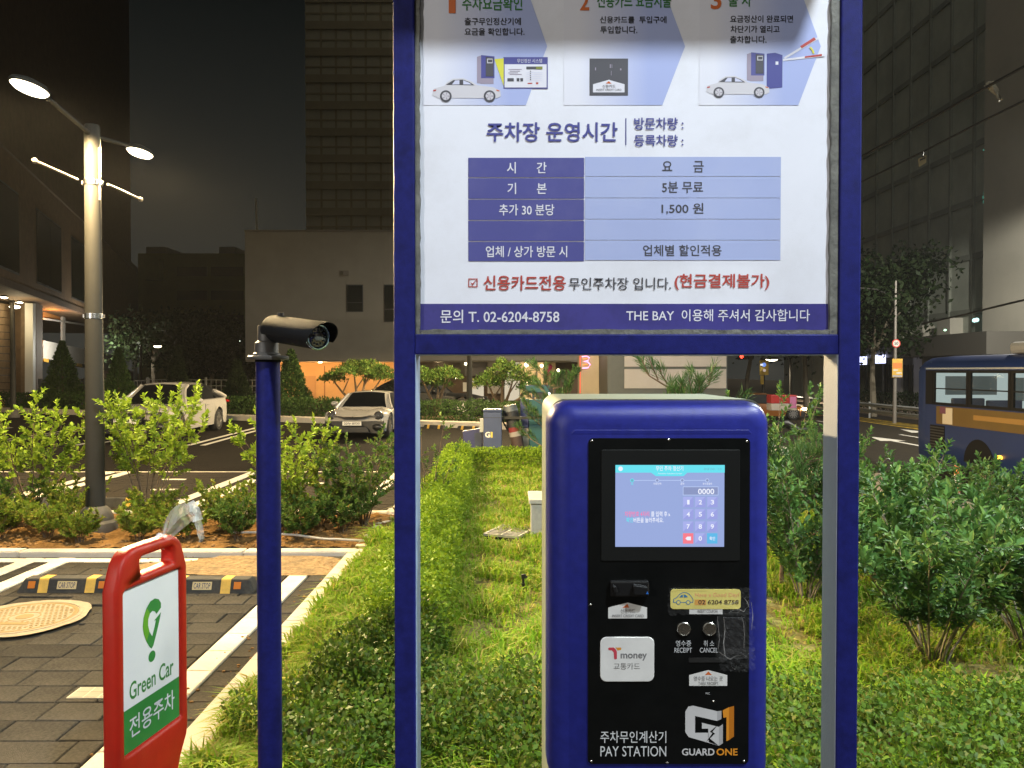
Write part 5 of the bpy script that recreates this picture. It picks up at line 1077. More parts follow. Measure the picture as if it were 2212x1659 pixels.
def bonsai(label, x, y, h, pads, seed, leaf=LF_md, n=2600):
    rg = np.random.default_rng(seed); t = thing('bonsai_pine', label, 'pine tree', (x, y, .1), 0, 'flat topped pines beyond the far kerb'); st = MB(); P = []
    for px, pz, pr2, ph in pads:
        q = Vector((px, rg.normal(0, .2), pz)); st.tube([(0, 0, -.1), (px * .15, 0, h * .25), (px * .6, q.y * .5, pz * .62), q], [.09, .07, .045, .02], 6)
        st.tube([(px * .6, q.y * .5, pz * .62), (px * .6 + pr2 * .5, q.y, pz)], [.03, .015], 5)
        m = int(n * pr2 * pr2); a = rg.random(m) * 6.283; r_ = np.sqrt(rg.random(m)) * pr2; zz = ph * (1 - (r_ / pr2) ** 2) * rg.random(m) ** .4
        b_ = 1 + .25 * np.sin(a * 3 + seed) + .15 * np.sin(a * 7); P.append(np.stack([px + r_ * b_ * np.cos(a), q.y + r_ * b_ * np.sin(a), pz + zz - .06], 1))
    part('trunk', st, BK, t, smooth=True); P = np.concatenate(P); n_ = len(P)
    V, Fc = leafgeo(P, rg.normal(0, 1, (n_, 3)) + np.array([0, 0, .8]), rg.normal(0, 1, (n_, 3)), .13 * rg.uniform(.6, 1.3, n_), .045, rg, True); fastmesh('crown', V, Fc, leaf, t)['kind'] = 'stuff'
bonsai('flat topped pine against the orange lit wall behind the white sports car', S(775, 800, 27).x, 27, 1.5, [(-.95, 1.25, .42, .3), (-.15, 1.45, .75, .5), (.75, 1.3, .6, .45), (.3, 1.62, .6, .35)], 2)
bonsai('flat topped pine seen right of the left blue post under the dark canopy', S(945, 800, 26).x, 26, 1.4, [(-.5, 1.25, .62, .45), (.3, 1.35, .6, .4), (0, 1.1, .5, .3)], 5)
bonsai('flat topped pine before the lit shop window left of the pay machine', S(1085, 800, 25).x, 25, 1.5, [(-.45, 1.1, .55, .5), (.35, 1.25, .62, .6), (.9, 1.0, .4, .4), (0, 1.6, .4, .4)], 7)
p0, p1 = FA + fn * .9, FB + fn * .9
hedge('hedge', 'long low clipped hedge along the far kerb of the car park', [(p0.x, p0.y), (p1.x, p1.y)], 1.1, .62, 26000, .085, LF_con, 14, zf=lambda x, y: .1)
# dark trees behind, street trees across the road
def tree(label, x, y, h, cr, n, size, leaf, seed, z0=0.0, fork=True, group='dark trees behind the car park', cz=None, trunk=BKl):
    rg = np.random.default_rng(seed); t = thing('tree', label, 'tree', (x, y, z0), 0, group); st = MB(); ch = h - cr[2] if cz is None else cz
    st.tube([(0, 0, -.2), (rg.normal(0, .1), 0, ch * .35), (rg.normal(0, .15), 0, ch * .6)], [.20, .15, .12], 8); ctr = []
    for i in range(7):
        a = i * .9 + rg.random(); e_ = (math.cos(a) * cr[0] * .6, math.sin(a) * cr[1] * .6, ch + rg.uniform(-.3, .5) * cr[2]); st.tube([(0, 0, ch * .55), (e_[0] * .4, e_[1] * .4, ch * .8), e_], [.10, .06, .025], 6); ctr.append(e_)
    for i in range(16): a = rg.random() * 6.28; q = math.sqrt(rg.random()) * .85; ctr.append((math.cos(a) * cr[0] * q, math.sin(a) * cr[1] * q, ch + rg.uniform(-.85, .8) * cr[2]))
    part('trunk', st, trunk, t, smooth=True); c = np.array(ctr); k = rg.integers(0, len(c), n); P = c[k] + rg.normal(0, 1, (n, 3)) * np.array(cr) * .20
    V, Fc = leafgeo(P, rg.normal(0, 1, (n, 3)), rg.normal(0, 1, (n, 3)) + np.array([0, 0, .6]), size * rg.uniform(.6, 1.3, n), size * .6, rg, True); fastmesh('crown', V, Fc, leaf, t)['kind'] = 'stuff'
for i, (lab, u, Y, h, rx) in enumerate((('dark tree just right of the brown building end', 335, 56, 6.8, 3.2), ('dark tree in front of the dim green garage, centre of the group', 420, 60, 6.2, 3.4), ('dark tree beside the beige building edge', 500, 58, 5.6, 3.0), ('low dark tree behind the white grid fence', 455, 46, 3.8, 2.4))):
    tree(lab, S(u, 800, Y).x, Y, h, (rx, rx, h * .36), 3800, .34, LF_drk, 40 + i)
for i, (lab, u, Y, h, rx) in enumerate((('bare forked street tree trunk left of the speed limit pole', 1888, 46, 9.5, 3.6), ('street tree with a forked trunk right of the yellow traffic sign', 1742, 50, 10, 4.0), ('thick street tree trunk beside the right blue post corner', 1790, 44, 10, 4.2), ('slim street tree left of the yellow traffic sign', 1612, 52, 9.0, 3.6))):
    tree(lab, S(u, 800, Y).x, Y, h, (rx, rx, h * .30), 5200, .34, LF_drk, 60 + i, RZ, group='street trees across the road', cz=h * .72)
hedge('hedge', 'dim green clipped hedge across the road behind the guard rail', [(24.5, 30), (25.5, 60)], 1.4, 1.3, 7000, .16, LF_drk, 33, zf=lambda x, y: RZ)

# crumbs of soil and small stones on the planted bed
rg = np.random.default_rng(77); m_ = MB()
for i in range(900):
    x, y = rg.uniform(-7.5, -1.35), rg.uniform(7.05, 8.5) - .3 * rg.random(); y = max(y, 7.02); r = rg.uniform(.006, .022)
    z = .035 + .03 * (noise.noise(Vector((x*6, y*6, 0))) + .5 * noise.noise(Vector((x*18, y*18, 2)))) + r * .3
    m_.ball((x, y, z), (r * rg.uniform(.8, 1.4), r * rg.uniform(.8, 1.4), r * rg.uniform(.6, .9)), 6, 4)
part('gravel', m_, mat('soil_clod', (.24, .14, .06), .95, var=.4, scale=30, spec=.05), kind='stuff', smooth=True)
m_ = MB()
for i in range(170):                       # crumbs of soil spilt along the kerbs and joints
    t = rg.random(); x, y = (rg.uniform(-3.4, -1.5), 6.78 - abs(rg.normal(0, .22))) if t < .6 else (-1.48 - abs(rg.normal(0, .10)), rg.uniform(3.2, 6.6)); r = rg.uniform(.003, .010)
    m_.ball((x, y, r * .4), (r * 1.3, r, r * .7), 6, 4)
part('gravel', m_, MATS['soil_clod'], kind='stuff', smooth=True)
P = np.stack([rg.uniform(-1.2, 3.2, 240), rg.uniform(3.2, 11, 240), np.full(240, .085)], 1); a_ = rg.random(240) * 6.28
V, Fc = leafgeo(P, np.stack([np.cos(a_), np.sin(a_), rg.normal(0, .25, 240)], 1), rg.normal(0, .35, (240, 3)) + np.array([0, 0, 1]), .045 * rg.uniform(.6, 1.3, 240), .024, rg)
fastmesh('leaf_litter', V, Fc, leafmat('dry_leaf', [(.16, .08, .03), (.25, .15, .05), (.30, .22, .09)], tl=.1), None, 'stuff')
# ================================================================ buildings
LIT = mat('beige_render', (.32, .285, .225), .85, var=.06, scale=1.2, bump=.15, bscale=30, dirt=(.26, .23, .18), dscale=.35, damt=.5)
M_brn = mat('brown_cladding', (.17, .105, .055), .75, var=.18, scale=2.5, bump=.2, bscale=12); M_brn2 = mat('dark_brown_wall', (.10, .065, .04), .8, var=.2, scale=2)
M_win = mat('night_window', (.006, .010, .009), .25, spec=.12); M_wfr = mat('window_frame', (.06, .06, .058), .5)
M_slat = mat('wood_slat', (.25, .17, .095), .6, var=.25, scale=3, bump=.2, bscale=20); M_wht = mat('white_render', (.66, .66, .62), .7, var=.05, scale=2); M_wcol = mat('white_column', (.72, .70, .64), .6)
M_twr = mat('tower_concrete', (.42, .38, .26), .85, var=.10, scale=.5); M_twr2 = mat('tower_band', (.30, .25, .15), .85, var=.1, scale=.6)
M_gar = mat('garage_green', (.075, .085, .022), .85, var=.15, scale=.6); M_blk = mat('deep_shadow_void', (.006, .006, .006), .9)
M_ora = mat('ochre_render', (.62, .40, .20), .85, var=.05, scale=2); M_dslat = mat('dark_slat', (.055, .045, .032), .6, var=.2, scale=4); M_gryp = mat('grey_panel', (.25, .237, .222), .6, var=.05, scale=2); M_dkf = mat('dark_frame', (.055, .062, .058), .6, var=.1, scale=3); M_conc2 = mat('tower_grey', (.42, .40, .34), .85, var=.08, scale=.6, dirt=(.2, .19, .17), dscale=.3, damt=.5)
M_dim = mat('office_dark', (.36, .385, .33), .55, var=.2, scale=.4)
def SY(Y): return lambda u, v: S(u, v, Y)
def wslab(par, name, f, u0, v0, u1, v1, depth, m, **k): return part(name, MB().slab(rect(f, u0, v0, u1, v1), Vector((0, depth, 0))), m, par, world=True, **k)
# beige block -----------------------------------------------------------------
Yb = 40.0; fb = SY(Yb)
bb = thing('beige_building', 'plain beige two storey building with an orange lit ground floor behind the white sports car', 'building', (S(880, 800, Yb).x, Yb, 0))
wslab(bb, 'upper_wall', fb, 530.5, 501, 1290, 778, 14, LIT)
wslab(bb, 'parapet_cap', SY(Yb - .06), 529, 497.5, 1291.5, 501.5, 14.1, mat('cap_metal', (.20, .17, .13), .6))
zs = S(0, 778, Yb).z
for u0, v0, u1, v1 in ((749, 615, 785, 674), (830, 615, 866, 696), (911, 615, 947, 674)):
    wf = wslab(bb, 'window', SY(Yb - .02), u0, v0, u1, v1, .04, M_wfr, bevel=0); part('pane', MB().slab(rect(SY(Yb - .045), u0 + 2, v0 + 2, u1 - 2, v0 + (v1 - v0) * .64), (0, .02, 0)), M_win, wf, world=True); part('pane', MB().slab(rect(SY(Yb - .045), u0 + 2, v0 + (v1 - v0) * .67, u1 - 2, v1 - 2), (0, .02, 0)), M_win, wf, world=True)
wslab(bb, 'vent', SY(Yb - .1), 742, 585, 754, 596, .1, mat('vent_grey', (.20, .17, .14), .6))
part('soffit', MB().slab([Vector((p.x, Yb - .01, zs - .02)) for p in (fb(531, 0), fb(1289, 0))] + [Vector((p.x, Yb + 3, zs - .02)) for p in (fb(1289, 0), fb(531, 0))], (0, 0, -.06)), LIT, bb, world=True)
Yr = Yb + 3
part('recessed_wall', MB().slab(rect(SY(Yr), 569, 770, 880, 905), (0, .3, 0)), M_ora, bb, world=True)
part('side_wall', MB().slab([fb(578, 905), fb(578, 776), SY(Yr)(578, 776), SY(Yr)(578, 905)], (-.3, 0, 0)), LIT, bb, world=True)
for u in (648, 700): part('wall_joint', MB().slab(rect(SY(Yr - .02), u, 790, u + 2.2, 905), (0, .02, 0)), mat('joint_brown', (.30, .17, .09), .8), bb, world=True)
part('door', MB().slab(rect(SY(Yr - .05), 649, 812, 682, 905), (0, .05, 0)), mat('ochre_door', (.50, .31, .16), .7), bb, world=True)
part('wall_box', MB().slab(rect(SY(Yr - .12), 643, 824, 648, 831), (0, .1, 0)), mat('bell_box', (.25, .25, .33), .5), bb, world=True)
M_dl = emat('downlight_glow', (1, .80, .50), 14)
for u in (692, 806):
    c = SY(Yb + 1.2)(u, 0); c.z = zs - .10; part('downlight', MB().lathe([(.10, -.03), (.10, .02)], tuple(c), 12), M_dl, bb, world=True); lamp('soffit_light', 'POINT', c - Vector((0, 0, .25)), 140, (1, .55, .20), bb, rad=.1)
c = SY(Yb + 1.6)(610, 0); lamp('soffit_light', 'POINT', (c.x, c.y, zs - .35), 90, (1, .55, .20), bb, rad=.1)
# dark canopy and shop front under the right part
part('soffit_beam', MB().slab(rect(SY(Yb - .25), 885, 768, 1236, 779), (0, .3, 0)), LIT, bb, world=True)
for i in range(9):
    v = 780 + i * 3.1; part('slat', MB().slab(rect(SY(Yr - .8), 880, v, 1004, v + 2.6), (0, .05, 0)), M_dslat, bb, world=True)
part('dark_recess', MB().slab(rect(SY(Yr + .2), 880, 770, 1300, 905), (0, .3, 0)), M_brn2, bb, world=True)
part('grey_bay', MB().slab(rect(SY(Yr - .5), 1004, 780, 1052, 812), (0, .3, 0)), mat('grey_bay', (.14, .13, .13), .7), bb, world=True); part('grey_bay', MB().slab(rect(SY(Yr - .6), 1053, 780, 1083, 850), (0, .3, 0)), mat('pale_bay', (.33, .31, .28), .7), bb, world=True)
M_shop = emat('shop_interior', (.95, .58, .22), .85); M_shopw = emat('shop_interior_pale', (.80, .70, .52), .75); M_bulb = emat('bulb', (1, .85, .5), 16)
shop = part('shop_window', MB().slab(rect(SY(Yr - .3), 1084, 780, 1200, 905), (0, .2, 0)), M_wfr, bb, world=True)
part('lit_pane', MB().slab(rect(SY(Yr - .34), 1090, 783, 1122, 900), (0, .02, 0)), M_shopw, shop, world=True); part('lit_pane', MB().slab(rect(SY(Yr - .34), 1124, 783, 1158, 900), (0, .02, 0)), M_shop, shop, world=True)
part('lit_pane', MB().slab(rect(SY(Yr - .34), 1161, 783, 1174, 834), (0, .02, 0)), M_shop, shop, world=True); part('door_leaf', MB().slab(rect(SY(Yr - .36), 1176, 783, 1200, 834), (0, .02, 0)), mat('shop_door', (.36, .26, .14), .6), shop, world=True)
part('lit_pane', MB().slab(rect(SY(Yr - .9), 1012, 823, 1045, 862), (0, .02, 0)), M_shopw, bb, world=True); part('notice', MB().slab(rect(SY(Yr - .95), 1000, 826, 1012, 846), (0, .02, 0)), mat('paper', (.7, .68, .6), .6), bb, world=True); part('notice', MB().slab(rect(SY(Yr - .95), 1014, 826, 1029, 840), (0, .02, 0)), mat('paper', (.7, .68, .6), .6), bb, world=True)
for u, v, r in ((1005, 770 + 4, 2.6), (944, 780, 2.4), (950, 812, 4.0), (985, 816, 2.2), (1006, 786, 2.8), (1137, 788, 4.5), (1170, 790, 3.2), (1136, 827, 3), (1206, 800, 3.0)):
    Y_ = Yr - 1.0; p = S(u, v, Y_); part('bulb', MB().ball(p, r * Y_ / F, 10, 6), M_bulb, bb, world=True)
lamp('shop_light', 'POINT', S(1120, 800, Yr - 2.2), 45, (1, .72, .40), bb, rad=.2); lamp('shop_light', 'POINT', S(948, 786, Yr - 1.4), 10, (1, .72, .40), bb, rad=.1)
part('umbrella', MB().tube([S(1186, 784, Yr - 2), S(1187, 790, Yr - 2), S(1183, 806, Yr - 2), S(1182, 812, Yr - 2)], [.02, .17, .13, .02], 10), mat('pink_cloth', (.65, .06, .20), .7), bb, world=True, smooth=True)
# pier with a neon sign
pier = thing('shop_pier', 'pale beige pier with a pink and orange neon sign between shop front and grey panels', 'pillar', S(1270, 800, 33.0) * 1.0 - Vector((0, 0, H)))
fpz = SY(33.0); wslab(pier, 'pier_wall', fpz, 1253, 700, 1302, 905, 1.2, mat('pier_render', (.42, .36, .27), .8, var=.05, scale=2)); wslab(pier, 'pier_edge', SY(32.98), 1301, 700, 1305.5, 905, .5, M_dkf); wslab(pier, 'pier_return', SY(33.3), 1305.5, 700, 1312, 905, .5, mat('pier_render', (.42, .36, .27), .8))
M_npk = emat('neon_pink', (1, .36, .62), 2.6); M_nor = emat('neon_orange', (1, .40, .05), 1.3); M_nrd = emat('neon_red', (1, .16, .08), 1.4)
np_ = [(1257, 770.5), (1268, 769.5), (1273, 773), (1270, 779), (1260, 780.5), (1270, 782), (1275, 788), (1270, 794.5), (1258, 795.5)]
part('neon_tube', MB().tube([S(u, v, 32.9) for u, v in np_], .026, 8), M_npk, pier, world=True, smooth=True)
for v in (775, 788): part('neon_tube', MB().tube([S(1259, v, 32.86), S(1269, v - .5, 32.86)], .026, 8), M_nor, pier, world=True)
part('neon_tube', MB().tube([S(1253, 705, 32.93), S(1253, 850, 32.93)], .022, 6), M_nrd, pier, world=True)
part('lamp_bulb', MB().ball(S(1303, 768, 32.8), .05, 10, 6), M_bulb, pier, world=True)
lamp('pier_light', 'POINT', S(1290, 745, 31.5), 38, (1, .86, .62), pier, rad=.15)
gp = thing('panel_building', 'dark framed building front with broad grey panels behind the pay machine top', 'building', S(1440, 800, 30.0) - Vector((0, 0, H)))
fg = SY(30.0); wslab(gp, 'dark_front', fg, 1312.5, 560, 1571, 880, 3, M_dkf)
for v0, v1 in ((742, 764), (769, 792), (797.5, 839)): wslab(gp, 'panel', SY(29.96), 1349, v0, 1569, v1, .05, M_gryp)
lamp('front_light', 'AREA', S(1450, 650, 25.5), 150, (1, .93, .85), gp, size=.6, target=S(1450, 830, 30))
# tower ------------------------------------------------------------------------
Yt = 85.0; ft_ = SY(Yt); tw = thing('concrete_tower', 'tall dim concrete tower with a grid of bands and joints behind the beige building', 'tower', S(800, 800, Yt) - Vector((0, 0, H)))
wslab(tw, 'tower_wall', ft_, 663, -260, 1250, 820, 20, M_twr)
for v in range(-240, 500, 57):
    wslab(tw, 'floor_band', SY(Yt - .25), 662, v + 6, 1250, v + 23, .25, M_twr2)
    wslab(tw, 'floor_joint', SY(Yt - .1), 662, v + 45, 1250, v + 48, .1, M_twr2)
for u in range(694, 850, 32): wslab(tw, 'pier_joint', SY(Yt - .12), u, -250, u + 4, 500, .12, M_twr2)
# dim green garage
Yg = 75.0; gar = thing('parking_garage', 'dim olive green multi storey garage with dark open decks behind the trees', 'building', S(420, 800, Yg) - Vector((0, 0, H)))
wslab(gar, 'deck_wall', SY(Yg), 300, 548, 600, 820, 12, M_gar)
for v in (577, 628, 680):
    for u0, u1 in ((384, 449), (457, 527), (535, 590)): wslab(gar, 'deck_opening', SY(Yg - .05), u0, v, u1, v + 20, .06, M_blk)
for u0, u1 in ((318, 360), (475, 510)): wslab(gar, 'roof_unit', SY(Yg + 2), u0, 534, u1, 548.5, 4, M_dkf)
wslab(gar, 'stair_tower', SY(Yg - 1), 312, 560, 345, 605, 1, M_gar)
tag(part('mast_light', MB().tube([S(555, 430, 70), S(557, 500, 70)], .10, 6), mat('mast_pale', (.5, .5, .42), .5)), 'thin pale mast rising above the roof of the beige building', 'mast')
# brown building on the left ------------------------------------------------------
A0 = Vector((-16.6, 15.5)); dB = Vector((-.331, .944)); nB = Vector((.944, .331, 0))
def WL(u, v, off=0.0):
    d = ray(u, v); P0 = Vector((A0.x, A0.y, 0)) - nB * off; t = (P0 - Vector((0, 0, H))).dot(nB) / d.dot(nB); return Vector((0, 0, H)) + d * t
br = thing('brown_building', 'brown clad building on the left, its upper floor overhanging a lit ground floor ramp', 'building', (A0.x, A0.y, 0))
def wl(name, u0, v0s, u1, v1s, dep, m, par=br, off=0.0):   # v tuples follow the perspective: (left, right)
    pts = [WL(u0, v0s[1], off), WL(u1, v1s[1], off), WL(u1, v1s[0], off), WL(u0, v0s[0], off)]; return part(name, MB().slab(pts, -nB * dep), m, par, world=True)
_e = WL(303, 735); SE = (Vector((_e.x, _e.y)) - A0).dot(dB); zsof = WL(228, 695).z; KZ = zsof / 4.0
pA, pB = Vector((A0.x, A0.y, 0)), Vector((A0.x + dB.x * 41.5, A0.y + dB.y * 41.5, 0))
def wall_run(name, s0, s1, z0, z1, off, dep, m, par=br):
    a = Vector((A0.x + dB.x * s0, A0.y + dB.y * s0, 0)) - nB * off; b = Vector((A0.x + dB.x * s1, A0.y + dB.y * s1, 0)) - nB * off
    return part(name, MB().slab([a + Vector((0, 0, z0)), b + Vector((0, 0, z0)), b + Vector((0, 0, z1)), a + Vector((0, 0, z1))], -nB * dep), m, par, world=True)
wall_run('upper_wall', -6, SE, zsof, 12.5, 0, 12, M_brn); wall_run('upper_block', -6, SE - .4, 12.5, 60, .8, 12, M_brn2); wall_run('parapet', -6, SE + .1, 12.1, 12.55, -.12, .3, M_brn2)
wall_run('fascia', -6, SE + .1, zsof - .02, zsof + .35, -.06, .2, M_brn2)
for s0, s1 in ((8.5, 12.8), (17.2, 24.5), (28, 34), (37, 43)):
    f_ = wall_run('window', s0, s1, 6.4, 10.5, -.02, .1, M_wfr)
    k = 2; 
    for q in range(k):
        a = s0 + (s1 - s0) * q / k + .08; b = s0 + (s1 - s0) * (q + 1) / k - .08; p_ = wall_run('pane', a, b, 6.5, 10.4, -.05, .03, M_win, f_)
Rz = 3.2
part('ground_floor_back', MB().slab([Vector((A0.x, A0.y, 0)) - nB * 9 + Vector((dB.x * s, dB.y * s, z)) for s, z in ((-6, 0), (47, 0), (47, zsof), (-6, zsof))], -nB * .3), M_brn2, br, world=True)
for i in range(13): wl('slat', -60, (650 + i * 16, 650 + i * 16 + 14.8), 61, (650 + 10 + i * 15.2, 650 + 10 + i * 15.2 + 14), .12, M_slat, off=2.2)
wl('column', 62, (652, 880), 66, (653, 880), .4, M_slat, off=1.2); wl('column', 71, (655, 880), 77, (656, 880), .4, M_wcol, off=.8); wl('brown_pier', 78, (655, 884), 92, (660, 884), 1.2, M_brn, off=.9)
ra = wl('ramp_wall', 93, (735, 781), 268, (772, 806), .25, M_wht, off=2.0)
for i, u in enumerate(range(94, 190, 12)):
    a_, b_ = u, u + 11.4; t0, t1 = (a_ - 93) / 175, (b_ - 93) / 175; part('hazard_block', MB().slab([WL(a_, 775 + 25*t0 + 6, 1.95), WL(b_, 775 + 25*t1 + 6, 1.95), WL(b_, 770 + 25*t1 + 4, 1.95), WL(a_, 770 + 25*t0 + 4, 1.95)], -nB * .05), M_yel if i % 2 == 0 else M_rub, ra, world=True)
for u0, va, vb, u1, vc, vd in ((135, 674, 735, 141, 676, 736),): wl('opening_post', u0, (va, vb), u1, (vc, vd), .12, M_wcol, off=2.0)
wl('opening_rail', 93, (686, 690), 226, (706, 709.5), .10, M_wcol, off=2.0); wl('soffit_lit', 93, (667, 686), 136, (676, 693), .10, mat('orange_soffit', (.60, .26, .07), .7), off=2.2)
lamp('ramp_light', 'POINT', WL(112, 688, 1.3), 170, (1, .36, .07), br, rad=.1); lamp('ramp_light', 'POINT', WL(225, 752, -1.6), 900, (1, .95, .82), br, rad=.3)
for u, v in ((32, 663), (75, 664)): part('wall_light', MB().ball(WL(u, v, 1.6), (.28, .28, .10), 12, 6), emat('wall_light_glow', (1, .90, .60), 10), br, world=True)
lamp('wall_light', 'POINT', WL(45, 690, 1.0), 110, (1, .82, .48), br, rad=.2)
for u0 in (263, 292): wl('end_post', u0, (728, 850), u0 + 5, (730, 850), .3, M_wcol, off=1.0)
part('end_block', MB().slab([WL(268, 880, 1.2), WL(302, 880, 1.2), WL(302, 808, 1.2), WL(268, 795, 1.2)], -nB * 2), mat('pinkish_render', (.40, .27, .21), .8), br, world=True)
for i, u in enumerate(range(-70, 96, 14)):
    t0 = (u + 70) / 166; part('hazard_kerb', MB().slab([WL(u, 890 - 34*t0 + 8, -.6), WL(u + 13.4, 890 - 34*t0 + 5, -.6), WL(u + 13.4, 884 - 34*t0 - 7, -.6), WL(u, 886 - 34*t0 - 5, -.6)], -nB * .3), M_yel if i % 2 else M_rub, br, world=True)
# fences
def fence(label, name, p, q, h, gap, m, rails=(.1, .92), posts=6, z0=.1, bw=.012, pw=.035):
    p, q = Vector(p), Vector(q); t = thing(name, label, 'fence', (p.x, p.y, z0)); d = (q - p); L = d.length; d.normalize(); rot = math.atan2(d.y, d.x); t.rotation_euler = (0, 0, rot); ROOTM[t.as_pointer()] = Matrix.Translation((p.x, p.y, z0)) @ Matrix.Rotation(rot, 4, 'Z')
    for f in rails: part('rail', MB().box(0, L, -.018, .018, h * f - .02, h * f + .02), m, t)
    for i in range(posts + 1): part('post', MB().box(L*i/posts - pw, L*i/posts + pw, -pw - .003, pw + .003, -.1, h + .06), m, t)
    me = None; n = int(L / gap)
    for i in range(1, n):
        if me is None: b0 = part('bar', MB().box(-bw, bw, -.011, .011, h * rails[0], h * rails[-1]), m, t); b0.location.x = i * gap; me = b0.data
        else: b = bpy.data.objects.new('bar', me); COL.objects.link(b); b.parent = t; b.location.x = i * gap
    return t
M_fdk = mat('fence_dark', (.03, .03, .028), .5); M_fwh = mat('fence_pale', (.30, .31, .27), .5)
a, b = S(88, 800, 33), S(318, 800, 36); fence('dark railing along the ramp behind the cone shaped conifers', 'railing', (a.x, a.y), (b.x, b.y), 1.25, .17, M_fdk, (.08, .5, .94), 5, .0, .014, .08)
a, b = S(318, 800, 40), S(578, 800, 38); fence('pale see through grid fence between brown building and beige building', 'grid_fence', (a.x, a.y), (b.x, b.y), 1.15, .30, M_fwh, (.15, .42, .68, .94), 4, .1, .014, .04)
# small distant lamps
def small_lamp(label, u, v, Y, r, glow, pole=True, power=0, z0=0, arm=(-.9, 0), col=(1, .9, .7), group='distant street lights'):
    p = S(u, v, Y); t = thing('street_light', label, 'street light', (p.x + arm[0], Y, z0), 0, group); hz = p.z - z0
    part('lamp_pole', MB().tube([(0, 0, 0), (0, 0, hz + .1), (-arm[0] * .6, 0, hz + .18), (-arm[0], 0, hz + .1)], [.08, .06, .04, .04], 8), M_pole, t, smooth=True)
    part('lamp_head', MB().ball((-arm[0], 0, hz + .06), (r * 2.1, r * 1.2, r * .6), 12, 6), M_pole, t, smooth=True); part('lamp_lens', MB().ball((-arm[0], 0, hz), (r * 1.9, r, r * .62), 12, 6), glow, t, smooth=True)
    if power: lamp('lamp_light', 'SPOT', (p.x, Y, p.z - .3), power, col, t, spot=165, blend=.5, target=(p.x, Y, 0), rad=.2)
G_w = emat('glow_warm_far', (1, .84, .56), 9); G_g = emat('glow_pale_far', (.80, 1, .86), 6)
small_lamp('distant warm street light just right of the brown building end', 341, 748, 46, .13, G_w, arm=(-1.0, 0)); small_lamp('distant pale street light among the dark trees, larger of two', 463, 740, 55, .11, G_g); small_lamp('distant faint street light among the dark trees next to the beige building', 516, 737, 58, .07, G_g)
small_lamp('street light over the road right of the speed limit pole', 1978, 749, 52, .22, emat('glow_road', (1, .88, .66), 8), power=P_ROAD, z0=RZ, arm=(-2.2, 0), col=(1, .86, .62)); small_lamp('street light over the road right of the yellow traffic sign', 1667, 776, 62, .26, emat('glow_road', (1, .88, .66), 8), power=P_ROAD, z0=RZ, arm=(1.5, 0), col=(1, .86, .62))

# ================================================================ across the road
off = thing('office_building', 'dark office block across the road with pale grey concrete piers and dim windows', 'building', (27, 40, RZ))
def XR(u, v, X): d = ray(u, v); t = X / d.x; return Vector((0, 0, H)) + d * t
OX = 27.0; M_bar = mat('facade_bar', (.22, .235, .20), .6, var=.2, scale=.4)
ya, yb2 = 18.0, 78.0
part('dark_front', MB().box(OX + .6, OX + 14, ya, yb2, RZ, 38), M_dim, off, world=True)
def yof(u): return OX / ((u - 1106) / F)
def pierx(name, u0, u1, z0, z1, m, dx=.0, dep=1.0): part(name, MB().box(OX - dx, OX - dx + dep, yof(u1), yof(u0), z0, z1), m, off, world=True)
pierx('concrete_pier', 2136, 2320, RZ, 38, M_conc2, .4, 1.5)
for u0, u1, vt in ((2030, 2058, 690), (1980, 1998, 705), (1940, 1952, 715)): pierx('low_pier', u0, u1, RZ, H + (VH - vt) * OX / (u0 - 1106) * 1.0, M_conc2, .2, 1.0)
part('canopy', MB().box(OX - 2.4, OX + .6, yof(2230), yof(1890), H + 26 * .033, H + 62 * .033), mat('canopy_grey', (.085, .08, .07), .7), off, world=True)
for i in range(24):
    y0_ = ya + 1 + i * 2.45; part('glazing_bar', MB().box(OX + .45, OX + .6, y0_, y0_ + .16, RZ, 38), M_bar, off, world=True)
for i in range(11): part('floor_line', MB().box(OX + .5, OX + .6, ya, yb2, 5 + i * 3.3, 5.35 + i * 3.3), M_bar, off, world=True)
E_tq = emat('dim_teal_window', (.05, .22, .16), .8); E_wl = emat('cold_tube', (.5, .9, .85), 2.2)
for u, v, w__, h__ in ((2123, 422, 9, 4), (2124, 432, 9, 4), (2125, 413, 8, 3), (2126, 446, 8, 5), (2124, 320, 7, 2)):
    p = XR(u, v, OX + .40); q = XR(u + w__, v + 1, OX + .40); part('lit_window', MB().box(OX + .38, OX + .44, min(p.y, q.y), max(p.y, q.y), q.z - h__ * .02, q.z + h__ * .02), E_tq, off, world=True)
for u, v in ((1876, 640), (1889, 642), (1908, 628), (1862, 636)): p = XR(u, v, OX + .4); part('lit_window', MB().box(OX + .38, OX + .44, p.y, p.y + .3, p.z - .5, p.z + .5), mat('faint_teal', (.02, .02, .02), .5, emit=(.06, .13, .11), estr=.6), off, world=True)
for u, v, c_ in ((2045, 713, emat('exit_green', (.55, 1, .65), 4)), (2105, 692, E_wl), (2110, 691, E_wl)): p = XR(u, v, OX - .1); part('wall_lamp', MB().ball(p, (.12, .35 if u < 2100 else .12, .12), 10, 6), c_, off, world=True)
for u, v in ((1896, 776), (1864, 779)): p = XR(u, v, OX - 2.6); part('lit_sign', MB().box(OX - 2.65, OX - 2.5, p.y - (.9 if u > 1880 else .4), p.y + (.9 if u > 1880 else .4), p.z - .28, p.z + .28), emat('blue_sign_glow', (.62, .66, 1.0), 2.6), off, world=True)
for i in range(10):
    y0_ = 30 + i * 3.2; part('shop_pane', MB().box(OX - .02, OX + .03, y0_, y0_ + 2.7, RZ + .3, H + .4), mat('shop_glass', (.03, .035, .03), .08, spec=.8), off, world=True)
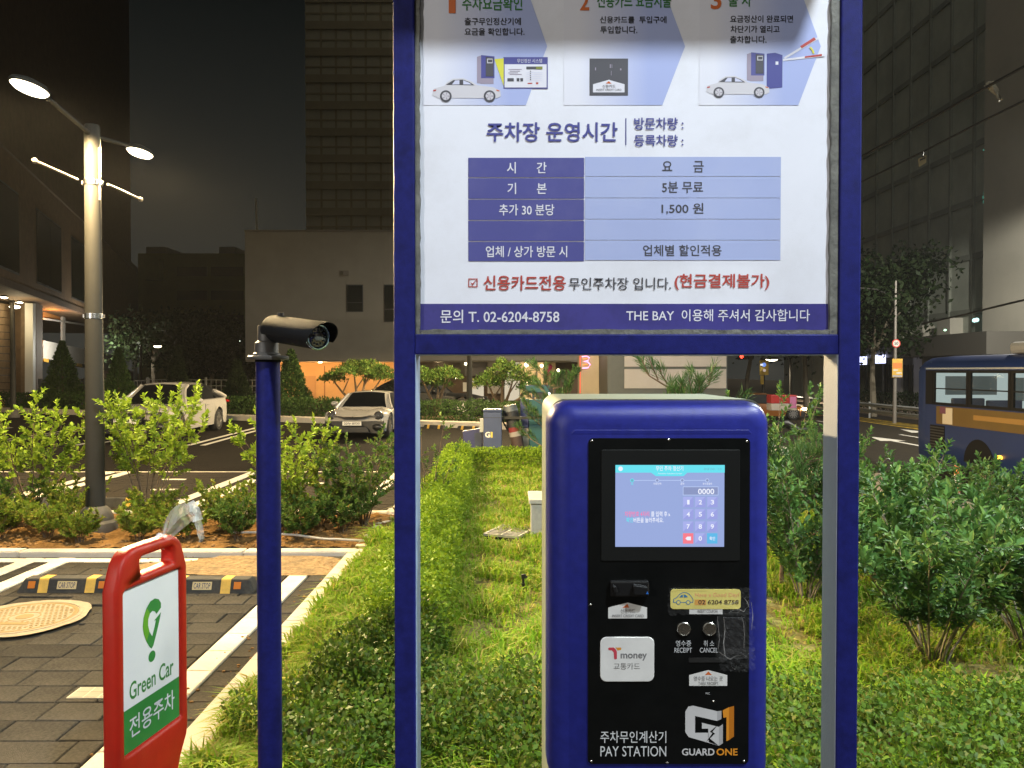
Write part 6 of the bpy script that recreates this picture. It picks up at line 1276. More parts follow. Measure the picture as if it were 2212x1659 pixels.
# guard rail
gd = thing('guard_rail', 'two rail steel guard rail along the far side of the road', 'guard rail', (20.7, 30, RZ)); M_gal = mat('galvanised', (.42, .43, .42), .45, metal=.3, var=.1, scale=4)
for z in (.42, .78): part('rail', MB().slab([(-.04, -12, z - .11), (-.10, -12, z - .05), (-.04, -12, z), (-.10, -12, z + .05), (-.04, -12, z + .11), (0, -12, z)], (0, 42, 0)), M_gal, gd)
for i in range(15): part('rail_post', MB().tube([(.05, -11.5 + i * 2.9, 0), (.05, -11.5 + i * 2.9, .95)], .06, 8), M_gal, gd)
# pole with speed limit and banner
YPp = 40.0; px_ = S(1933, 800, YPp).x
sp = thing('sign_pole', 'tall thin pole with a round speed limit sign and orange banner across the road', 'sign pole', (px_, YPp, RZ))
zt2 = S(0, 607, YPp).z - RZ; part('pole', MB().tube([(0, 0, 0), (0, 0, zt2 * .5), (0, 0, zt2)], [.10, .085, .06], 10), mat('pole_bright', (.22, .2, .18), .4, metal=.3), sp, smooth=True)
za = S(0, 640, YPp).z - RZ; part('bracket_arm', MB().tube([(0, 0, za - .5), (-.25, 0, za), (-1.0, 0, za + .35), (-2.2, 0, za + .45)], .04, 7), M_pole, sp, smooth=True)
zc2 = S(0, 742, YPp).z - RZ; k = YPp / F
part('round_sign', MB().slab([(9.0*k*math.cos(-i*.2618), -.12, zc2 + 9.0*k*math.sin(-i*.2618)) for i in range(24)], (0, .02, 0)), mat('sign_red', (.55, .06, .05), .5), sp)
rs = part('sign_disc', MB().poly([(6.8*k*math.cos(-i*.2618), -.124, zc2 + 6.8*k*math.sin(-i*.2618)) for i in range(24)]), mat('sign_white', (.62, .60, .55), .5), sp)
letters(rs, '50', (-4.2*k, -3.6*k, 4.2*k, 3.6*k), M_pdark, lambda a, b: Vector((a, -.128, zc2 - b)), .02, world=False)
zb0, zb1 = S(0, 815, YPp).z - RZ, S(0, 775, YPp).z - RZ
M_bor = mat('banner_orange', (.62, .20, .05), .6, var=.15, scale=4); bn = part('banner', MB().box(-9*k, 13*k, -.16, -.12, zb0, zb1), mat('banner_yellow', (.60, .36, .06), .6, var=.2, scale=5), sp)
for a, b, c, d, m in ((-8, 12, .48, .78, M_bor), (-8, 12, .02, .12, mat('banner_grey', (.35, .33, .36), .6)), (-7, 3, .36, .42, M_label), (0, 11, .2, .27, M_label)):
    part('banner_print', MB().poly([(a*k, -.164, zb0 + (zb1-zb0)*c), (b*k, -.164, zb0 + (zb1-zb0)*c), (b*k, -.164, zb0 + (zb1-zb0)*d), (a*k, -.164, zb0 + (zb1-zb0)*d)]), m, bn)
# traffic signal and yellow board
Yq = 48.0; k = Yq / F; p = S(1649, 800, Yq); ys_ = thing('traffic_sign', 'yellow traffic board with blue and white symbols on a post across the road', 'traffic sign', (p.x, Yq, RZ))
zt3 = S(0, 763, Yq).z - RZ; part('post', MB().tube([(0, 0, 0), (0, 0, zt3)], .10, 8), M_pole, ys_)
z0_, z1_ = S(0, 810, Yq).z - RZ, S(0, 778, Yq).z - RZ; part('yellow_board', MB().box(-10*k, 9*k, -.18, -.12, z0_, z1_), mat('board_yellow', (.42, .27, .02), .6), ys_); part('yellow_board', MB().box(-8*k, -1*k, -.17, -.12, z0_ - 20*k, z0_ - 1*k), mat('board_yellow', (.42, .27, .02), .6), ys_)
part('blue_disc', MB().slab([(-1*k + 4.6*k*math.cos(-i*.3927), -.20, z1_ - 10*k + 4.6*k*math.sin(-i*.3927)) for i in range(16)], (0, .015, 0)), emat('sign_blue_glow', (.20, .36, .95), .9), ys_); part('white_disc', MB().slab([(3.2*k*math.cos(-i*.3927), -.20, z1_ - 22*k + 3.2*k*math.sin(-i*.3927)) for i in range(16)], (0, .015, 0)), emat('sign_pale_glow', (.75, .62, .55), .6), ys_); part('white_mark', MB().box(-9*k, -3*k, -.22, -.2, z1_ - 12*k, z1_ - 8*k), emat('sign_white_glow', (.85, .9, 1), 1.0), ys_)
Y2 = 55.0; p = S(1611, 770, Y2); tl = thing('traffic_light', 'traffic signal showing red beyond the shrubs above the pay machine corner', 'traffic light', (p.x - 1.5, Y2, RZ)); hz = p.z - RZ
part('signal_pole', MB().tube([(0, 0, 0), (0, 0, hz + .6), (.3, 0, hz + .7), (1.5, 0, hz + .7)], .07, 8), M_pole, tl, smooth=True); hd = part('signal_housing', MB().box(.95, 2.05, -.12, .12, hz - .22, hz + .22), M_fdk, tl, bevel=.04)
for i, c_ in enumerate((emat('signal_red', (1, .06, .03), 5), emat('signal_red', (1, .06, .03), 5), M_fdk)): part('signal_lens', MB().ball((1.17 + i * .33, -.13, hz), (.14, .05, .14), 12, 6), c_, hd, smooth=True)
# overhead wires with a rag and a tag
M_wire = mat('cable_black', (.05, .048, .045), .6)
def wire(label, pts, r): return tag(part('overhead_cable', MB().tube([S(u, v, Y) for u, v, Y in pts], r, 6), M_wire), label, 'cable')
wire('uppermost dark overhead cable rising to the right, carrying the pale rag', [(1780, 372, 30), (1861, 338, 27), (1990, 268, 23), (2110, 200, 20), (2330, 80, 16)], .035)
wire('second overhead cable rising to the right, carrying the small square tag', [(1780, 428, 30), (1861, 393, 27), (1990, 330, 23), (2110, 268, 20), (2330, 160, 16)], .028)
wire('lower overhead cable crossing the pale concrete pier beside the bus roof', [(1990, 700, 30), (2080, 680, 26), (2140, 665, 23), (2330, 620, 19)], .03)
rg_ = thing('cloth_rag', 'pale torn rag hanging from the uppermost overhead cable', 'rag', S(2135, 186, 19.7)); k = 19.7 / F
V = []
for i in range(9):
    t = i / 8; cx, cz = 2128 + 26 * t + 4 * math.sin(t * 3), 184 + 38 * t; wd = (13 - 9 * t) if t < .6 else (5 + 2 * math.sin(t * 20))
    for j in range(6): q = j / 5 - .5; V.append(S(cx + q * wd * 1.6 + 1.5 * noise.noise(Vector((i, j, 3))), cz - q * wd * .9 + 2.5 * noise.noise(Vector((i, j, 0))), 19.65 + .12 * math.sin(j * 1.3 + i * .5)))
m_ = MB(); m_.add(V, [(i*6+j, i*6+j+1, i*6+j+7, i*6+j+6) for i in range(8) for j in range(5)]); part('rag_cloth', m_, mat('rag_cloth', (.62, .58, .48), .85, var=.15, scale=8), rg_, world=True, smooth=True); part('rag_knot', MB().ball(S(2129, 186, 19.68), 6*k, 8, 6), mat('rag_cloth', (.62, .58, .48), .85), rg_, world=True, smooth=True)
tg = thing('cable_tag', 'small square cream tag hanging from the second overhead cable', 'tag', S(1988, 332, 22.9))
part('tag_plate', MB().slab([S(u, v, 22.9) for u, v in ((1981, 363), (1996, 354), (1997, 337), (1980, 345))], (0, .02, 0)), mat('tag_cream', (.50, .42, .26), .7, var=.1), tg, world=True); part('tag_print', MB().slab([S(u, v, 22.88) for u, v in ((1983, 350), (1995, 344), (1995, 341), (1983, 347))], (0, .01, 0)), M_pdark, tg, world=True); part('tag_clip', MB().tube([S(1989, 342, 22.9), S(1990, 331, 22.9)], .02, 6), M_fdk, tg, world=True)
# bollard
pb = S(2070, 800, 13.5); k = 13.5 / F; bl = thing('traffic_bollard', 'orange and white striped flexible bollard in front of the bus', 'bollard', (pb.x, 13.5, RZ + .13)); hz = S(0, 1006, 13.5).z - RZ - .13
M_bo = mat('bollard_orange', (.75, .20, .05), .5); M_bw = mat('bollard_white', (.72, .68, .62), .4)
zz = 0; 
for i in range(6):
    z1q = hz * (i + 1) / 6; part('bollard_band', MB().lathe([(.052, hz * i / 6), (.050, z1q)], n=16), M_bw if i % 2 == 0 else M_bo, bl, smooth=True)
part('foot', MB().lathe([(.12, -.02), (.12, .02), (.06, .05)], n=16), M_fdk, bl, smooth=True)
# ================================================================ vehicles
M_cwhite = mat('car_white', (.40, .38, .35), .22, coat=.6, var=.03, scale=2); M_cblk = mat('car_black', (.006, .0065, .0075), .4, spec=.2); M_cor = mat('taxi_orange', (.22, .075, .012), .3, coat=.4)
M_cglass = mat('car_glass', (.006, .007, .008), .05, spec=.8, coat=.4); M_tyre = mat('tyre', (.012, .012, .012), .8); M_rim = mat('alloy_rim', (.32, .31, .30), .35, metal=.8); M_dk = mat('car_dark_trim', (.008, .008, .009), .5); M_hl = mat('headlight_glass', (.05, .05, .052), .08, coat=1); M_hl2 = mat('headlight_bulb', (.55, .56, .58), .15, metal=.6)
M_plate = mat('number_plate', (.62, .60, .55), .5)
def sstep(a, b, x): t = min(max((x - a) / (b - a), 0), 1); return t * t * (3 - 2 * t)
def car(name, label, x, y, head, paint, L=4.7, W=1.84, Ht=1.38, wb=2.8, wr=.335, hood=.74, nose=.62, sport=False, plate=None, group=None, z0=0.0, lights=None):
    t = thing(name, label, 'car', (x, y, z0), head, group)
    fx, rx = L/2 - .86, L/2 - .86 - wb
    n = 72; X = [-L/2 + L * i / n for i in range(n + 1)]
    belt = lambda q: (hood + .16 * sstep(1.3, -.3, q) * 1.0) - (hood - nose) * sstep(L/2 - .95, L/2, q) - .04 * sstep(-L/2 + .6, -L/2, q)
    def low(q):
        z = .20 + .06 * sstep(L/2 - .5, L/2, q) + .08 * sstep(-L/2 + .5, -L/2, q)
        for c in (fx, rx):
            if abs(q - c) < wr + .05: z = max(z, wr + math.sqrt((wr + .05) ** 2 - (q - c) ** 2))
        return z
    def hw(q): return W/2 * (1 - .16 * sstep(L/2 - .75, L/2, q) ** 1.3 - .12 * sstep(-L/2 + .6, -L/2, q) ** 1.3)
    V = []; rows = 9
    for q in X:
        w_, zb, zl = hw(q), belt(q), low(q); zm = .45
        ys_ = [w_ * .97, w_ * .985, w_, w_ * .985, w_ * .95, w_ * .88, w_ * .62, w_ * .32, 0]
        zs_ = [zl, max(zl + .004, .34), max(zl + .008, .52), max(zl + .012, zb - .14), max(zl + .016, zb - .03), zb + .01, zb + .045 + (.03 if sport else .012) * sstep(.4, 1, q), zb + (.03 if sport and q > .8 else .055), zb + (.035 if sport and q > .8 else .06)]
        cut = sstep(L/2 - .6, L/2, abs(q))
        for yy, zz in zip(ys_, zs_):
            xx = q - math.copysign(1, q) * cut * .34 * (yy / w_) ** 2.4 - (cut * .10 * (1 - min(1, (zz - .2) / .25)) if q > 0 else 0) * 0
            V.append((xx, yy, zz))
    o_ = len(V); V += [(a, -b, c) for a, b, c in V]
    fs = []
    for i in range(n):
        for j in range(rows - 1):
            a = i*rows + j; fs += [(a, a+rows, a+rows+1, a+1), (o_+a, o_+a+1, o_+a+rows+1, o_+a+rows)]
    for i in (0, n):
        a = i * rows
        for j in range(rows - 1): fs.append((a+j, a+j+1, o_+a+j+1, o_+a+j) if i == n else (a+j, o_+a+j, o_+a+j+1, a+j+1))
    m_ = MB(); m_.add(V, fs); part('body', m_, paint, t, smooth=True)
    part('underbody', MB().box(-L/2 + .25, L/2 - .25, -W/2 + .12, W/2 - .12, .17, .50), M_dk, t)
    # cabin
    g0, g1 = -L/2 + (.35 if sport else .45), L/2 - 1.45; rf0, rf1 = -L/2 + 1.45, L/2 - 2.25; k = 30; XG = [g0 + (g1 - g0) * i / k for i in range(k + 1)]
    def zr(q): 
        b_ = belt(q) + .03
        if q > rf1: f = 1 - ((q - rf1) / (g1 - rf1)) ** 1.25
        elif q < rf0: f = 1 - ((rf0 - q) / (rf0 - g0)) ** 1.7
        else: f = 1
        return b_ + (Ht - .01 - b_) * max(f, 0) + .0
    glass_s, glass_s2, glass_f, glass_r, roof = MB(), MB(), MB(), MB(), MB(); P = []
    for q in XG:
        b_ = belt(q); z_ = zr(q); f = min(1, max(0, (z_ - b_) / .4)); wbt = hw(q) * .93; wtp = W/2 * (.93 - .29 * f)
        P.append([(q, wbt, b_), (q, (wbt * .45 + wtp * .55), b_ + (z_ - b_) * .55), (q, wtp, max(b_, z_ - .05 * f)), (q, wtp * .8, z_ - .012 * f), (q, wtp * .4, z_ + .012 * f), (q, 0, z_ + .02 * f)])
    for i in range(k):
        for sgn in (1, -1):
            for j in range(5):
                qd = [P[i][j], P[i+1][j], P[i+1][j+1], P[i][j+1]]; qd = [(a, b * sgn, c) for a, b, c in qd]; qd = qd if sgn > 0 else qd[::-1]
                xm = (XG[i] + XG[i+1]) / 2
                tgt = (glass_s if sgn > 0 else glass_s2) if j < 2 else (roof if (rf0 - .25 < xm < rf1 + .12) else (glass_f if xm > 0 else glass_r))
                if j == 2: tgt = roof
                tgt.poly(qd)
    for i, mb_ in (('side_window', glass_s), ('side_window', glass_s2), ('windscreen', glass_f), ('rear_window', glass_r)): part(i, mb_, M_cglass, t, smooth=True)
    part('roof', roof, paint, t, smooth=True)
    for sgn in (1, -1):
        part('pillar', MB().tube([(P[i][2][0], P[i][2][1] * sgn, P[i][2][2]) for i in range(k - 8, k + 1)], .035, 6), paint, t, smooth=True)
        part('pillar', MB().tube([(P[i][1][0] , P[i][1][1] * sgn + .0, P[i][1][2]) for i in range(0, 7)], .06, 6), paint, t, smooth=True)
        part('wing_mirror', MB().ball((g1 - .42, sgn * (W/2 + .06), belt(g1 - .4) + .08), (.09, .11, .07), 10, 7), paint, t, smooth=True)
        part('door_seam', MB().box(-.18, -.165, sgn * (W/2 * .995) - .004, sgn * (W/2 * .995) + .004, .30, .78), M_dk, t); part('door_handle', MB().box(-.45, -.27, sgn * (W/2 * .988) - .02, sgn * (W/2 * .988) + .02, .74, .765), paint, t, bevel=.006)
    for cx in (fx, rx):
        for sgn in (1, -1):
            yy = sgn * (W/2 - .02); wh = MB(); nn = 26
            prof = [(wr - .11, -.005), (wr - .09, .012), (wr - .02, .01), (wr, -.02), (wr, -.20), (wr - .12, -.21)]
            Vv = [(cx + r * math.cos(2*math.pi*j/nn), yy + sgn * z, wr + r * math.sin(2*math.pi*j/nn)) for r, z in prof for j in range(nn)]
            wh.add(Vv, [(i*nn+j, i*nn+(j+1) % nn, (i+1)*nn+(j+1) % nn, (i+1)*nn+j) for i in range(5) for j in range(nn)])
            w0_ = part('wheel', wh, M_tyre, t, smooth=True)
            rm = MB(); rm.lathe([(.07, 0), (.07, .02)], n=8); r2 = wr - .105
            Vv = []; sp_ = MB(); sp_.poly([(cx + r2 * math.cos(2*math.pi*j/20), yy - sgn * .045, wr + r2 * math.sin(2*math.pi*j/20)) for j in range(20)], 1)
            for q in range(10):
                a = q * .6283; dv = Vector((math.cos(a), 0, math.sin(a))); sv = Vector((-math.sin(a), 0, math.cos(a))); c = Vector((cx, yy, wr))
                sp_.slab([c + sv * .035, c + dv * r2 + sv * .022, c + dv * r2 - sv * .022, c - sv * .035], Vector((0, -sgn * .03, 0)))
            sp_.tube([(cx + r2 * math.cos(2*math.pi*j/20), yy - sgn * .01, wr + r2 * math.sin(2*math.pi*j/20)) for j in range(21)], .014, 5, cap=False)
            part('rim', sp_, [M_rim, M_dk], w0_)
    xf = L/2
    for sgn in (1, -1):
        hx = xf - (.40 if sport else .24); hy = sgn * W * (.355 if sport else .36); hz_ = nose + (.045 if sport else -.01)
        h_ = part('headlight', MB().ball((hx, hy, hz_), (.17, .135 if sport else .20, .13 if sport else .075), 14, 8), M_hl if not lights else lights, t, smooth=True)
        part('bulb', MB().ball((hx + .11, hy, hz_ + .02), (.05, .05, .045), 8, 6), M_hl2 if not lights else lights, h_, smooth=True)
        part('tail_light', MB().ball((-xf + .10, sgn * W * .36, belt(-xf + .2) - .10), (.10, .20, .06), 10, 6), mat('tail_red', (.30, .01, .01), .2), t, smooth=True)
        part('air_intake', MB().slab([(xf - .13, sgn * W * .47, .27), (xf - .06, sgn * W * .30, .25), (xf - .045, sgn * W * .28, .33), (xf - .08, sgn * W * .36, .43), (xf - .16, sgn * W * .475, .43)], (-.10 if True else 0, 0, 0)) if False else MB().ball((xf - .15, sgn * W * .375, .35), (.10, .17, .09), 10, 6), M_dk, t, smooth=True)
    part('lower_grille', MB().slab([(xf + .005, -W * .27, .20), (xf + .005, W * .27, .20), (xf + .005, W * .22, .36), (xf + .005, -W * .22, .36)], (-.12, 0, 0)), M_dk, t, bevel=.02)
    if not sport: part('grille', MB().slab([(xf + .004, -.34, .42), (xf + .004, .34, .42), (xf + .004, .42, .60), (xf + .004, -.42, .60)], (-.10, 0, 0)), M_dk, t, bevel=.02)
    pl = part('number_plate', MB().box(xf + .008, xf + .025, -.26, .26, .40 if sport else .43, .51 if sport else .54), M_plate, t, bevel=.004)
    if plate: letters(pl, plate, (-.215, 0, .215, .075), M_pdark, lambda a, b: Vector((xf + .027, -a * -1.0 if False else a, (.495 if sport else .525) - b)), .02, world=False)
    part('badge', MB().ball((xf - .07, 0, nose + .03), (.02, .03, .025), 8, 5), M_dk, t)
    return t
def hd(dx, dy): return math.atan2(dy, dx)
h1 = hd(.04, -1)
fw = Vector((-7.97, 18.5)); d1 = Vector((.04, -1)).normalized(); s1 = Vector((-1, 0))
c1 = fw + s1 * .93 - d1 * (4.7/2 - .86)
car('white_saloon', 'white fastback saloon parked nose out behind the fan shaped shrub and lamp pole', c1.x, c1.y, h1, M_cwhite, 4.75, 1.84, 1.34, 2.75, .30, group='cars parked in the far row')
hp = hd(-.03, -1); dp = Vector((-.03, -1)).normalized(); nosep = Vector((S(760, 800, 18.2).x, 18.2)); cp = nosep - dp * (4.4 / 2 * .87)
car('white_sports_car', 'white low sports saloon with oval headlights parked left of the left blue sign post', cp.x, cp.y, hp, M_cwhite, 4.4, 1.82, 1.28, 2.5, .335, hood=.74, nose=.60, sport=True, plate='20누 8930', group='cars parked in the far row').scale = (.87, .87, .87)
cd = S(921, 800, 28.5); car('black_car', 'black car parked behind the low hedge under the flat topped pines', cd.x, 28.5, R(-3), M_cblk, 4.6, 1.82, 1.42, 2.7)
tx_ = S(1650, 800, 44); car('orange_taxi', 'orange taxi with its headlights on, seen through the shrub tops right of the pay machine', tx_.x, 44, R(-12), M_cor, 4.7, 1.82, 1.46, 2.75, z0=RZ, lights=emat('headlight_on', (1, .72, .34), 22), group=None)
# delivery scooter with a red and white box
ds = S(1690, 800, 31); sc_t = thing('delivery_scooter', 'parked scooter carrying a red and white delivery box, half hidden by the shrub tops', 'scooter', (ds.x, 31, RZ), 0); k = 31 / F
zb0, zb1 = S(0, 886, 31).z - RZ, S(0, 853, 31).z - RZ; xa, xb = S(1661, 0, 31).x - ds.x, S(1716, 0, 31).x - ds.x
part('delivery_box', MB().box(xa, xb, -.30, .30, zb0 + (zb1-zb0)*.45, zb1), mat('box_red', (.26, .015, .015), .5), sc_t, bevel=.03); part('delivery_box', MB().box(xa + .005, xb - .005, -.295, .295, zb0, zb0 + (zb1-zb0)*.45), mat('box_white', (.30, .28, .26), .5), sc_t, bevel=.02); part('box_print', MB().box(xa + (xb-xa)*.72, xb - .03, -.306, -.30, zb0 + .1, zb1 - .06), mat('box_pink', (.36, .12, .26), .5), sc_t)
part('scooter_body', MB().tube([(xa - .1, 0, .45), (xa + .3, 0, .62), (xb - .3, 0, .60), (xb + .2, 0, .32), (xb + .55, 0, .40), (xb + .7, 0, .95)], [.10, .16, .17, .12, .11, .06], 10), M_dk, sc_t, smooth=True); part('handlebar', MB().tube([(xb + .68, -.32, 1.0), (xb + .70, 0, .95), (xb + .68, .32, 1.0)], .025, 8), M_dk, sc_t, smooth=True)
for wx in (xa + .15, xb + .62): part('wheel', MB().tube([(wx + .2*math.cos(i*.3307), 0, .26 + .2*math.sin(i*.3307)) for i in range(20)], .055, 8, cap=False), M_tyre, sc_t, smooth=True)
# bus
M_bus = mat('bus_blue', (.012, .028, .11), .4, coat=.1, spec=.25, var=.08, scale=1.5); M_bus2 = mat('bus_blue_roof', (.035, .07, .17), .35, coat=.4); M_busy = mat('bus_advert', (.12, .07, .009), .4, var=.1, scale=2); M_bint = emat('bus_interior_glow', (.42, .52, .50), 1.3); M_bint2 = emat('bus_interior_bright', (.62, .72, .70), .9); M_bwin = mat('bus_window', (.015, .02, .022), .06, alpha=.22, spec=.6); M_brim = mat('bus_black_rubber', (.004, .004, .0045), .5, spec=.15)
BX, BY0, BY1 = 11.3, 10.4, 21.5; zb_, zt_ = RZ + .32, 2.05
bus = thing('city_bus', 'blue city bus with a yellow advert strip passing on the road at the right edge', 'bus', (BX, BY1, RZ))
bp = lambda n, mb, m, par=bus, **k: part(n, mb, m, par, world=True, **k)
prof = [(BX + .10, zb_), (BX + .02, zb_ + .12), (BX, zb_ + .6), (BX, 1.68), (BX + .04, 1.78), (BX + .14, 1.90), (BX + .36, zt_ - .04), (BX + .8, zt_), (BX + 1.7, zt_), (BX + 2.14, zt_ - .04), (BX + 2.36, 1.90), (BX + 2.46, 1.78), (BX + 2.5, 1.68), (BX + 2.5, zb_ + .6), (BX + 2.48, zb_ + .12), (BX + 2.4, zb_)]
WZ0, WZ1 = RZ + 1.84, 1.66       # window band
m_ = MB(); n = len(prof); ring = lambda y, s=1.0: [Vector((BX + 1.25 + (a - BX - 1.25) * s, y, b if b < 1 else 1 + (b - 1) * (1 - (1 - s) * 1.5))) for a, b in prof]
ys_ = [(BY0, .95), (BY0 + .12, .99), (BY0 + .4, 1), (BY1 - .5, 1), (BY1 - .15, .985), (BY1, .94)]
rings = [ring(y, s) for y, s in ys_]; V = [p for r_ in rings for p in r_]; fs = []
for i in range(len(ys_) - 1):
    for j in range(n):
        if j == 2 and i == 2: continue                        # the window side is built piece by piece
        fs.append((i*n+j, i*n+(j+1) % n, (i+1)*n+(j+1) % n, (i+1)*n+j))
fs += [tuple(range(n)), tuple(range(len(ys_)*n - 1, (len(ys_)-1)*n - 1, -1))]
m_.add(V, fs); bp('body', m_, M_bus, smooth=True)
ya_, yb_ = BY0 + .4, BY1 - .5
bp('side_panel', MB().box(BX, BX + .05, ya_, yb_, zb_ + .6, WZ0), M_bus); bp('side_panel', MB().box(BX, BX + .05, ya_, yb_, WZ1, 1.68), M_bus)
wy = yb_ - .35; i = 0; piece = []
bp('window_pillar', MB().box(BX - .002, BX + .05, wy, yb_, WZ0, WZ1), M_brim)
while wy > ya_ + .6:
    w__ = 1.62; y1_ = wy; y0_ = max(wy - w__, ya_); f_ = bp('window', MB().box(BX - .006, BX + .04, y0_ + .02, y1_ - .02, WZ0, WZ0 + .07).box(BX - .006, BX + .04, y0_ + .02, y1_ - .02, WZ1 - .07, WZ1).box(BX - .006, BX + .04, y0_ + .02, y0_ + .10, WZ0 + .07, WZ1 - .07).box(BX - .006, BX + .04, y1_ - .10, y1_ - .02, WZ0 + .07, WZ1 - .07).box(BX - .004, BX + .04, y0_ + .1, y1_ - .1, WZ0 + .42, WZ0 + .45), M_brim)
    part('pane', MB().box(BX + .005, BX + .015, y0_ + .08, y1_ - .08, WZ0 + .05, WZ1 - .05), M_bwin, f_, world=True)
    bp('window_pillar', MB().box(BX - .001, BX + .05, y0_ - .02, y0_ + .02, WZ0, WZ1), M_brim); wy = y0_; i += 1
bp('interior_wall', MB().box(BX + 2.3, BX + 2.4, ya_, yb_, WZ0 - .2, 1.9), M_bint)  # this wall and the rear one glow in place of cabin light
for i in range(7):
    y0_ = ya_ + .5 + i * 1.5
    bp('seat', MB().box(BX + .35, BX + 1.2, y0_, y0_ + .12, RZ + .9, RZ + 2.02).box(BX + .35, BX + 1.2, y0_ + .1, y0_ + .5, RZ + .9, RZ + 1.45), mat('bus_seat', (.10, .12, .20), .7), bevel=.03)
    bp('ceiling_tube', MB().box(BX + .7, BX + .9, y0_, y0_ + 1.0, 1.80, 1.84), M_bint2)
    bp('far_window', MB().box(BX + 2.26, BX + 2.29, y0_ + .1, y0_ + 1.2, WZ0 + .1, WZ1 - .2), mat('far_pane', (.02, .03, .03), .1, emit=((.45, .5, .5) if i % 2 else (.10, .13, .12)), estr=.6))
bp('rear_inner_wall', MB().box(BX + .12, BX + 2.38, yb_ - .06, yb_ - .02, WZ0 - .3, 1.88), M_bint); bp('rear_inner_window', MB().box(BX + .5, BX + 1.9, yb_ - .075, yb_ - .06, WZ0 + .25, 1.5), mat('far_pane_dark', (.01, .012, .012), .2, emit=(.16, .2, .19), estr=.5))
ad = bp('advert_strip', MB().box(BX - .008, BX, ya_ + .3, yb_ - .55, WZ0 - .50, WZ0 - .03), M_busy)
part('advert_print', MB().box(BX - .011, BX - .008, ya_ + 1.0, yb_ - 2.2, WZ0 - .30, WZ0 - .18), mat('advert_brown', (.30, .16, .03), .5), ad, world=True); part('advert_print', MB().box(BX - .011, BX - .008, yb_ - 1.3, yb_ - .85, WZ0 - .48, WZ0 - .06), mat('advert_pale', (.60, .52, .40), .5), ad, world=True); part('advert_print', MB().box(BX - .0115, BX - .0112, yb_ - 1.0, yb_ - .72, WZ0 - .22, WZ0 - .04), mat('advert_plum', (.14, .04, .08), .5), ad, world=True)
bp('engine_grille', MB().box(BX - .006, BX + .02, yb_ - .95, yb_ - .25, zb_ + .35, zb_ + .98), M_brim)
for i in range(8): bp('grille_slat', MB().box(BX - .014, BX - .006, yb_ - .93, yb_ - .27, zb_ + .38 + i * .075, zb_ + .41 + i * .075), M_fdk)
bp('roof_unit', MB().box(BX + .5, BX + 2.0, BY0 + 1, BY1 - 3.2, zt_ - .01, zt_ + .28), mat('roof_unit', (.42, .40, .36), .5), bevel=.10)
bp('cove_strip', MB().box(BX - .004, BX + .02, ya_, yb_, 1.685, 1.725), mat('cove_chrome', (.5, .56, .62), .25, metal=.6))
for wy in (BY1 - 2.9, BY0 + 2.4):
    tube = MB(); nn = 28; prof2 = [(.20, -.02), (.34, .0), (.46, .0), (.48, .03), (.48, .28)]; Vv = [(BX + .03 + z, wy + r * math.cos(2*math.pi*j/nn), RZ + .48 + r * math.sin(2*math.pi*j/nn)) for r, z in prof2 for j in range(nn)]
    tube.add(Vv, [(i*nn+j, i*nn+(j+1) % nn, (i+1)*nn+(j+1) % nn, (i+1)*nn+j) for i in range(4) for j in range(nn)] + [tuple(range(nn))]); bp('wheel', tube, M_tyre, smooth=True)
    bp('wheel_arch', MB().slab([(BX - .004, wy + .60 * math.cos(math.pi * j / 14), RZ + .48 + .60 * math.sin(math.pi * j / 14)) for j in range(15)], (.03, 0, 0)), M_brim)
bp('side_marker', MB().ball((BX - .02, BY1 - 3.75, zb_ + .42), (.03, .10, .05), 10, 6), emat('marker_amber', (1, .42, .03), 6)); bp('rear_lamp', MB().box(BX + .1, BX + .3, BY1 - .1, BY1 + .01, zb_ + .5, zb_ + .9), mat('tail_red', (.30, .01, .01), .2))
lamp('bus_light', 'POINT', (BX + 1.2, BY1 - 4, 1.2), 8, (.85, .95, 1), bus, rad=.3)

# ================================================================ barrier cabinets at the far end of the lawn
YK = 14.9; k = YK / F
M_kb = mat('cabinet_blue', (.035, .05, .105), .45, var=.08, scale=5); M_kb2 = mat('panel_blue', (.025, .03, .10), .45); M_teal = mat('cabinet_teal', (.012, .07, .075), .45); M_kw = mat('cabinet_cream', (.22, .20, .15), .5)
p = S(1064, 800, YK); cb2 = thing('barrier_cabinet', 'upright slate blue barrier cabinet with a white letter on its front, behind the far hedge', 'cabinet', (p.x, YK, 0)); zt4 = S(0, 884, YK).z
part('cabinet_body', MB().box(-.18, .18, 0, .30, 0, zt4 - .06), M_kb, cb2, bevel=.015); part('cabinet_lid', MB().box(-.188, .188, -.01, .31, zt4 - .058, zt4), M_kb, cb2, bevel=.02); part('lid_seam', MB().box(-.182, .182, -.004, 0, zt4 - .17, zt4 - .16), M_dk, cb2)
letters(cb2, 'G', (-.145, 0, -.045, .11), mat('logo_white', (.6, .58, .48), .5), lambda a, b: Vector((a, -.003, zt4 - .44 - b)), .03, world=False); part('logo_mark', MB().box(-.035, .0, -.003, -.001, zt4 - .55, zt4 - .44), mat('logo_yellow', (.5, .4, .06), .5), cb2); part('side_bracket', MB().box(-.25, -.18, .05, .10, zt4 - .45, zt4 - .18), M_fwh, cb2)
part('boom_arm', MB().box(.18, 2.6, .10, .16, zt4 - .20, zt4 - .15), M_pole, cb2)
Ys = 15.6; p = S(1020, 800, Ys); bt = thing('tilted_box', 'small blue box tilted on a dark bracket foot beside the barrier cabinet', 'box', (p.x, Ys, 0)); k = Ys / F
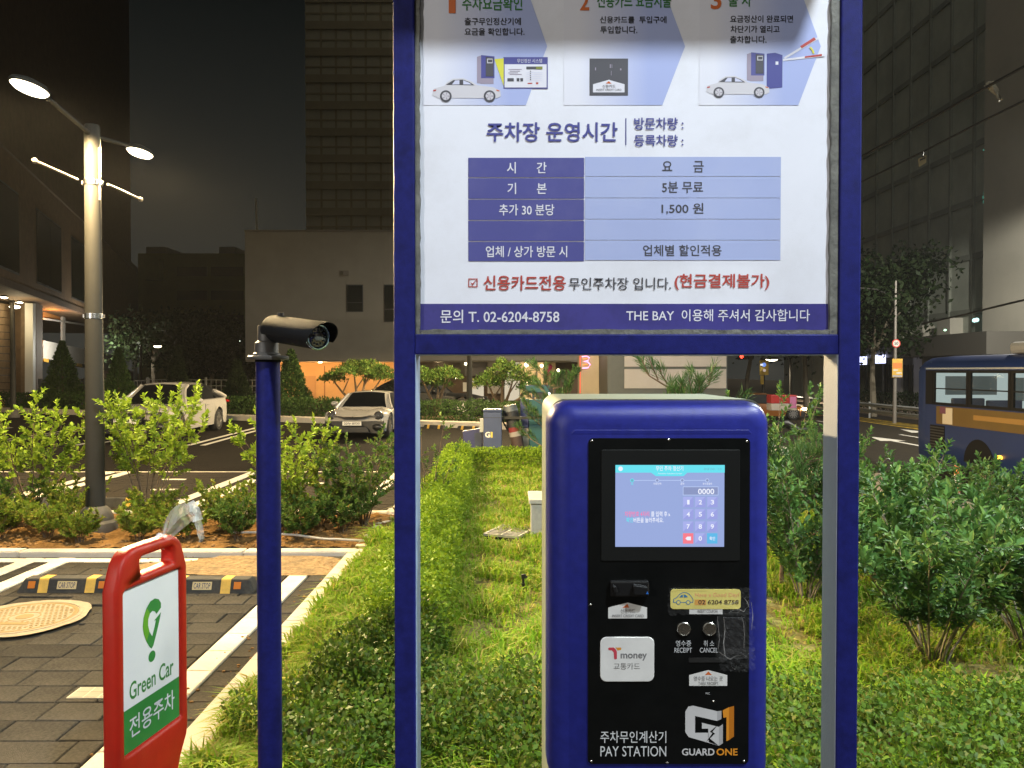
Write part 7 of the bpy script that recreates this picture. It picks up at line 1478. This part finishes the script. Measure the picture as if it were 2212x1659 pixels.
pts = [S(u, v, Ys) for u, v in ((1002, 974), (1042, 971), (1041, 925), (999, 932))]; part('box_shell', MB().slab(pts, (0, .22, 0)), M_kb2, bt, world=True, bevel=.012); part('box_face', MB().slab([S(u, v, Ys - .006) for u, v in ((1026, 968), (1041, 967), (1040, 934), (1024, 936))], (0, .01, 0)), mat('box_face', (.03, .04, .07), .4), bt, world=True)
part('bracket_foot', MB().tube([S(1024, 972, Ys + .1), S(1030, 976, Ys + .1), S(1036, 985, Ys + .1)], .035, 8), M_dk, bt, world=True); part('bracket_plate', MB().slab([S(u, v, Ys + .02) for u, v in ((1005, 986), (1018, 986), (1017, 974), (1004, 975))], (0, .18, 0)), M_kb2, bt, world=True); q = S(1030, 800, Ys + .1); part('base_plate', MB().box(q.x - .15, q.x + .18, Ys, Ys + .25, 0, .02), M_dk, bt, world=True)
YL = 15.4; p = S(1146, 800, YL); lp = thing('entry_terminal', 'blue, cream and teal entry terminal with a display head, left of the pay machine', 'terminal', (p.x, YL, 0)); k = YL / F; zc3 = S(0, 862, YL).z
part('terminal_front', MB().box(-22*k, -4*k, -.02, .30, .50, zc3), M_kb2, lp, bevel=.015); part('terminal_front', MB().box(-22*k, -4*k, -.02, .30, 0, .498), M_kw, lp, bevel=.012); part('terminal_side', MB().box(-3.8*k, 34*k, 0, .32, 0, zc3 - .01), M_teal, lp, bevel=.02); part('terminal_stem', MB().box(4*k, 9*k, .10, .18, zc3 - .01, zc3 + 14*k), M_kb, lp); part('display_head', MB().box(-12*k, 42*k, .02, .26, zc3 + 13*k, zc3 + 30*k), M_kb, lp, bevel=.02); part('display_face', MB().box(-10*k, 40*k, .012, .02, zc3 + 15*k, zc3 + 28*k), M_teal, lp)
part('lens_lamp', MB().ball((40*k, -.02, zc3 + 11*k), .03, 10, 6), emat('terminal_lamp', (.9, .95, 1), 5), lp, smooth=True)
YB = 15.2; bg_ = thing('leaning_bag', 'tall narrow black bag with red and white bands leaning beside the blue barrier cabinet', 'bag', (S(1118, 800, YB).x, YB, 0)); k = YB / F
ax0, ax1 = S(1121, 972, YB), S(1100, 872, YB)
for a, b, r0_, r1_, m in ((0, .30, 13, 15, mat('bag_brown', (.05, .03, .025), .7)), (.30, .40, 15, 15.5, mat('bag_white', (.26, .24, .22), .7)), (.40, .50, 15.5, 16, mat('bag_red', (.15, .015, .015), .7)), (.50, .84, 16, 17.5, mat('bag_black', (.018, .018, .02), .5, bump=.6, bscale=40)), (.84, .97, 17.5, 15.5, mat('bag_grey', (.07, .08, .09), .5))):
    part('bag_band', MB().tube([ax0.lerp(ax1, a), ax0.lerp(ax1, (a + b) / 2), ax0.lerp(ax1, b)], [r0_*k*.92, (r0_+r1_)/2*k*.92, r1_*k*.92], 16), m, bg_, world=True, smooth=True)
for sx3 in (-1, 1): part('stand_leg', MB().tube([ax0.lerp(ax1, .35) + Vector((0, .1, 0)), Vector((ax0.x + sx3 * .14 - .06, YB + .25, 0))], .012, 6), M_dk, bg_, world=True)
part('shoulder_strap', MB().tube([ax0.lerp(ax1, .85) + Vector((-.14, -.05, 0)), ax0.lerp(ax1, .62) + Vector((-.20, -.08, 0)), ax0.lerp(ax1, .42) + Vector((-.13, -.06, 0))], .02, 6), M_dk, bg_, world=True, smooth=True)
# lamps added outside the picture: one assumed before the board, the rest as fill
def added_lamp(label, x, y, hgt, dx, dy, pw, col, zb=0.0, spot=165, wide=1.5):  # every lamp built here is added and stands out of view
    pr = thing('street_lamp', label, 'street lamp', (x, y, zb), 0, 'added tall lamps out of view')
    part('pole', MB().lathe([(.09, 0), (.07, hgt - .2)], n=18), M_pole, pr, smooth=True); part('arm', MB().tube([(0, 0, hgt - .3), (dx * .35, dy * .35, hgt - .05), (dx * .85, dy * .85, hgt)], .04, 8), M_pole, pr, smooth=True)
    part('lamp_head', MB().box(dx - .3, dx + .3, dy - .22, dy + .22, hgt - .02, hgt + .08), M_pole, pr, bevel=.03); part('diffuser', MB().box(dx - .26, dx + .26, dy - .19, dy + .19, hgt - .035, hgt - .021), emat('cool_glow', (.86, .95, 1), 9), pr)
    W_ = Vector((x + dx, y + dy, zb + hgt - .15)); lamp('lamp_light', 'SPOT', W_, pw, col, pr, spot=spot, blend=.15, target=W_ - Vector((0, 0, 1)), rad=.16, wide=wide)
added_lamp('assumed cool white lamp added just behind the viewer, out of view', 3.4, -2.2, 6.75, -1.2, .78, P_ADDED_FRONT, LAMP_COOL)
added_lamp('added fill lamp far behind the viewer across the entrance lane', -10.0, -11.5, 5.6, .4, 1.0, P_FILL_BACK, (1, .95, .86), spot=178, wide=0)
added_lamp('added cool white fill lamp between the lawn and the road, right of the picture', 6.2, 7.2, 7.0, -1.0, -.3, P_FILL_RIGHT, (.88, 1.0, .96), -.7)
added_lamp('added fill lamp over the road right of the picture', 17.6, 25.0, 9.0, 1.2, .5, P_FILL_ROAD, (1, .93, .78), RZ, 178)
added_lamp('added cool white fill lamp right of the lawn, nearest to the viewer', 4.8, 1.5, 5.8, -1.0, .1, P_FILL_RIGHT2, (.90, 1.0, .93), -.15, 90, .8)
added_lamp('added fill lamp over the road before the office block, right of the picture', 22.4, 27.5, 12.0, -1.2, .0, P_FILL_ROAD2, (1, .96, .84), RZ, 178, .7)

# haze volume added to give the lamps a glow
if True:
    hz = part('haze', MB().box(-75, 75, -30, 130, -3.0, 62), None, kind='stuff'); hm = bpy.data.materials.new('lamp_glow_haze'); hm.use_nodes = True; n = hm.node_tree.nodes; n.clear()
    o = n.new('ShaderNodeOutputMaterial'); v = n.new('ShaderNodeVolumePrincipled'); v.inputs['Color'].default_value = (.8, .8, .8, 1); v.inputs['Density'].default_value = HAZE; hm.node_tree.links.new(v.outputs[0], o.inputs['Volume']); hz.data.materials.clear(); hz.data.materials.append(hm)
